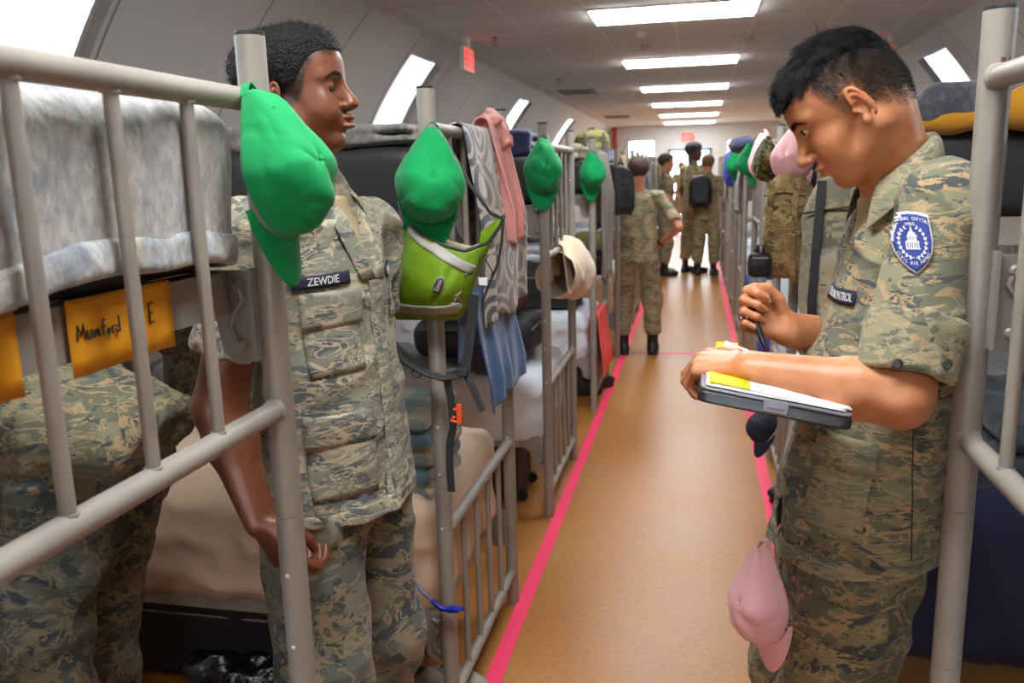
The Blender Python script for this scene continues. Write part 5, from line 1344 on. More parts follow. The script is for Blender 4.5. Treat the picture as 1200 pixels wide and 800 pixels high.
def plaid():
    m=mat('plaid_wool',srgb(196,190,160),.95,sheen=.3,bump=(200,.5,.002)); nt=m.node_tree; b=nt.nodes['Principled BSDF']; L=nt.links; tc=nt.nodes['Texture Coordinate']; sp=N_(nt,'SeparateXYZ'); L.new(tc.outputs['Object'],sp.inputs[0]); prev=None
    def stripe(out,per,off,a,colr,prev,fac=1):
        s_=N_(nt,'Math',operation='ADD',i1=off); L.new(out,s_.inputs[0]); w=N_(nt,'Math',operation='PINGPONG',i1=per); L.new(s_.outputs[0],w.inputs[0]); c=N_(nt,'Math',operation='LESS_THAN',i1=a); L.new(w.outputs[0],c.inputs[0])
        f_=N_(nt,'Math',operation='MULTIPLY',i1=fac); L.new(c.outputs[0],f_.inputs[0]); x=N_(nt,'Mix',data_type='RGBA'); x.inputs[7].default_value=(*colr,1); L.new(f_.outputs[0],x.inputs[0])
        if prev is None: x.inputs[6].default_value=(*srgb(200,194,166),1)
        else: L.new(prev,x.inputs[6])
        return x.outputs[2]
    p=stripe(sp.outputs['Z'],.05,.012,.018,srgb(120,160,176),None,.9); p=stripe(sp.outputs['Z'],.05,-.012,.007,srgb(52,92,110),p,.9)
    p=stripe(sp.outputs['X'],.09,.03,.030,srgb(110,146,166),p,.6); p=stripe(sp.outputs['Y'],.08,.0,.030,srgb(100,138,160),p,.6)
    L.new(p,b.inputs['Base Color']); return m
M_plaid=plaid()
o=folded('folded_plaid_blanket',(-1.06,1.94,.612),(-.655,2.26,.85),5,M_plaid,'folded blue and cream plaid blanket stacked on the second left lower bunk',seed=4,na=.007,h=.006,r=.2)
# ---- cloth hung over a rail
def drape(name,x,y0,y1,z,zf,zb,m,label,cat='towel',amp=.012,npl=4,seed=0,out=.020,skew=0,nar=0,group=None,uvs=6,back_x=-1,th=.004,flare=.03):
    """x rail position, front hangs to zf on the aisle side, back to zb; soft pleats deepen downwards"""
    ny,nv=56,60; rr=.019+th; P=np.zeros((ny,nv,3)); UV=np.zeros((ny,nv,2)); r_=random.Random(seed); ph=[r_.uniform(0,6.28) for _ in range(5)]
    Lf=z-zf; Lb=z-zb; arc=PI*rr; T=Lf+arc+Lb
    for i in range(ny):
        u=i/(ny-1)
        for j in range(nv):
            s=j/(nv-1)*T
            if s<Lb: side=back_x; dz=Lb-s; px=x+back_x*rr; pz=z-dz
            elif s<Lb+arc: a=(s-Lb)/arc*PI; px=x+back_x*rr*math.cos(a); pz=z+rr*math.sin(a); dz=0; side=0
            else: dz=s-Lb-arc; side=-back_x; px=x-back_x*rr; pz=z-dz
            t=min(1,dz/.25); w=math.sin(u*PI*2*npl+ph[0]+1.2*math.sin(u*5+ph[1]))*.7+.5*math.sin(u*PI*npl*1.1+ph[2]+dz*4)+.25*math.sin(u*31+ph[3]+dz*8)
            px+=side*(amp*t*(w+1.1)+.004*t)
            yy=y0+(y1-y0)*(u+(nar*(.5-u)*t)); yy+=skew*dz+.010*t*math.sin(dz*12+ph[4])+amp*.35*t*math.cos(u*PI*2*npl+ph[0])
            hemw=.012*math.sin(u*9+ph[1])*(dz/max(.05,(Lf if side>0 else Lb)))
            P[i,j]=(px,yy,pz+hemw); UV[i,j]=(u*(y1-y0)*uvs,s*uvs)
    mb=MB(); mb.grid(P); o=mb.build(name,m,solid=th,autosmooth=0,uv=UV.reshape(-1,2)); return tag(o,label,cat,group)
def paisley():
    m=mat('patterned_towel',srgb(120,116,118),.95,sheen=.4,bump=(300,.5,.002)); nt=m.node_tree; b=nt.nodes['Principled BSDF']; L=nt.links
    uv=N_(nt,'UVMap'); n=N_(nt,'TexNoise'); n.inputs['Scale'].default_value=1.6; L.new(uv.outputs[0],n.inputs['Vector']); mx=N_(nt,'Mix',data_type='RGBA'); mx.inputs[0].default_value=.14; L.new(uv.outputs[0],mx.inputs[6]); L.new(n.outputs['Color'],mx.inputs[7])
    v=N_(nt,'TexVoronoi',feature='F1'); v.inputs['Scale'].default_value=1.35; v.inputs['Randomness'].default_value=.55; L.new(mx.outputs[2],v.inputs['Vector'])
    s=N_(nt,'Math',operation='MULTIPLY',i1=24); L.new(v.outputs['Distance'],s.inputs[0]); sn=N_(nt,'Math',operation='SINE'); L.new(s.outputs[0],sn.inputs[0]); g=N_(nt,'Math',operation='GREATER_THAN',i1=.25); L.new(sn.outputs[0],g.inputs[0])
    sp=N_(nt,'SeparateXYZ'); L.new(uv.outputs[0],sp.inputs[0]); d=N_(nt,'Math',operation='LESS_THAN',i1=.75); L.new(sp.outputs[0],d.inputs[0])
    base=N_(nt,'Mix',data_type='RGBA'); base.inputs[6].default_value=(*srgb(146,132,122),1); base.inputs[7].default_value=(*srgb(92,98,112),1); L.new(d.outputs[0],base.inputs[0])
    x=N_(nt,'Mix',data_type='RGBA'); x.inputs[7].default_value=(*srgb(206,198,188),1); L.new(g.outputs[0],x.inputs[0]); L.new(base.outputs[2],x.inputs[6]); L.new(x.outputs[2],b.inputs['Base Color']); return m
M_pais=paisley()
M_blue=mat('blue_terry',srgb(84,128,184),.95,sheen=.4,bump=(260,.6,.003),var=(9,srgb(62,102,160),.4,.65))
M_pinkt=mat('pink_cotton',srgb(232,160,152),.9,sheen=.2,bump=(60,.4,.003)); M_cream=mat('cream_terry',srgb(232,208,176),.95,sheen=.4,bump=(220,.5,.003))
M_greyt=mat('grey_terry',srgb(142,132,128),.95,sheen=.3,bump=(260,.6,.003)); M_coral=mat('coral_mesh',srgb(246,92,88),.8,bump=(120,.5,.003)); M_olive=mat('olive_nylon',srgb(122,120,66),.8,bump=(30,.4,.005)); M_beige=mat('beige_wool',srgb(196,180,152),.95,bump=(40,.5,.005),sheen=.3)
M_navyf=mat('navy_fleece',srgb(48,54,88),.95,sheen=.4,bump=(160,.5,.003))
drape('blue_towel',-.6,2.14,2.555,1.12,.80,.95,M_blue,'blue terry towel hanging low from the second left bunk under the patterned towel',amp=.015,npl=2.5,seed=5,skew=.20,nar=.0)
drape('patterned_towel',-.6,2.10,2.60,1.562,1.045,1.25,M_pais,'grey and white swirl patterned towel over the second left bunk rail',amp=.018,npl=2.5,seed=2,skew=.22,nar=-.12,uvs=7)
drape('pink_towel',-.6,2.36,2.555,1.590,1.25,1.35,M_pinkt,'pink cloth bunched over the rail behind the patterned towel',amp=.022,npl=2.4,seed=8,skew=.2,th=.005)
def lump(name,c,r,m,label,cat,h=.009,seed=0,na=.012,R=None,group=None,ext=None,fr=9,fa=.008):
    c=V(*c);r=V(*r)
    def fn(P):
        d=sd_ell(P,c,r,R); 
        if ext is not None: d=ext(P,d)
        return d-noise(P*fr,seed)*na-folds(P,V(.3,.5,1),fr*1.4,.4,seed+2)*fa
    mr=r.max()+.05; return tag(sdf_obj(name,fn,c-mr,c+mr,h,m,None,2),label,cat,group)
lump('pink_hood',(-.60,2.50,1.580),(.040,.085,.050),M_pinkt,'pink hooded cloth bunched on top of the second left bunk rail','cloth',h=.006,seed=4,na=.026,fr=14,fa=.014)
# cream towel through the lower guard rail of the third bunk
def cream(P,d):
    d=smin(d,sd_cap(P,V(-.60,3.66,1.03),V(-.56,4.02,1.00),.075,.085),.05); d=smin(d,sd_cap(P,V(-.63,3.60,1.0),V(-.56,3.95,.93),.07,.07),.05); return d
lump('cream_towel',(-.585,3.88,1.06),(.085,.19,.105),M_cream,'cream towel bundled round the guard rail of the third left bunk','towel',h=.008,seed=7,ext=cream,na=.012)
drape('cream_cloth',-.6,3.66,3.98,1.122,.93,.98,M_cream,'cream cloth corner hanging through the third left bunk guard rail',amp=.02,npl=2,seed=11,th=.006)
# blankets on top of the third bunk
folded('navy_blanket',(-1.05,3.42,1.53),(-.66,3.98,1.63),3,M_navyf,'folded navy blue blankets on top of the third left upper bunk',seed=6,na=.014,h=.012)
folded('beige_roll',(-.98,4.98,1.53),(-.67,5.5,1.62),2,M_beige,'beige folded blanket on the fourth left upper bunk',seed=8,na=.012,h=.012)
drape('grey_towel',-.6,5.0,5.62,1.562,.82,1.2,M_greyt,'long grey towel hanging from the fourth left bunk rail',amp=.020,npl=5,seed=12)
o=drape('coral_shirt',-.6,4.99,5.45,.585,.22,.45,M_coral,'bright coral sports shirt hanging from the low rail of the fourth left bunk','shirt',amp=.02,npl=2,seed=13)
# black duffels on the third lower bunk
M_blackn=mat('black_nylon',(.020,.020,.022),.6,spec=.4,bump=(90,.4,.003)); M_maroon=mat('maroon_nylon',srgb(96,34,40),.7,bump=(40,.4,.003)); M_charc=mat('charcoal_luggage',srgb(52,46,50),.7,bump=(70,.4,.003))
def bag(name,lo,hi,m,label,r=.06,h=.01,cat='bag',seed=0,group=None,wheels=False,handle=True):
    lo=V(*lo);hi=V(*hi); c=(lo+hi)/2
    t=thing(name,label,cat,(c[0],c[1],lo[2]),0,group); inv=Matrix.Translation((-c[0],-c[1],-lo[2]))
    o=rbox_obj('body',lo,hi,r,h,m,.008,7,V(.3,1,.5),.004,seed); o.parent=t; o.matrix_parent_inverse=inv
    s=hi-lo; zz=lo[2]+s[2]*.78
    if handle:
        b=MB(); b.ribbon([V(c[0]-s[0]*.18,c[1]-s[1]*.1,hi[2]-.012),V(c[0]-s[0]*.14,c[1],hi[2]+.025),V(c[0]+s[0]*.14,c[1],hi[2]+.025),V(c[0]+s[0]*.18,c[1]-s[1]*.1,hi[2]-.012)],.03,.004,up=V(0,0,1)); q=b.build('handle',M_dark); q.parent=t; q.matrix_parent_inverse=inv
    b=MB(); x0,x1,y0,y1=lo[0]-.001,hi[0]+.001,lo[1]-.001,hi[1]+.001; k=r*.6
    b.tube([V(x1-.0,y0+k,zz),V(x1,y1-k,zz)],.0035,6); b.tube([V(x0+k,y0,zz),V(x1-k,y0,zz)],.0035,6); q=b.build('zip',M_steel); q.parent=t; q.matrix_parent_inverse=inv
    if wheels:
        for yy in (lo[1]+.05,hi[1]-.05):
            b=MB(); b.lathe([(.024,-.012),(.026,-.006),(.026,.006),(.024,.012)],16,(hi[0]+.010,yy,.027),axis=(0,1,0)); q=b.build('wheel',M_dark); q.parent=t; q.matrix_parent_inverse=inv
    return t
bag('duffel_bag',(-1.25,3.50,.645),(-.70,3.95,.82),M_blackn,'large black duffel on the third left lower bunk',.07,seed=3)
bag('duffel_bag',(-1.30,5.05,.620),(-.70,5.55,.88),M_blackn,'black duffel standing on the fourth left lower bunk',.08,seed=4)
bag('duffel_bag',(-1.02,3.56,.825),(-.78,3.88,.93),M_maroon,'maroon bag lying on top of the black duffel',.04,seed=5,handle=False)
bag('duffel_bag',(-2.45,2.02,.620),(-2.05,2.45,.84),M_blackn,'black bag on the second left lower bunk behind the two left people',.08,seed=14)
bag('suitcase',(-1.30,3.45,.005),(-.76,3.78,.275),M_charc,'charcoal wheeled suitcase under the third left bunk',.035,seed=6,wheels=True,cat='suitcase')
bag('suitcase',(-1.45,5.05,.005),(-.8,5.4,.27),M_blackn,'black suitcase under the fourth left bunk',.035,seed=7,wheels=True,cat='suitcase')
bag('suitcase',(-2.0,1.98,.005),(-.90,2.42,.275),M_blackn,'long black suitcase shape added as the darkness under the second left bunk',.035,seed=8,wheels=True,cat='suitcase')  # oversized dark luggage put in as the blackness below this bunk
lump('blue_clothes',(-.86,3.42,.70),(.13,.07,.10),M_navyf,'dark blue clothes heaped on the near edge of the third left lower bunk','clothes',seed=21,na=.02)
# ---- caps
M_green=mat('green_cotton',srgb(0,154,84),.8,sheen=.15,bump=(500,.3,.001),spec=.3); M_pinkc=mat('pink_cap_cotton',srgb(246,186,190),.85,sheen=.15,bump=(500,.3,.001)); M_camoc=camo_mat('camo_leaf',srgb(52,58,30),srgb(96,98,44),srgb(132,112,60),srgb(24,24,16),sc=2.0,stretch=1,snap=.001)
def make_cap(m,crumple=.006,seed=0,flat=1.0,name='baseball_cap',pin=1.0,sq=.80):
    """x towards the brim, z towards the button; origin at the centre of the rim"""
    root=thing(name,'','cap')
    a,b,h=.096,.078*flat,.112; nt_,np_=96,30; P=np.zeros((nt_,np_,3))
    for i in range(nt_):
        th=2*PI*i/nt_
        for j in range(np_):
            t=j/(np_-1); r=math.cos(t*PI/2)**.62; z=h*math.sin(t*PI/2)**.92
            g=abs(((th/(PI/3))+.5)%1-.5); gr=.0030*math.exp(-(g/.022)**2)*(1-t*.5)
            P[i,j]=((a-gr)*r*math.cos(th),(b-gr)*r*math.sin(th),z*(1+.06*math.cos(th)))
    Q=P.reshape(-1,3); n1=noise(Q*16+seed*3.3,seed)[:,None]; n2=noise(Q*30+seed,seed+1)[:,None]; fl=folds(Q,V(.6,.8,.2),15,.3,seed+4)[:,None]; w=(Q[:,2:3]/h).clip(0,1)**.6
    Q=Q*(1+(n1*crumple*12+n2*crumple*3.5-fl*crumple*9)*w); P=Q.reshape(nt_,np_,3)
    def pinch(A):
        A=A.copy(); t=((-A[...,0])/a).clip(0,1)**1.3; A[...,1]*=1-pin*.62*t; A[...,2]*=1-pin*.45*t; A[...,0]-=pin*.030*t; A[...,2]*=sq; return A
    P=pinch(P); mb=MB(); F=[]
    for i in range(nt_):
        for j in range(np_-1):
            th=2*PI*(i+.5)/nt_-PI; th=(th+PI)%(2*PI)-PI
            back=abs(((2*PI*(i+.5)/nt_)-PI)); 
            if back<.42 and j<9 and (back/.42)**2+(j/9)**2<1: continue
            i2=(i+1)%nt_; F.append((i*np_+j,i2*np_+j,i2*np_+j+1,i*np_+j+1))
    mb.add(P.reshape(-1,3),F); o=mb.build('crown',m,solid=.0016,autosmooth=0); o.parent=root
    nb,nr=40,12; B=np.zeros((nb,nr,3))
    for i in range(nb):
        th=math.radians(-62+124*i/(nb-1)); ed=math.cos(th*90/62*PI/180*180/PI*.0) 
        k=math.cos(th/math.radians(62)*PI/2)**.55
        for j in range(nr):
            t=j/(nr-1); r0=V(a*math.cos(th),b*math.sin(th),.002); e=V(a*math.cos(th)*.62+.108*k*.86+.036*k,b*math.sin(th)*(.98),0.0)
            e=V(r0[0]+.070*k,r0[1]*(1-.10*k),0.002); p=r0+(e-r0)*t; p[2]=.002-.012*t*k-(p[1]/b)**2*.020*(.35+.65*t)-.004; B[i,j]=p
    mb=MB(); mb.grid(B); o=mb.build('brim',m,solid=.0032,autosmooth=0); o.parent=root
    i0=P[:,-1].mean(0); mb=MB(); mb.lathe([(.0065,-.002),(.0068,.001),(.003,.0035)],14,i0); o=mb.build('button',m); o.parent=root
    for kk in range(6):
        ii=int((kk+.5)*nt_/6)%nt_; p=P[ii,15]; nn=unit(np.cross(P[(ii+1)%nt_,15]-P[ii-1,15],P[ii,16]-P[ii,14])); nn=nn if nn@p>0 else -nn
        mb=MB(); t_=unit(np.cross(nn,V(0,0,1))); w_=np.cross(nn,t_); mb.tube([p+nn*.001+(math.cos(q)*t_+math.sin(q)*w_)*.0022 for q in np.linspace(0,2*PI,13)],.0007,5,cap=False); o=mb.build('eyelet',m); o.parent=root
    mb=MB(); pts=list(pinch(np.array([V(-a*math.cos(t)*1.0,b*math.sin(t),.008) for t in np.linspace(-.5,.5,9)]))); mb.ribbon(pts,.014,.002,up=[V(p[0],p[1],0) for p in pts]); o=mb.build('strap',m); o.parent=root
    return root
def put_cap(c,pos,X,Z,label,group=None):
    X=unit(X); Z=unit(V(*Z)-X*(V(*Z)@X)); Y=np.cross(Z,X)
    s_=c.scale[0]; c.matrix_world=Matrix(((X[0],Y[0],Z[0],pos[0]),(X[1],Y[1],Z[1],pos[1]),(X[2],Y[2],Z[2],pos[2]),(0,0,0,1)))@Matrix.Scale(s_,4); c['label']=label
    if group: c['group']=group
    return c
G_='green caps hung on the bunk posts'
c=make_cap(M_green,.008,1,.80,sq=.82); p=at(316,190,y=1.045)+V(0,0,-.014); c.scale=(.93,.93,.93); put_cap(c,p,V(.20,.04,-.97),V(.97,-.16,.24),'bright green cap hanging on the nearest left bunk post',G_)
c=make_cap(M_green,.007,2); p=at(503,222,y=1.80); put_cap(c,p+V(0,.01,.02),V(-.06,-.10,-1),V(.38,-.90,.12),'green cap hanging above the lime bag on the second left bunk post',G_)
c=make_cap(M_green,.009,3); p=at(636,203,y=3.29); put_cap(c,p+V(0,.01,.02),V(.0,-.05,-1),V(.30,-.92,.12),'crumpled green cap on the third left bunk post',G_)
c=make_cap(M_green,.008,4); p=at(693,206,y=4.89); put_cap(c,p+V(0,.01,.02),V(.05,-.05,-1),V(.55,-.82,.12),'green cap on the fourth left bunk post beside the grey towel',G_)
c2=copy_tree(c); put_cap(c2,V(.345,5.84,1.50),V(0,0,-1),V(-.75,-.6,.1),'green cap hanging on the right row, nearer of the two there',G_)
c2=copy_tree(c); put_cap(c2,V(.335,7.76,1.50),V(0,-.02,-1),V(-.6,-.75,.1),'green cap hanging on the right row, farther one beside the blue cloth',G_)
c=make_cap(M_pinkc,.010,6,.85,sq=.7); p=at(897,700,y=1.33); put_cap(c,p+V(.0,0,.0),V(.02,-.10,-.98),V(-.75,-.62,.15),'pink cap tucked at the hip of the person at the right'); c.scale=(.78,.78,.78)
c=make_cap(M_pinkc,.004,7); p=at(931,185,y=3.34); put_cap(c,p,V(-.05,-.1,-1),V(-.50,-.80,.10),'pink cap hanging over the camouflage pack on the right row')
c=make_cap(M_pinkc,.006,8); p=at(902,186,y=3.85); put_cap(c,p,V(.2,0,-1),V(-.80,-.5,.10),'pink cap hanging behind the leaf camouflage cap on the right row')
c=make_cap(M_camoc,.010,9,name='baseball_cap'); p=at(904,190,y=3.42); put_cap(c,p,V(.1,-.1,-.9),V(-.9,-.4,.2),'dark green leaf camouflage cap between the two pink caps')
c.scale=(.8,.8,.8)
c=make_cap(mat('navy_cap_cotton',srgb(28,32,46),.85),.006,10); p=at(897,500,y=3.36); put_cap(c,p,V(-.2,-.4,-.5),V(-.6,-.2,.8),'navy cap hanging low on the right row below the clipboard'); c.scale=(.8,.8,.8)
# ---- lime carrier bag on the second left post
def carrier():
    t=thing('carrier_bag','lime green carrier with grey bands hanging on the second left bunk post','carrier bag',(-.58,1.80,1.13)); inv=Matrix.Translation((.58,-1.80,-1.13))
    def par(o,pp=None):
        o.parent=pp or t; o.matrix_parent_inverse=inv if pp is None else Matrix(); return o
    M_lime=mat('lime_nylon',srgb(118,154,26),.55,spec=.35,bump=(60,.4,.004),var=(6,srgb(98,136,20),.4,.7)); M_limed=mat('lime_nylon_side',srgb(104,124,30),.6,bump=(60,.4,.004)); M_refl=mat('grey_reflective_band',srgb(170,166,156),.5,bump=(40,.3,.003)); M_lin=mat('cream_lining',srgb(204,196,150),.8)
    pts_t=[(472,266),(480,262),(500,276),(525,288),(548,294),(570,286),(583,268),(589,254)]
    def top(u):
        xs=[(p[0]-472)/117 for p in pts_t]; return np.interp(u,xs,[p[1] for p in pts_t])
    nu,nv=60,26; P=np.zeros((nu,nv,3)); B=np.zeros((nu,nv,3))
    for i in range(nu):
        u=i/(nu-1); 
        for j in range(nv):
            v=j/(nv-1); pxl=472-15*v+117*u*(1-.11*v); ty=top(u); by=372 if u<.72 else 372-100*((u-.72)/.28)**2.2
            py=ty+(by-ty)*v; bul=.075*math.sin(min(1,u*1.08+.05)*PI)**.7*math.sin((.15+.80*v)*PI)**.6
            q=at(pxl,py,y=1.80); q=q+V(0,-bul+.02,0); P[i,j]=q
            q2=at(pxl,(ty-4)+(by-ty+4)*v,y=1.80); bk=V(q2[0],1.832-.0*v,q2[2]); B[i,j]=bk
    Q=P.reshape(-1,3); n=noise(Q*13,5)*.008+noise(Q*25,6)*.003-folds(Q,V(.5,0,1),12,.3,7)*.006; P=(Q+np.outer(n,V(.1,-1,0))).reshape(nu,nv,3)
    mb=MB(); mb.grid(P); fr=par(mb.build('front_panel',M_lime,solid=.003,autosmooth=0))
    mb=MB(); mb.grid(B[::-1]); par(mb.build('back_panel',M_lin,solid=.003,autosmooth=0))
    mb=MB(); G=np.array([[P[i,-1]*(1-s)+B[i,-1]*s+V(0,0,-.008*math.sin(s*PI)) for s in np.linspace(0,1,5)] for i in range(nu)]); mb.grid(G)
    for ii in (0,nu-1):
        G=np.array([[P[ii,j]*(1-s)+B[ii,j]*s for s in np.linspace(0,1,4)] for j in range(nv)]); mb.grid(G)
    par(mb.build('gusset',M_limed,solid=.002,autosmooth=0))
    bv=BVHTree.FromPolygons([Vector(p) for p in P.reshape(-1,3)],[(i*nv+j,(i+1)*nv+j,(i+1)*nv+j+1,i*nv+j+1) for i in range(nu-1) for j in range(nv-1)])
    D=V(0,1,0); A=lambda px,py: at(px,py,y=1.75)
    def band(name,path,w,m_,off=.004):
        mb=MB(); G=[]
        for k,(px,py) in enumerate(path):
            a=A(px,py-w/2); b=A(px,py+w/2); G.append([a+(b-a)*s for s in np.linspace(0,1,5)])
        G=np.array(G); Q=lay(G.reshape(-1,3),bv,D,off).reshape(G.shape); mb.grid(Q[::-1]); return par(mb.build(name,m_,solid=.0016,autosmooth=0),fr)
    lin=lambda pts,n=24:[(np.interp(s,np.linspace(0,1,len(pts)),[p[0] for p in pts]),np.interp(s,np.linspace(0,1,len(pts)),[p[1] for p in pts])) for s in np.linspace(0,1,n)]
    band('reflective_band',lin([(471,268),(490,282),(520,300),(556,322)],30),13,M_refl)
    band('reflective_band',lin([(459,364),(480,366),(520,366),(552,358)]),12,M_refl)
    band('side_band',lin([(556,322),(557,336),(553,357)],12),10,M_limed,.003)
    # oval badge with its lettering
    c=A(515,334); u=unit(A(520,320)-c); w=unit(V(u[2],0,-u[0])); ov=[c+u*.021*math.cos(q)+w*.0115*math.sin(q) for q in np.linspace(0,2*PI,33)[:-1]]
    bd=par(decal_fan('badge',ov,c,bv,D,.004,M_refl,None,5,.0012),fr); ov=[c+u*.019*math.cos(q)+w*.0097*math.sin(q) for q in np.linspace(0,2*PI,33)[:-1]]
    b2=par(decal_fan('badge_field',ov,c,bv,D,.0062,mat('badge_dark',srgb(60,58,56),.5),None,5,.001),fr)
    q=decal_text('lettering','Kinou',c,u,-w if (-w)[0]<0 else w,.0135,bv,D,.0078,mat('badge_letters',srgb(206,196,180),.6),None,.85,.01); par(q,fr)
    # rolled edge binding, pull cord, white tag
    mb=MB(); mb.tube([P[i,0]+V(0,-.001,.002) for i in range(nu)],.0035,6); par(mb.build('binding',M_dark),fr)
    ed=[A(590,255),A(588,285),A(583,310),A(572,336),A(566,352)]; ed=[p+V(0,.0,0) for p in ed]; mb=MB(); mb.tube(ed,.003,8); par(mb.build('cord',M_dark))
    mb=MB(); mb.tube([A(562,300),A(561,315),A(564,332),A(569,338)],.0016,6); mb.tube([A(568,302),A(577,318),A(574,334)],.0016,6); par(mb.build('pull_cord',M_dark))
    mb=MB(); a=A(561,330); mb.box(a-V(.0,.002,.008),a+V(.020,.002,.009)); par(mb.build('white_tag',M_white,bevel=.001,smooth=False))
    # straps: hanging loop over the rail, padded belt and webbing tails
    mb=MB(); pts=[A(472,266),at(468,240,y=1.80),at(474,200,y=1.82),at(492,160,y=1.835),at(505,148,y=1.90),at(520,160,y=1.88),at(550,215,y=1.84),at(575,250,y=1.80),A(589,256)]
    mb.ribbon(pts,.007,.003,up=V(.2,-1,0)); par(mb.build('hanging_strap',M_dark))
    S=lambda *pp,y=1.79:[at(a,b,y=y) for a,b in pp]
    mb=MB(); pts=S((452,372),(453,392),(463,408),(480,424),(500,437),(520,443),(540,441)); mb.tube([pts[0]]+pts[1:],[.010,.021,.026,.024,.019,.017,.013],12,flat=.38); par(mb.build('padded_belt',M_blackn))
    mb=MB(); ring=at(488,437,y=1.775); mb.tube([ring+V(math.cos(q)*.011,0,math.sin(q)*.011) for q in np.linspace(0,2*PI,21)],.0018,6,cap=False); par(mb.build('ring',M_dark))
    mb=MB(); mb.ribbon(S((556,345),(553,375),(549,410),(545,436)),.022,.003,up=V(0,-1,0)); par(mb.build('webbing',M_blackn))
    mb=MB(); mb.ribbon(S((545,436),(553,452),(560,468),(566,482)),.016,.003,up=V(.2,-1,0)); par(mb.build('webbing',M_blackn))
    mb=MB(); mb.ribbon(S((524,446),(528,465),(530,485),(531,500),(527,520),(527,545),(529,576)),.018,.003,up=V(0,-1,0)); par(mb.build('webbing',M_blackn))
    mb=MB(); a=at(541,436,y=1.785); mb.box(a-V(.014,.005,.010),a+V(.014,.005,.010)); par(mb.build('buckle',M_dark,bevel=.003,smooth=False))
carrier()
mb=MB(); p=at(535,488,y=1.775); mb.tube([p+V(-.006,0,.016),p+V(.008,0,.022),p+V(.007,0,-.014),p+V(-.014,0,-.010),p+V(-.006,0,-.0)],.0040,8); mb.box(p+V(.002,-.004,-.016),p+V(.012,.004,.030)); tag(mb.build('orange_clip',mat('orange_plastic',srgb(255,84,20),.5),bevel=.001,autosmooth=30),'orange plastic clip on the black webbing below the lime bag','clip')
# drinking tube with blue bite valve
t=thing('drinking_tube','clear drinking tube with blue bite valve hanging by the second left bunk post','drinking tube',tuple(at(520,712,y=1.83)))
inv=Matrix.Translation(-t.location)
mb=MB(); mb.tube([at(466,640,y=1.9),at(468,655,y=1.87),at(478,672,y=1.85),at(492,690,y=1.83),at(508,705,y=1.82)],.0042,10); o=mb.build('hose',mat('clear_blue_tube',srgb(120,150,205),.2,trans=.4)); o.parent=t; o.matrix_parent_inverse=inv
M_bv=mat('valve_blue',srgb(24,40,176),.35)
mb=MB(); a,b,c,d=at(506,703,y=1.82),at(516,712,y=1.82),at(524,714,y=1.818),at(543,713,y=1.815); mb.tube([a,b,c],[.006,.0075,.006],12); mb.tube([c,c+(d-c)*.1,c+(d-c)*.6,c+(d-c)*.8,d],[.0058,.0092,.0092,.006,.0052],14); o=mb.build('bite_valve',M_bv); o.parent=t; o.matrix_parent_inverse=inv
# ---- right row
M_greyw=fleece_mat('dark_grey_wool',srgb(96,98,106),srgb(70,72,80),None,9); M_must=mat('mustard_fleece',srgb(196,138,26),.95,sheen=.3,bump=(120,.5,.003))
def f_gw(P):
    d=sd_box(P,V(.98,2.30,1.565),V(.50,.24,.026),None,.025)
    d=smin(d,sd_cap(P,V(.52,2.10,1.575),V(1.3,2.10,1.60),.035,.04),.04); return d-noise(P*7,3)*.022-noise(P*15,4)*.008
tag(sdf_obj('grey_wool_blanket',f_gw,(.40,1.98,1.49),(1.56,2.62,1.68),.009,M_greyw,None,2),'dark grey wool blanket on the second right upper bunk behind the right person','blanket')
def f_mu(P):
    d=sd_cap(P,V(.50,2.10,1.545),V(.70,2.06,1.560),.030,.040); d=smin(d,sd_cap(P,V(.70,2.06,1.560),V(1.2,2.08,1.545),.038,.034),.03); return d-noise(P*10,13)*.014
tag(sdf_obj('mustard_blanket',f_mu,(.42,1.98,1.49),(1.3,2.2,1.63),.007,M_must,None,2),'mustard yellow blanket bunched under the grey one on the second right upper bunk','blanket')
def f_ns(P):
    d=sd_box(P,V(1.15,2.36,.50),V(.70,.42,.215),None,.06); return d-noise(P*5,23)*.016-folds(P,V(0,0,1),7,.3,24)*.012
tag(sdf_obj('navy_bedspread',f_ns,(.38,1.88,.22),(1.95,2.86,.80),.012,M_sheetn,None,2),'navy bedspread draped over the second right lower bunk','bedspread')
M_slate=mat('slate_blanket',srgb(58,68,76),.95,sheen=.3,bump=(80,.5,.004))
folded('slate_blanket',(.70,2.02,.700),(1.35,2.60,.86),2,M_slate,'grey-green blanket folded on the navy bedspread at the right edge',seed=15,h=.01,na=.02)
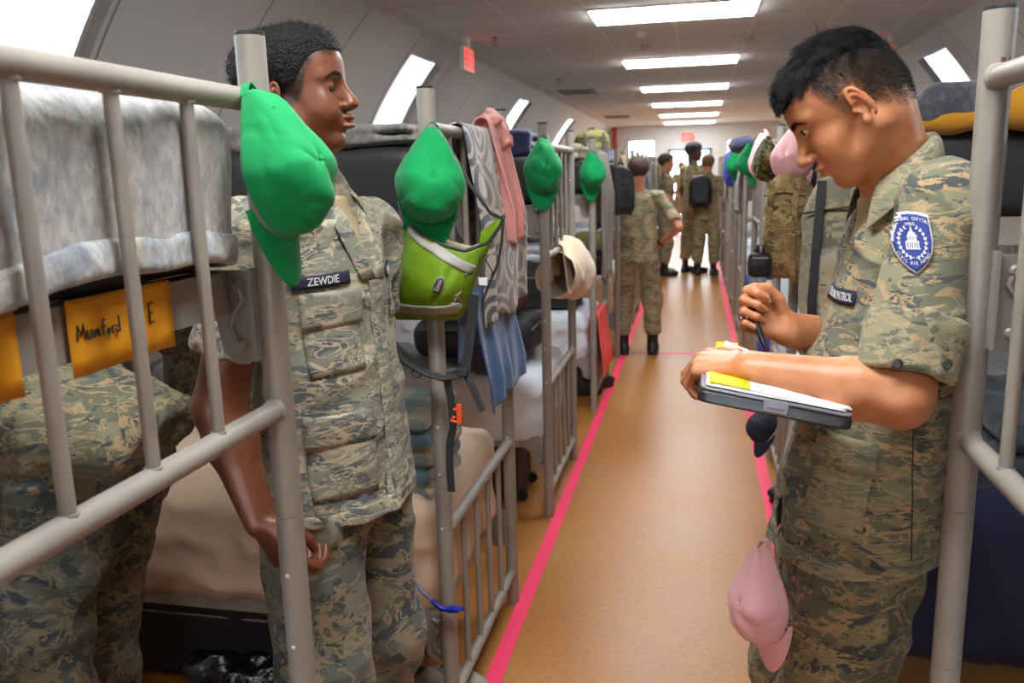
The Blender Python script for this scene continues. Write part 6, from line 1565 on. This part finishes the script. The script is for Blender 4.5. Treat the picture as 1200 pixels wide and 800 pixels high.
# camouflage packs hanging on the right row
M_acu=camo_mat('digital_pack_camo',srgb(140,138,118),srgb(164,156,134),srgb(176,158,128),srgb(112,112,98),sc=1.0,stretch=1.0,snap=.006); M_tanp=camo_mat('tan_pack_camo',srgb(150,126,84),srgb(172,148,104),srgb(192,166,118),srgb(106,98,66),sc=1.1,stretch=1.4,snap=.002)
def pack(name,c,s,m,label,az=-2.2,h=.008,strapm=None,seed=0,cat='backpack',pk=True):
    f=V(math.cos(az),math.sin(az),0); l=V(-f[1],f[0],0); R=np.array([f,l,V(0,0,1)]).T; c=V(*c)
    t=thing(name,label,cat,tuple(c-V(0,0,s[2]))); inv=Matrix.Translation(-t.location)
    def fn(P):
        q=(P-c)@R; d=smax(sd_box(q,(0,0,0),(s[0],s[1],s[2]),None,min(s)*.7),sd_ell(q,(0,0,-s[2]*.1),(s[0]*1.7,s[1]*1.22,s[2]*1.14)),.02)
        if pk: d=smin(d,sd_box(q,(s[0]*.9,0,-s[2]*.30),(s[0]*.45,s[1]*.72,s[2]*.48),None,s[0]*.35),.012)
        return d-noise(P*9,seed)*.010-folds(P,V(.3,.2,1),12,.4,seed+1)*.007
    m_=max(s)+.08; o=sdf_obj('body',fn,c-m_,c+m_,h,m,None,2); o.parent=t; o.matrix_parent_inverse=inv
    mb=MB(); P=lambda a,b,z:c+f*a*s[0]+l*b*s[1]+V(0,0,z*s[2])
    for b_ in (-.55,.55): mb.ribbon([P(1.08,b_,.80),P(1.35,b_,.35),P(1.62,b_,-.2),P(1.45,b_,-.85),P(.9,b_,-1.04)],.022,.004,up=f)
    o=mb.build('strap',strapm or M_blackn); o.parent=t; o.matrix_parent_inverse=inv
    mb=MB(); mb.tube([P(-.2,-.25,.96),P(-.3,-.1,1.13),P(-.3,.1,1.13),P(-.2,.25,.96)],.006,8); o=mb.build('grab_loop',strapm or M_blackn); o.parent=t; o.matrix_parent_inverse=inv
    mb=MB(); mb.tube([P(1.02,-.9,.52),P(1.12,0,.58),P(1.02,.9,.52)],.003,6); o=mb.build('zip',M_dark); o.parent=t; o.matrix_parent_inverse=inv
    return t
pack('camouflage_pack',at(924,262,y=3.30)+V(0,0,.0),(.055,.085,.20),M_tanp,'tan camouflage pack hanging on the right row below the pink cap',az=-2.0,strapm=M_tanp,seed=3)
pack('camouflage_pack',at(1003,318,y=2.35),(.075,.135,.30),M_acu,'large grey digital camouflage pack behind the face of the right person',az=-2.0,seed=5)
mb=MB(); mb.tube([at(1016,215,y=2.16),at(1004,250,y=2.14),at(990,285,y=2.13),at(985,300,y=2.13)],[.020,.022,.020,.012],10,flat=.4); tag(mb.build('pack_harness_strap',mat('harness_grey',srgb(72,74,80),.8)),'dark grey padded harness strap across the large digital camouflage pack','strap')
bag('camera_bag',at(889,312,y=3.25)-V(.035,.03,.04),at(889,312,y=3.25)+V(.045,.03,.055),M_blackn,'small black pouch hanging left of the tan camouflage pack',.02,.006,seed=11)
lump('blue_cloth',V(.345,9.34,1.45),(.07,.07,.20),mat('blue_bandana',srgb(54,70,176),.9,var=(30,srgb(90,110,200),.4,.6)),'blue patterned cloth hanging on the far right row beside green cap','cloth',h=.012,seed=31)
lump('navy_cap_pile',at(872,170,y=7.0),(.12,.10,.06),M_navyf,'dark navy cap on top of the far right bunks','cap',h=.012,seed=33)
folded('beige_roll',(.42,5.25,1.53),(.75,5.8,1.62),2,M_beige,'beige rolled blanket on the fourth right upper bunk',seed=34,h=.012,na=.015)
lump('white_bedding',(.62,4.0,.66),(.16,.14,.13),M_sheet,'crumpled white bedding on the third right lower bunk','bedding',seed=35,h=.01,na=.03)
lump('white_bedding',(.60,5.55,.66),(.17,.22,.17),M_sheet,'white pillow heap on the fourth right lower bunk','bedding',seed=36,h=.012,na=.03)
bag('duffel_bag',(.50,3.55,.575),(.95,3.85,.72),mat('royal_blue_nylon',srgb(30,84,176),.6,bump=(30,.4,.004)),'royal blue duffel on the third right lower bunk',.05,seed=37)
lump('green_bag',at(950,405,y=3.0),(.05,.06,.05),mat('green_nylon',srgb(120,150,40),.7),'small lime green bundle behind the writing hand of the right person','bundle',seed=38,h=.008)
lump('purple_scarf',at(896,406,y=4.3),(.03,.04,.07),mat('purple_cloth',srgb(84,66,140),.8),'purple cloth hanging low on the right row','cloth',seed=39,h=.008)
# shoes on the floor
def shoe(x,y,az,m,label,lo_=False,cat='boot',group=None):
    t=thing('boot' if cat=='boot' else 'clog',label,cat,(x,y,0),0,group); inv=Matrix.Translation((-x,-y,0))
    if not lo_: o=boot('upper',(x,y),az,m,None,.008,.16)
    else:
        f=V(math.cos(az),math.sin(az),0); l=V(-f[1],f[0],0); R=np.array([f,l,V(0,0,1)]).T; a=V(x,y,0)
        def fn(P):
            q=(P-a)@R; d=sd_ell(q,(.02,0,.03),(.135,.05,.055)); d=smax(d,-sd_ell(q,(-.06,0,.075),(.085,.038,.045)),.01)
            for i in range(3):
                for j in (-1,0,1): d=smax(d,-(np.linalg.norm(q-V(.05+i*.028,j*.018,.07-.010*i),axis=1)-.006),.003)
            return smax(d,-q[:,2]+.002,.003)
        o=sdf_obj('upper',fn,a-V(.2,.2,.01),a+V(.2,.2,.11),.004,m,None,2)
    o.parent=t; o.matrix_parent_inverse=inv
    mb=MB(); f=V(math.cos(az),math.sin(az),0); l=V(-f[1],f[0],0)
    for k in range(4): p=V(x,y,0)+f*(.045+.02*k)+V(0,0,.105-.012*k) if not lo_ else V(x,y,.088)-f*.01+f*.004*k; mb.tube([p-l*.022,p+V(0,0,.006),p+l*.022],.0022,5)
    o=mb.build('lace' if not lo_ else 'strap',M_dark); o.parent=t; o.matrix_parent_inverse=inv
M_clog=mat('grey_clog',srgb(150,146,136),.6)
p=at(487,800,z=.04); shoe(p[0],p[1]+.01,-.3,M_clog,'pale grey clog on the floor by the second left bunk, left of the pair',True,'clog'); p=at(522,803,z=.04); shoe(p[0]+.0,p[1]+.03,-.3,M_clog,'pale grey clog on the floor by the second left bunk, right of the pair',True,'clog')
for i,(px,py,l_) in enumerate(((684,462,'black boot between the third and fourth left bunks, front left'),(703,456,'black boot between the third and fourth left bunks, by the tape'),(690,446,'black boot between the third and fourth left bunks, farther back'))):
    p=at(px,py,z=0); shoe(p[0]-.06,p[1],.2+.5*i,M_boot,l_)
p=at(905,586,z=0); shoe(p[0]+.16,p[1]+.02,PI+.3,M_boot,'dark shoe on the pink tape of the right row')
lump('black_plastic_bag',(-1.28,1.98,.06),(.17,.09,.055),mat('glossy_black_plastic',(.006,.006,.007),.15,spec=.8,bump=(25,1,.01)),'crumpled shiny black plastic bag on the floor under the second left bunk','plastic bag',seed=41,na=.03,h=.008,fr=12)
lump('plastic_bag',(-1.95,2.30,.70),(.20,.10,.11),mat('pale_blue_plastic',srgb(150,180,205),.25,trans=.3),'pale blue plastic bag on the second left lower bunk behind the bent person','plastic bag',seed=42,na=.04,h=.009)
# bundles on the upper bunks farther along
r_=random.Random(5); mats_=[M_beige,M_olive,M_greyt,M_navyf,M_fleece_d,M_tanp]; nm=['beige','olive','grey','navy','grey fleece','tan camouflage']
for i in range(4,10):
    for side in ('left','right'):
        if side=='right' and i>=len(right_y1): continue
        y=left_y[i] if side=='left' else right_y1[i]-BW; k=(i*2+(side=='left'))%6
        x=-1.0 if side=='left' else .55
        folded('folded_blanket',(x,y+.1,1.53),(x+.33,y+.6,1.60+.03*(i%3)),2,mats_[k],'%s bedding roll on the %s %s upper bunk'%(nm[k],ORD[i],side),seed=i,h=.022,na=.02)
        if i%2==0:
            xx=-.6 if side=='left' else .385
            drape('towel',xx,y+.12,y+.5,1.562,1.1,1.3,mats_[(k+2)%6],'%s towel hanging from the %s %s bunk'%(nm[(k+2)%6],ORD[i],side),amp=.02,npl=3,seed=i+20,back_x=-1 if side=='left' else 1)
pack('backpack',at(728,226,y=5.72)+V(.0,0,.02),(.05,.085,.16),M_blackn,'black backpack hanging at the far end of the fourth left bunk',az=-1.2,seed=8)
pack('backpack',(-.84,6.95,1.66),(.10,.14,.13),M_olive,'olive green pack on the fifth left upper bunk',az=-1.3,seed=9)
bag('duffel_bag',(-1.25,6.65,.575),(-.70,7.15,.85),M_charc,'dark duffel on the fifth left lower bunk',.08,.016,seed=10)
bag('storage_box',(-1.2,8.2,.575),(-.68,8.7,.86),M_olive,'olive kit bag on the sixth left lower bunk',.05,.016,seed=12)
# ------------------------------------------------------------------ the other people
SK_L=skin_mat('skin_light',srgb(214,150,120),srgb(196,128,98),srgb(190,110,100),srgb(60,44,34)); SK_D=skin_mat('skin_dark',srgb(96,58,42),srgb(80,46,34),srgb(120,70,62),srgb(20,14,12))
H_BR=mat('hair_brown',srgb(66,45,30),.7,bump=(160,.8,.004)); H_BL=mat('hair_black',(.012,.010,.010),.7,bump=(160,.8,.004)); H_LB=mat('hair_light_brown',srgb(124,88,58),.7,bump=(160,.8,.004))
def simple_person(label,x,y,az,H,skin,hairm,armR,armL,headaz=0,headpitch=0,h=.011,tuck=0,stance=.10,camo=None,group=None,lean=0):
    """arm: list of elbow and wrist given in body axes (forward, left, up) from the floor point, metres for a 1.72 m body"""
    k=H/1.72; camo=camo or M_abud; root=thing('person',label,'person',(x,y,0),0,group); inv=Matrix.Translation((-x,-y,0))
    f=V(math.cos(az),math.sin(az),0); l=V(-f[1],f[0],0); L=lambda a,b,z:V(x,y,0)+(a*f+b*l+V(0,0,z))*k
    def par(o): o.parent=root; o.matrix_parent_inverse=inv; return o
    Hd=frame(az+headaz,headpitch); hc=L(lean,0,1.588); kh=k*1.06; toh=lambda P:((P-hc)@Hd)/kh
    SR,SL=L(lean,-.18,1.385),L(lean,.18,1.385); ER,WR=L(*armR[0]),L(*armR[1]); EL,WL=L(*armL[0]),L(*armL[1])
    def hd(E,W,side):
        fx=unit(W-E); o_=unit(l*side-fx*((l*side)@fx)); th=np.cross(o_,fx); th=th if th@f>-.2 else -th
        return hand_caps(W,np.array([fx,th,o_]).T,[(25,35,25)]*4,s=k*.98)
    hR,hL=hd(ER,WR,-1),hd(EL,WL,1)
    K=dict()
    def fb(P):
        q=toh(P); near=np.linalg.norm(q,axis=1)<.26; d=np.linalg.norm(P-L(0,0,1.2),axis=1)-.1*k
        d=sd_cap(P,L(0,0,1.0),L(lean,0,1.33),.09*k,.09*k); d=smin(d,sd_cap(P,L(lean,-.13,1.37),L(lean,.13,1.37),.04*k,.04*k),.04)
        d=smin(d,sd_cap(P,hc+Hd@V(-.03,0,-.03)*k,L(lean-.01,0,1.36),.054*k,.06*k),.03)
        if near.any():
            e=d.copy(); e[near]=smin(d[near],ear_field(q[near],head_field(q[near],K))*kh,.02); d=e
        for S,E,W,hh in ((SR,ER,WR,hR),(SL,EL,WL,hL)):
            a=smin(sd_cap(P,S,E,.042*k,.038*k),sd_cap(P,E,W,.038*k,.026*k),.02); d=smin(d,a,.02); d=hand_field(P,hh,d)
        return d
    lo=V(x,y,0)-V(.62,.62,-.45*k); hi=V(x,y,0)+V(.62,.62,1.78*k)
    par(sdf_obj('body',fb,lo,hi,min(h,.009),skin,None,1))
    def fhair(P):
        q=toh(P); d=head_field(q,K); zl=np.interp(q[:,0],[-.10,-.065,-.035,-.012,.004,.022,.040,.060,.075],[-.075,-.068,-.02,.025,.0,.02,.05,.066,.074]); return smax(d-.013-noise(P*60,1)*.004,-(q[:,2]-zl),.006)*kh
    par(sdf_obj('hair',fhair,hc-.17,hc+.19,min(h,.007),hairm,None,1))
    def fj(P):
        d=sd_ecap(P,L(0,0,.99),L(lean,0,1.28),(.150*k,.112*k),(.155*k,.112*k),side=l); d=smin(d,sd_ecap(P,L(lean,-.135,1.392),L(lean,.135,1.392),(.042*k,.06*k),(.042*k,.06*k),side=(0,0,1)),.06)
        d=smin(d,sd_ecap(P,L(0,0,.76+tuck),L(0,0,1.02),(.172*k,.135*k),(.152*k,.115*k),side=l),.03)
        for S,E in ((SR,ER),(SL,EL)):
            hm=S+(E-S)*.80; ax=unit(E-S); s=smax(sd_cap(P,S,hm,.058*k,.058*k),(P-hm)@ax,.004); s=np.maximum(s,-sd_cap(P,hm-ax*.02,hm+ax*.05,.046*k,.046*k)); d=smin(d,s,.02)
        d=smin(d,sd_cap(P,L(lean-.012,0,1.37),L(lean-.012,0,1.455),.092*k,.070*k),.03); d=smax(d,(.80+tuck)*k-P[:,2],.004)
        d=smax(d,-sd_cap(P,hc+Hd@V(-.03,0,-.03)*k,L(lean-.01,0,1.40),.056*k,.058*k),.004)
        return d-folds(P,V(.3,.2,1),7.5,.35,2)*.010-noise(P*12,4)*.007+.004
    par(sdf_obj('jacket',fj,lo+V(0,0,.2),hi,h,camo,None,2))
    def fp(P):
        d=sd_ecap(P,L(0,0,.86),L(0,0,.97),(.146*k,.112*k),(.146*k,.11*k),side=l)
        for sg in (-1,1):
            a=sd_ecap(P,L(-.005,.085*sg,.85),L(.012,(stance-.005)*sg,.48),(.092*k,.105*k),(.078*k,.086*k),side=l); a=smin(a,sd_ecap(P,L(.012,(stance-.005)*sg,.48),L(-.02,stance*sg,.22),(.078*k,.084*k),(.068*k,.072*k),side=l),.05); d=smin(d,a,.02)
        return smax(d-folds(P,V(.2,.1,1),8,.3,21)*.010-folds(P,V(.7,.5,-.5),8,.45,22)*.008+.005,.17*k-P[:,2],.01)
    par(sdf_obj('trousers',fp,V(x-.4,y-.4,.1),V(x+.4,y+.4,1.05*k+.05),h,camo,None,2))
    for sg in (-1,1):
        a=L(-.02,stance*sg,0); par(boot('boot',a,az+sg*.15,M_boot,None,max(.008,h*.8),.23*k))
    return root,L
M_mid=camo_mat('camo_mid',srgb(140,134,112),srgb(166,154,124),srgb(190,168,128),srgb(104,106,98),seed=9.2)
rt,L=simple_person('young person in camouflage seen from behind, one hand on hip, standing in the aisle',-.45,6.72,math.radians(97),1.56,SK_L,H_BR,[(-.10,-.34,1.12),(.05,-.18,.96)],[(-.02,.26,1.10),(.10,.20,.95)],headaz=math.radians(-12),h=.009,camo=M_mid,stance=.13,tuck=.03)
mb=MB(); w=L(.03,-.20,.985); mb.lathe([(.030,-.010),(.033,0),(.030,.010)],16,w,axis=unit(L(.05,-.18,.96)-L(-.10,-.34,1.12))); tag(mb.build('wristwatch',M_dark),'dark wristwatch on the wrist of the person standing mid aisle','watch')
simple_person('person in camouflage in profile facing right, near the far door',-.42,12.0,math.radians(10),1.68,SK_L,H_BR,[(.0,-.24,1.10),(.12,-.22,.88)],[(0,.24,1.1),(.1,.22,.88)],h=.014)
simple_person('tall dark-skinned person in camouflage standing near the far door',-.05,12.3,math.radians(40),1.83,SK_D,H_BL,[(-.05,-.25,1.10),(.12,-.20,.90)],[(0,.24,1.1),(.1,.22,.88)],headaz=math.radians(-35),h=.014,stance=.12)
simple_person('camouflage-clad person with short light hair seen from behind near the far door',.14,12.0,math.radians(80),1.65,SK_L,H_LB,[(.02,-.25,1.10),(.18,-.20,.98)],[(0,.24,1.1),(.1,.22,.95)],h=.014,stance=.11)
pack('backpack',(.045,11.80,1.17),(.10,.15,.22),M_blackn,'black backpack worn by the far person seen from behind',az=-PI/2,seed=18,h=.014)
simple_person('person far away standing just inside the open far door',-.38,21.6,math.radians(-70),1.65,SK_L,H_BR,[(0,-.25,1.1),(.12,-.2,.92)],[(0,.25,1.1),(.12,.2,.92)],h=.02)
simple_person('person in dark camouflage standing between the second and third left bunks',-1.92,2.97,math.radians(-60),1.74,SK_D,H_BL,[(.02,-.26,1.10),(.15,-.2,.92)],[(0,.26,1.1),(.12,.2,.92)],h=.013,camo=M_abup)
# ---- the person bent over a lower bunk at the left edge
def bent():
    x,y=-1.34,1.46; root=thing('person','person in camouflage bent forward behind the near left bunk, face out of view','person',(x,y,0)); inv=Matrix.Translation((-x,-y,0))
    def par(o): o.parent=root; o.matrix_parent_inverse=inv; return o
    P_=lambda px,py,yy:at(px,py,y=yy)
    hip=V(-1.24,1.47,.93); ch=V(-1.66,1.44,1.045); l=V(0,-1,0)
    kN,kF=V(-1.385,1.40,.50),V(-1.40,1.60,.50); aN,aF=V(-1.36,1.40,.12),V(-1.42,1.60,.12)
    SN,SF=V(-1.70,1.27,1.03),V(-1.70,1.63,1.03); EN,EF=V(-1.73,1.27,.77),V(-1.74,1.64,.77); WN,WF=V(-1.70,1.35,.60),V(-1.70,1.58,.60)
    H=frame(PI,math.radians(70)); hc=V(-1.90,1.45,1.06); toh=lambda P:((P-hc)@H)
    def fb(P):
        q=toh(P); d=sd_cap(P,hip,ch,.10,.10); d=smin(d,sd_cap(P,SN,SF,.05,.05),.04); d=smin(d,sd_cap(P,ch,hc+H@V(-.03,0,-.03),.06,.055),.03); d=smin(d,head_field(q,{}),.02)
        for S,E,W in ((SN,EN,WN),(SF,EF,WF)):
            d=smin(d,smin(sd_cap(P,S,E,.045,.04),sd_cap(P,E,W,.038,.026),.02),.02); fx=unit(W-E); o_=unit(V(-1,0,0)-fx*(V(-1,0,0)@fx)); d=hand_field(P,hand_caps(W,np.array([fx,np.cross(o_,fx),o_]).T,[(25,35,25)]*4),d)
        return d
    par(sdf_obj('body',fb,(-2.12,1.12,.38),(-1.1,1.76,1.22),.007,SK_L,None,1))
    def fh(P):
        q=toh(P); zl=np.interp(q[:,0],[-.10,-.065,-.012,.022,.040,.075],[-.05,-.045,.03,.02,.05,.074]); return smax(head_field(q,{})-.009,-(q[:,2]-zl),.006)
    par(sdf_obj('hair',fh,hc-.18,hc+.18,.006,H_BR,None,1))
    tail=V(-1.085,1.45,.985)
    def fj(P):
        d=sd_ecap(P,hip+V(-.06,0,.02),ch,(.165,.125),(.170,.130),side=(0,1,0)); d=smin(d,sd_ecap(P,V(-1.25,1.45,.97),V(-1.12,1.45,.955),(.165,.120),(.155,.090),side=(0,1,0)),.05); d=smin(d,sd_cap(P,SN,SF,.062,.062),.05)
        for S,E in ((SN,EN),(SF,EF)):
            hm=S+(E-S)*.8; ax=unit(E-S); d=smin(d,smax(sd_cap(P,S,hm,.062,.064),(P-hm)@ax,.005),.02)
        # the open hem lies along a slanted cut
        n=unit(V(.87,0,-.50)); d=smax(d,(P-V(-1.075,1.45,.925))@n,.006)
        d=smax(d,(P-V(-1.20,1.45,.865))@unit(V(.15,0,-1)),.02)
        return d-folds(P,V(1,.2,.4),7,.35,12)*.010-folds(P,V(.3,.1,1),9,.4,13)*.010-noise(P*10,14)*.009+.004
    par(sdf_obj('jacket',fj,(-1.95,1.15,.70),(-.95,1.78,1.26),.0055,M_abu2,None,2))
    def fp(P):
        d=sd_ell(P,V(-1.26,1.47,.90),(.135,.165,.13))
        for hp,kn,an in ((V(-1.27,1.40,.86),kN,aN),(V(-1.27,1.56,.86),kF,aF)):
            a=sd_ecap(P,hp,kn,(.105,.120),(.088,.100),side=(0,1,0)); a=smin(a,sd_ecap(P,kn,an,(.088,.096),(.075,.080),side=(0,1,0)),.05); d=smin(d,a,.02)
        return smax(d-folds(P,V(.2,.1,1),8,.3,81)*.012-folds(P,V(.8,.3,-.4),8,.45,82)*.010-noise(P*10,83)*.006+.005,.12-P[:,2],.01)
    par(sdf_obj('trousers',fp,(-1.62,1.18,.08),(-1.05,1.80,1.08),.0055,M_abup,None,2))
    for a in (aN,aF): par(boot('boot',(a[0],a[1]),PI,M_boot,None))
bent()
cadet_left(); cadet_right(); clipboard()
# ------------------------------------------------------------------ camera, world, view
cd=bpy.data.cameras.new('camera'); co=bpy.data.objects.new('camera',cd); C.objects.link(co)
yaw,pitch,roll=.2196,.1967,-.0266
F=V(-math.sin(yaw)*math.cos(pitch),math.cos(yaw)*math.cos(pitch),-math.sin(pitch)); R0=V(math.cos(yaw),math.sin(yaw),0); U0=np.cross(R0,F)
R_=math.cos(roll)*R0+math.sin(roll)*U0; U_=-math.sin(roll)*R0+math.cos(roll)*U0
co.matrix_world=Matrix(((R_[0],U_[0],-F[0],0),(R_[1],U_[1],-F[1],0),(R_[2],U_[2],-F[2],1.45),(0,0,0,1)))
cd.sensor_width=36; cd.lens=36*977.1/1200; cd.clip_start=.05
cd.dof.use_dof=True; cd.dof.focus_distance=1.5; cd.dof.aperture_fstop=6.3
bpy.context.scene.camera=co
w=bpy.data.worlds.new('world'); bpy.context.scene.world=w; w.use_nodes=True
bg=w.node_tree.nodes['Background']; bg.inputs[0].default_value=(.86,.95,1.0,1); bg.inputs[1].default_value=4.5
sc=bpy.context.scene
sc.view_settings.view_transform='Standard'; sc.view_settings.look='None'; sc.view_settings.gamma=1; sc.view_settings.use_curve_mapping=False
sc.view_settings.exposure=1.6
sc.cycles.max_bounces=8; sc.cycles.use_denoising=True; sc.cycles.sample_clamp_indirect=4
for attr,val in (('caustics_reflective',False),('caustics_refractive',False)): setattr(sc.cycles,attr,val)
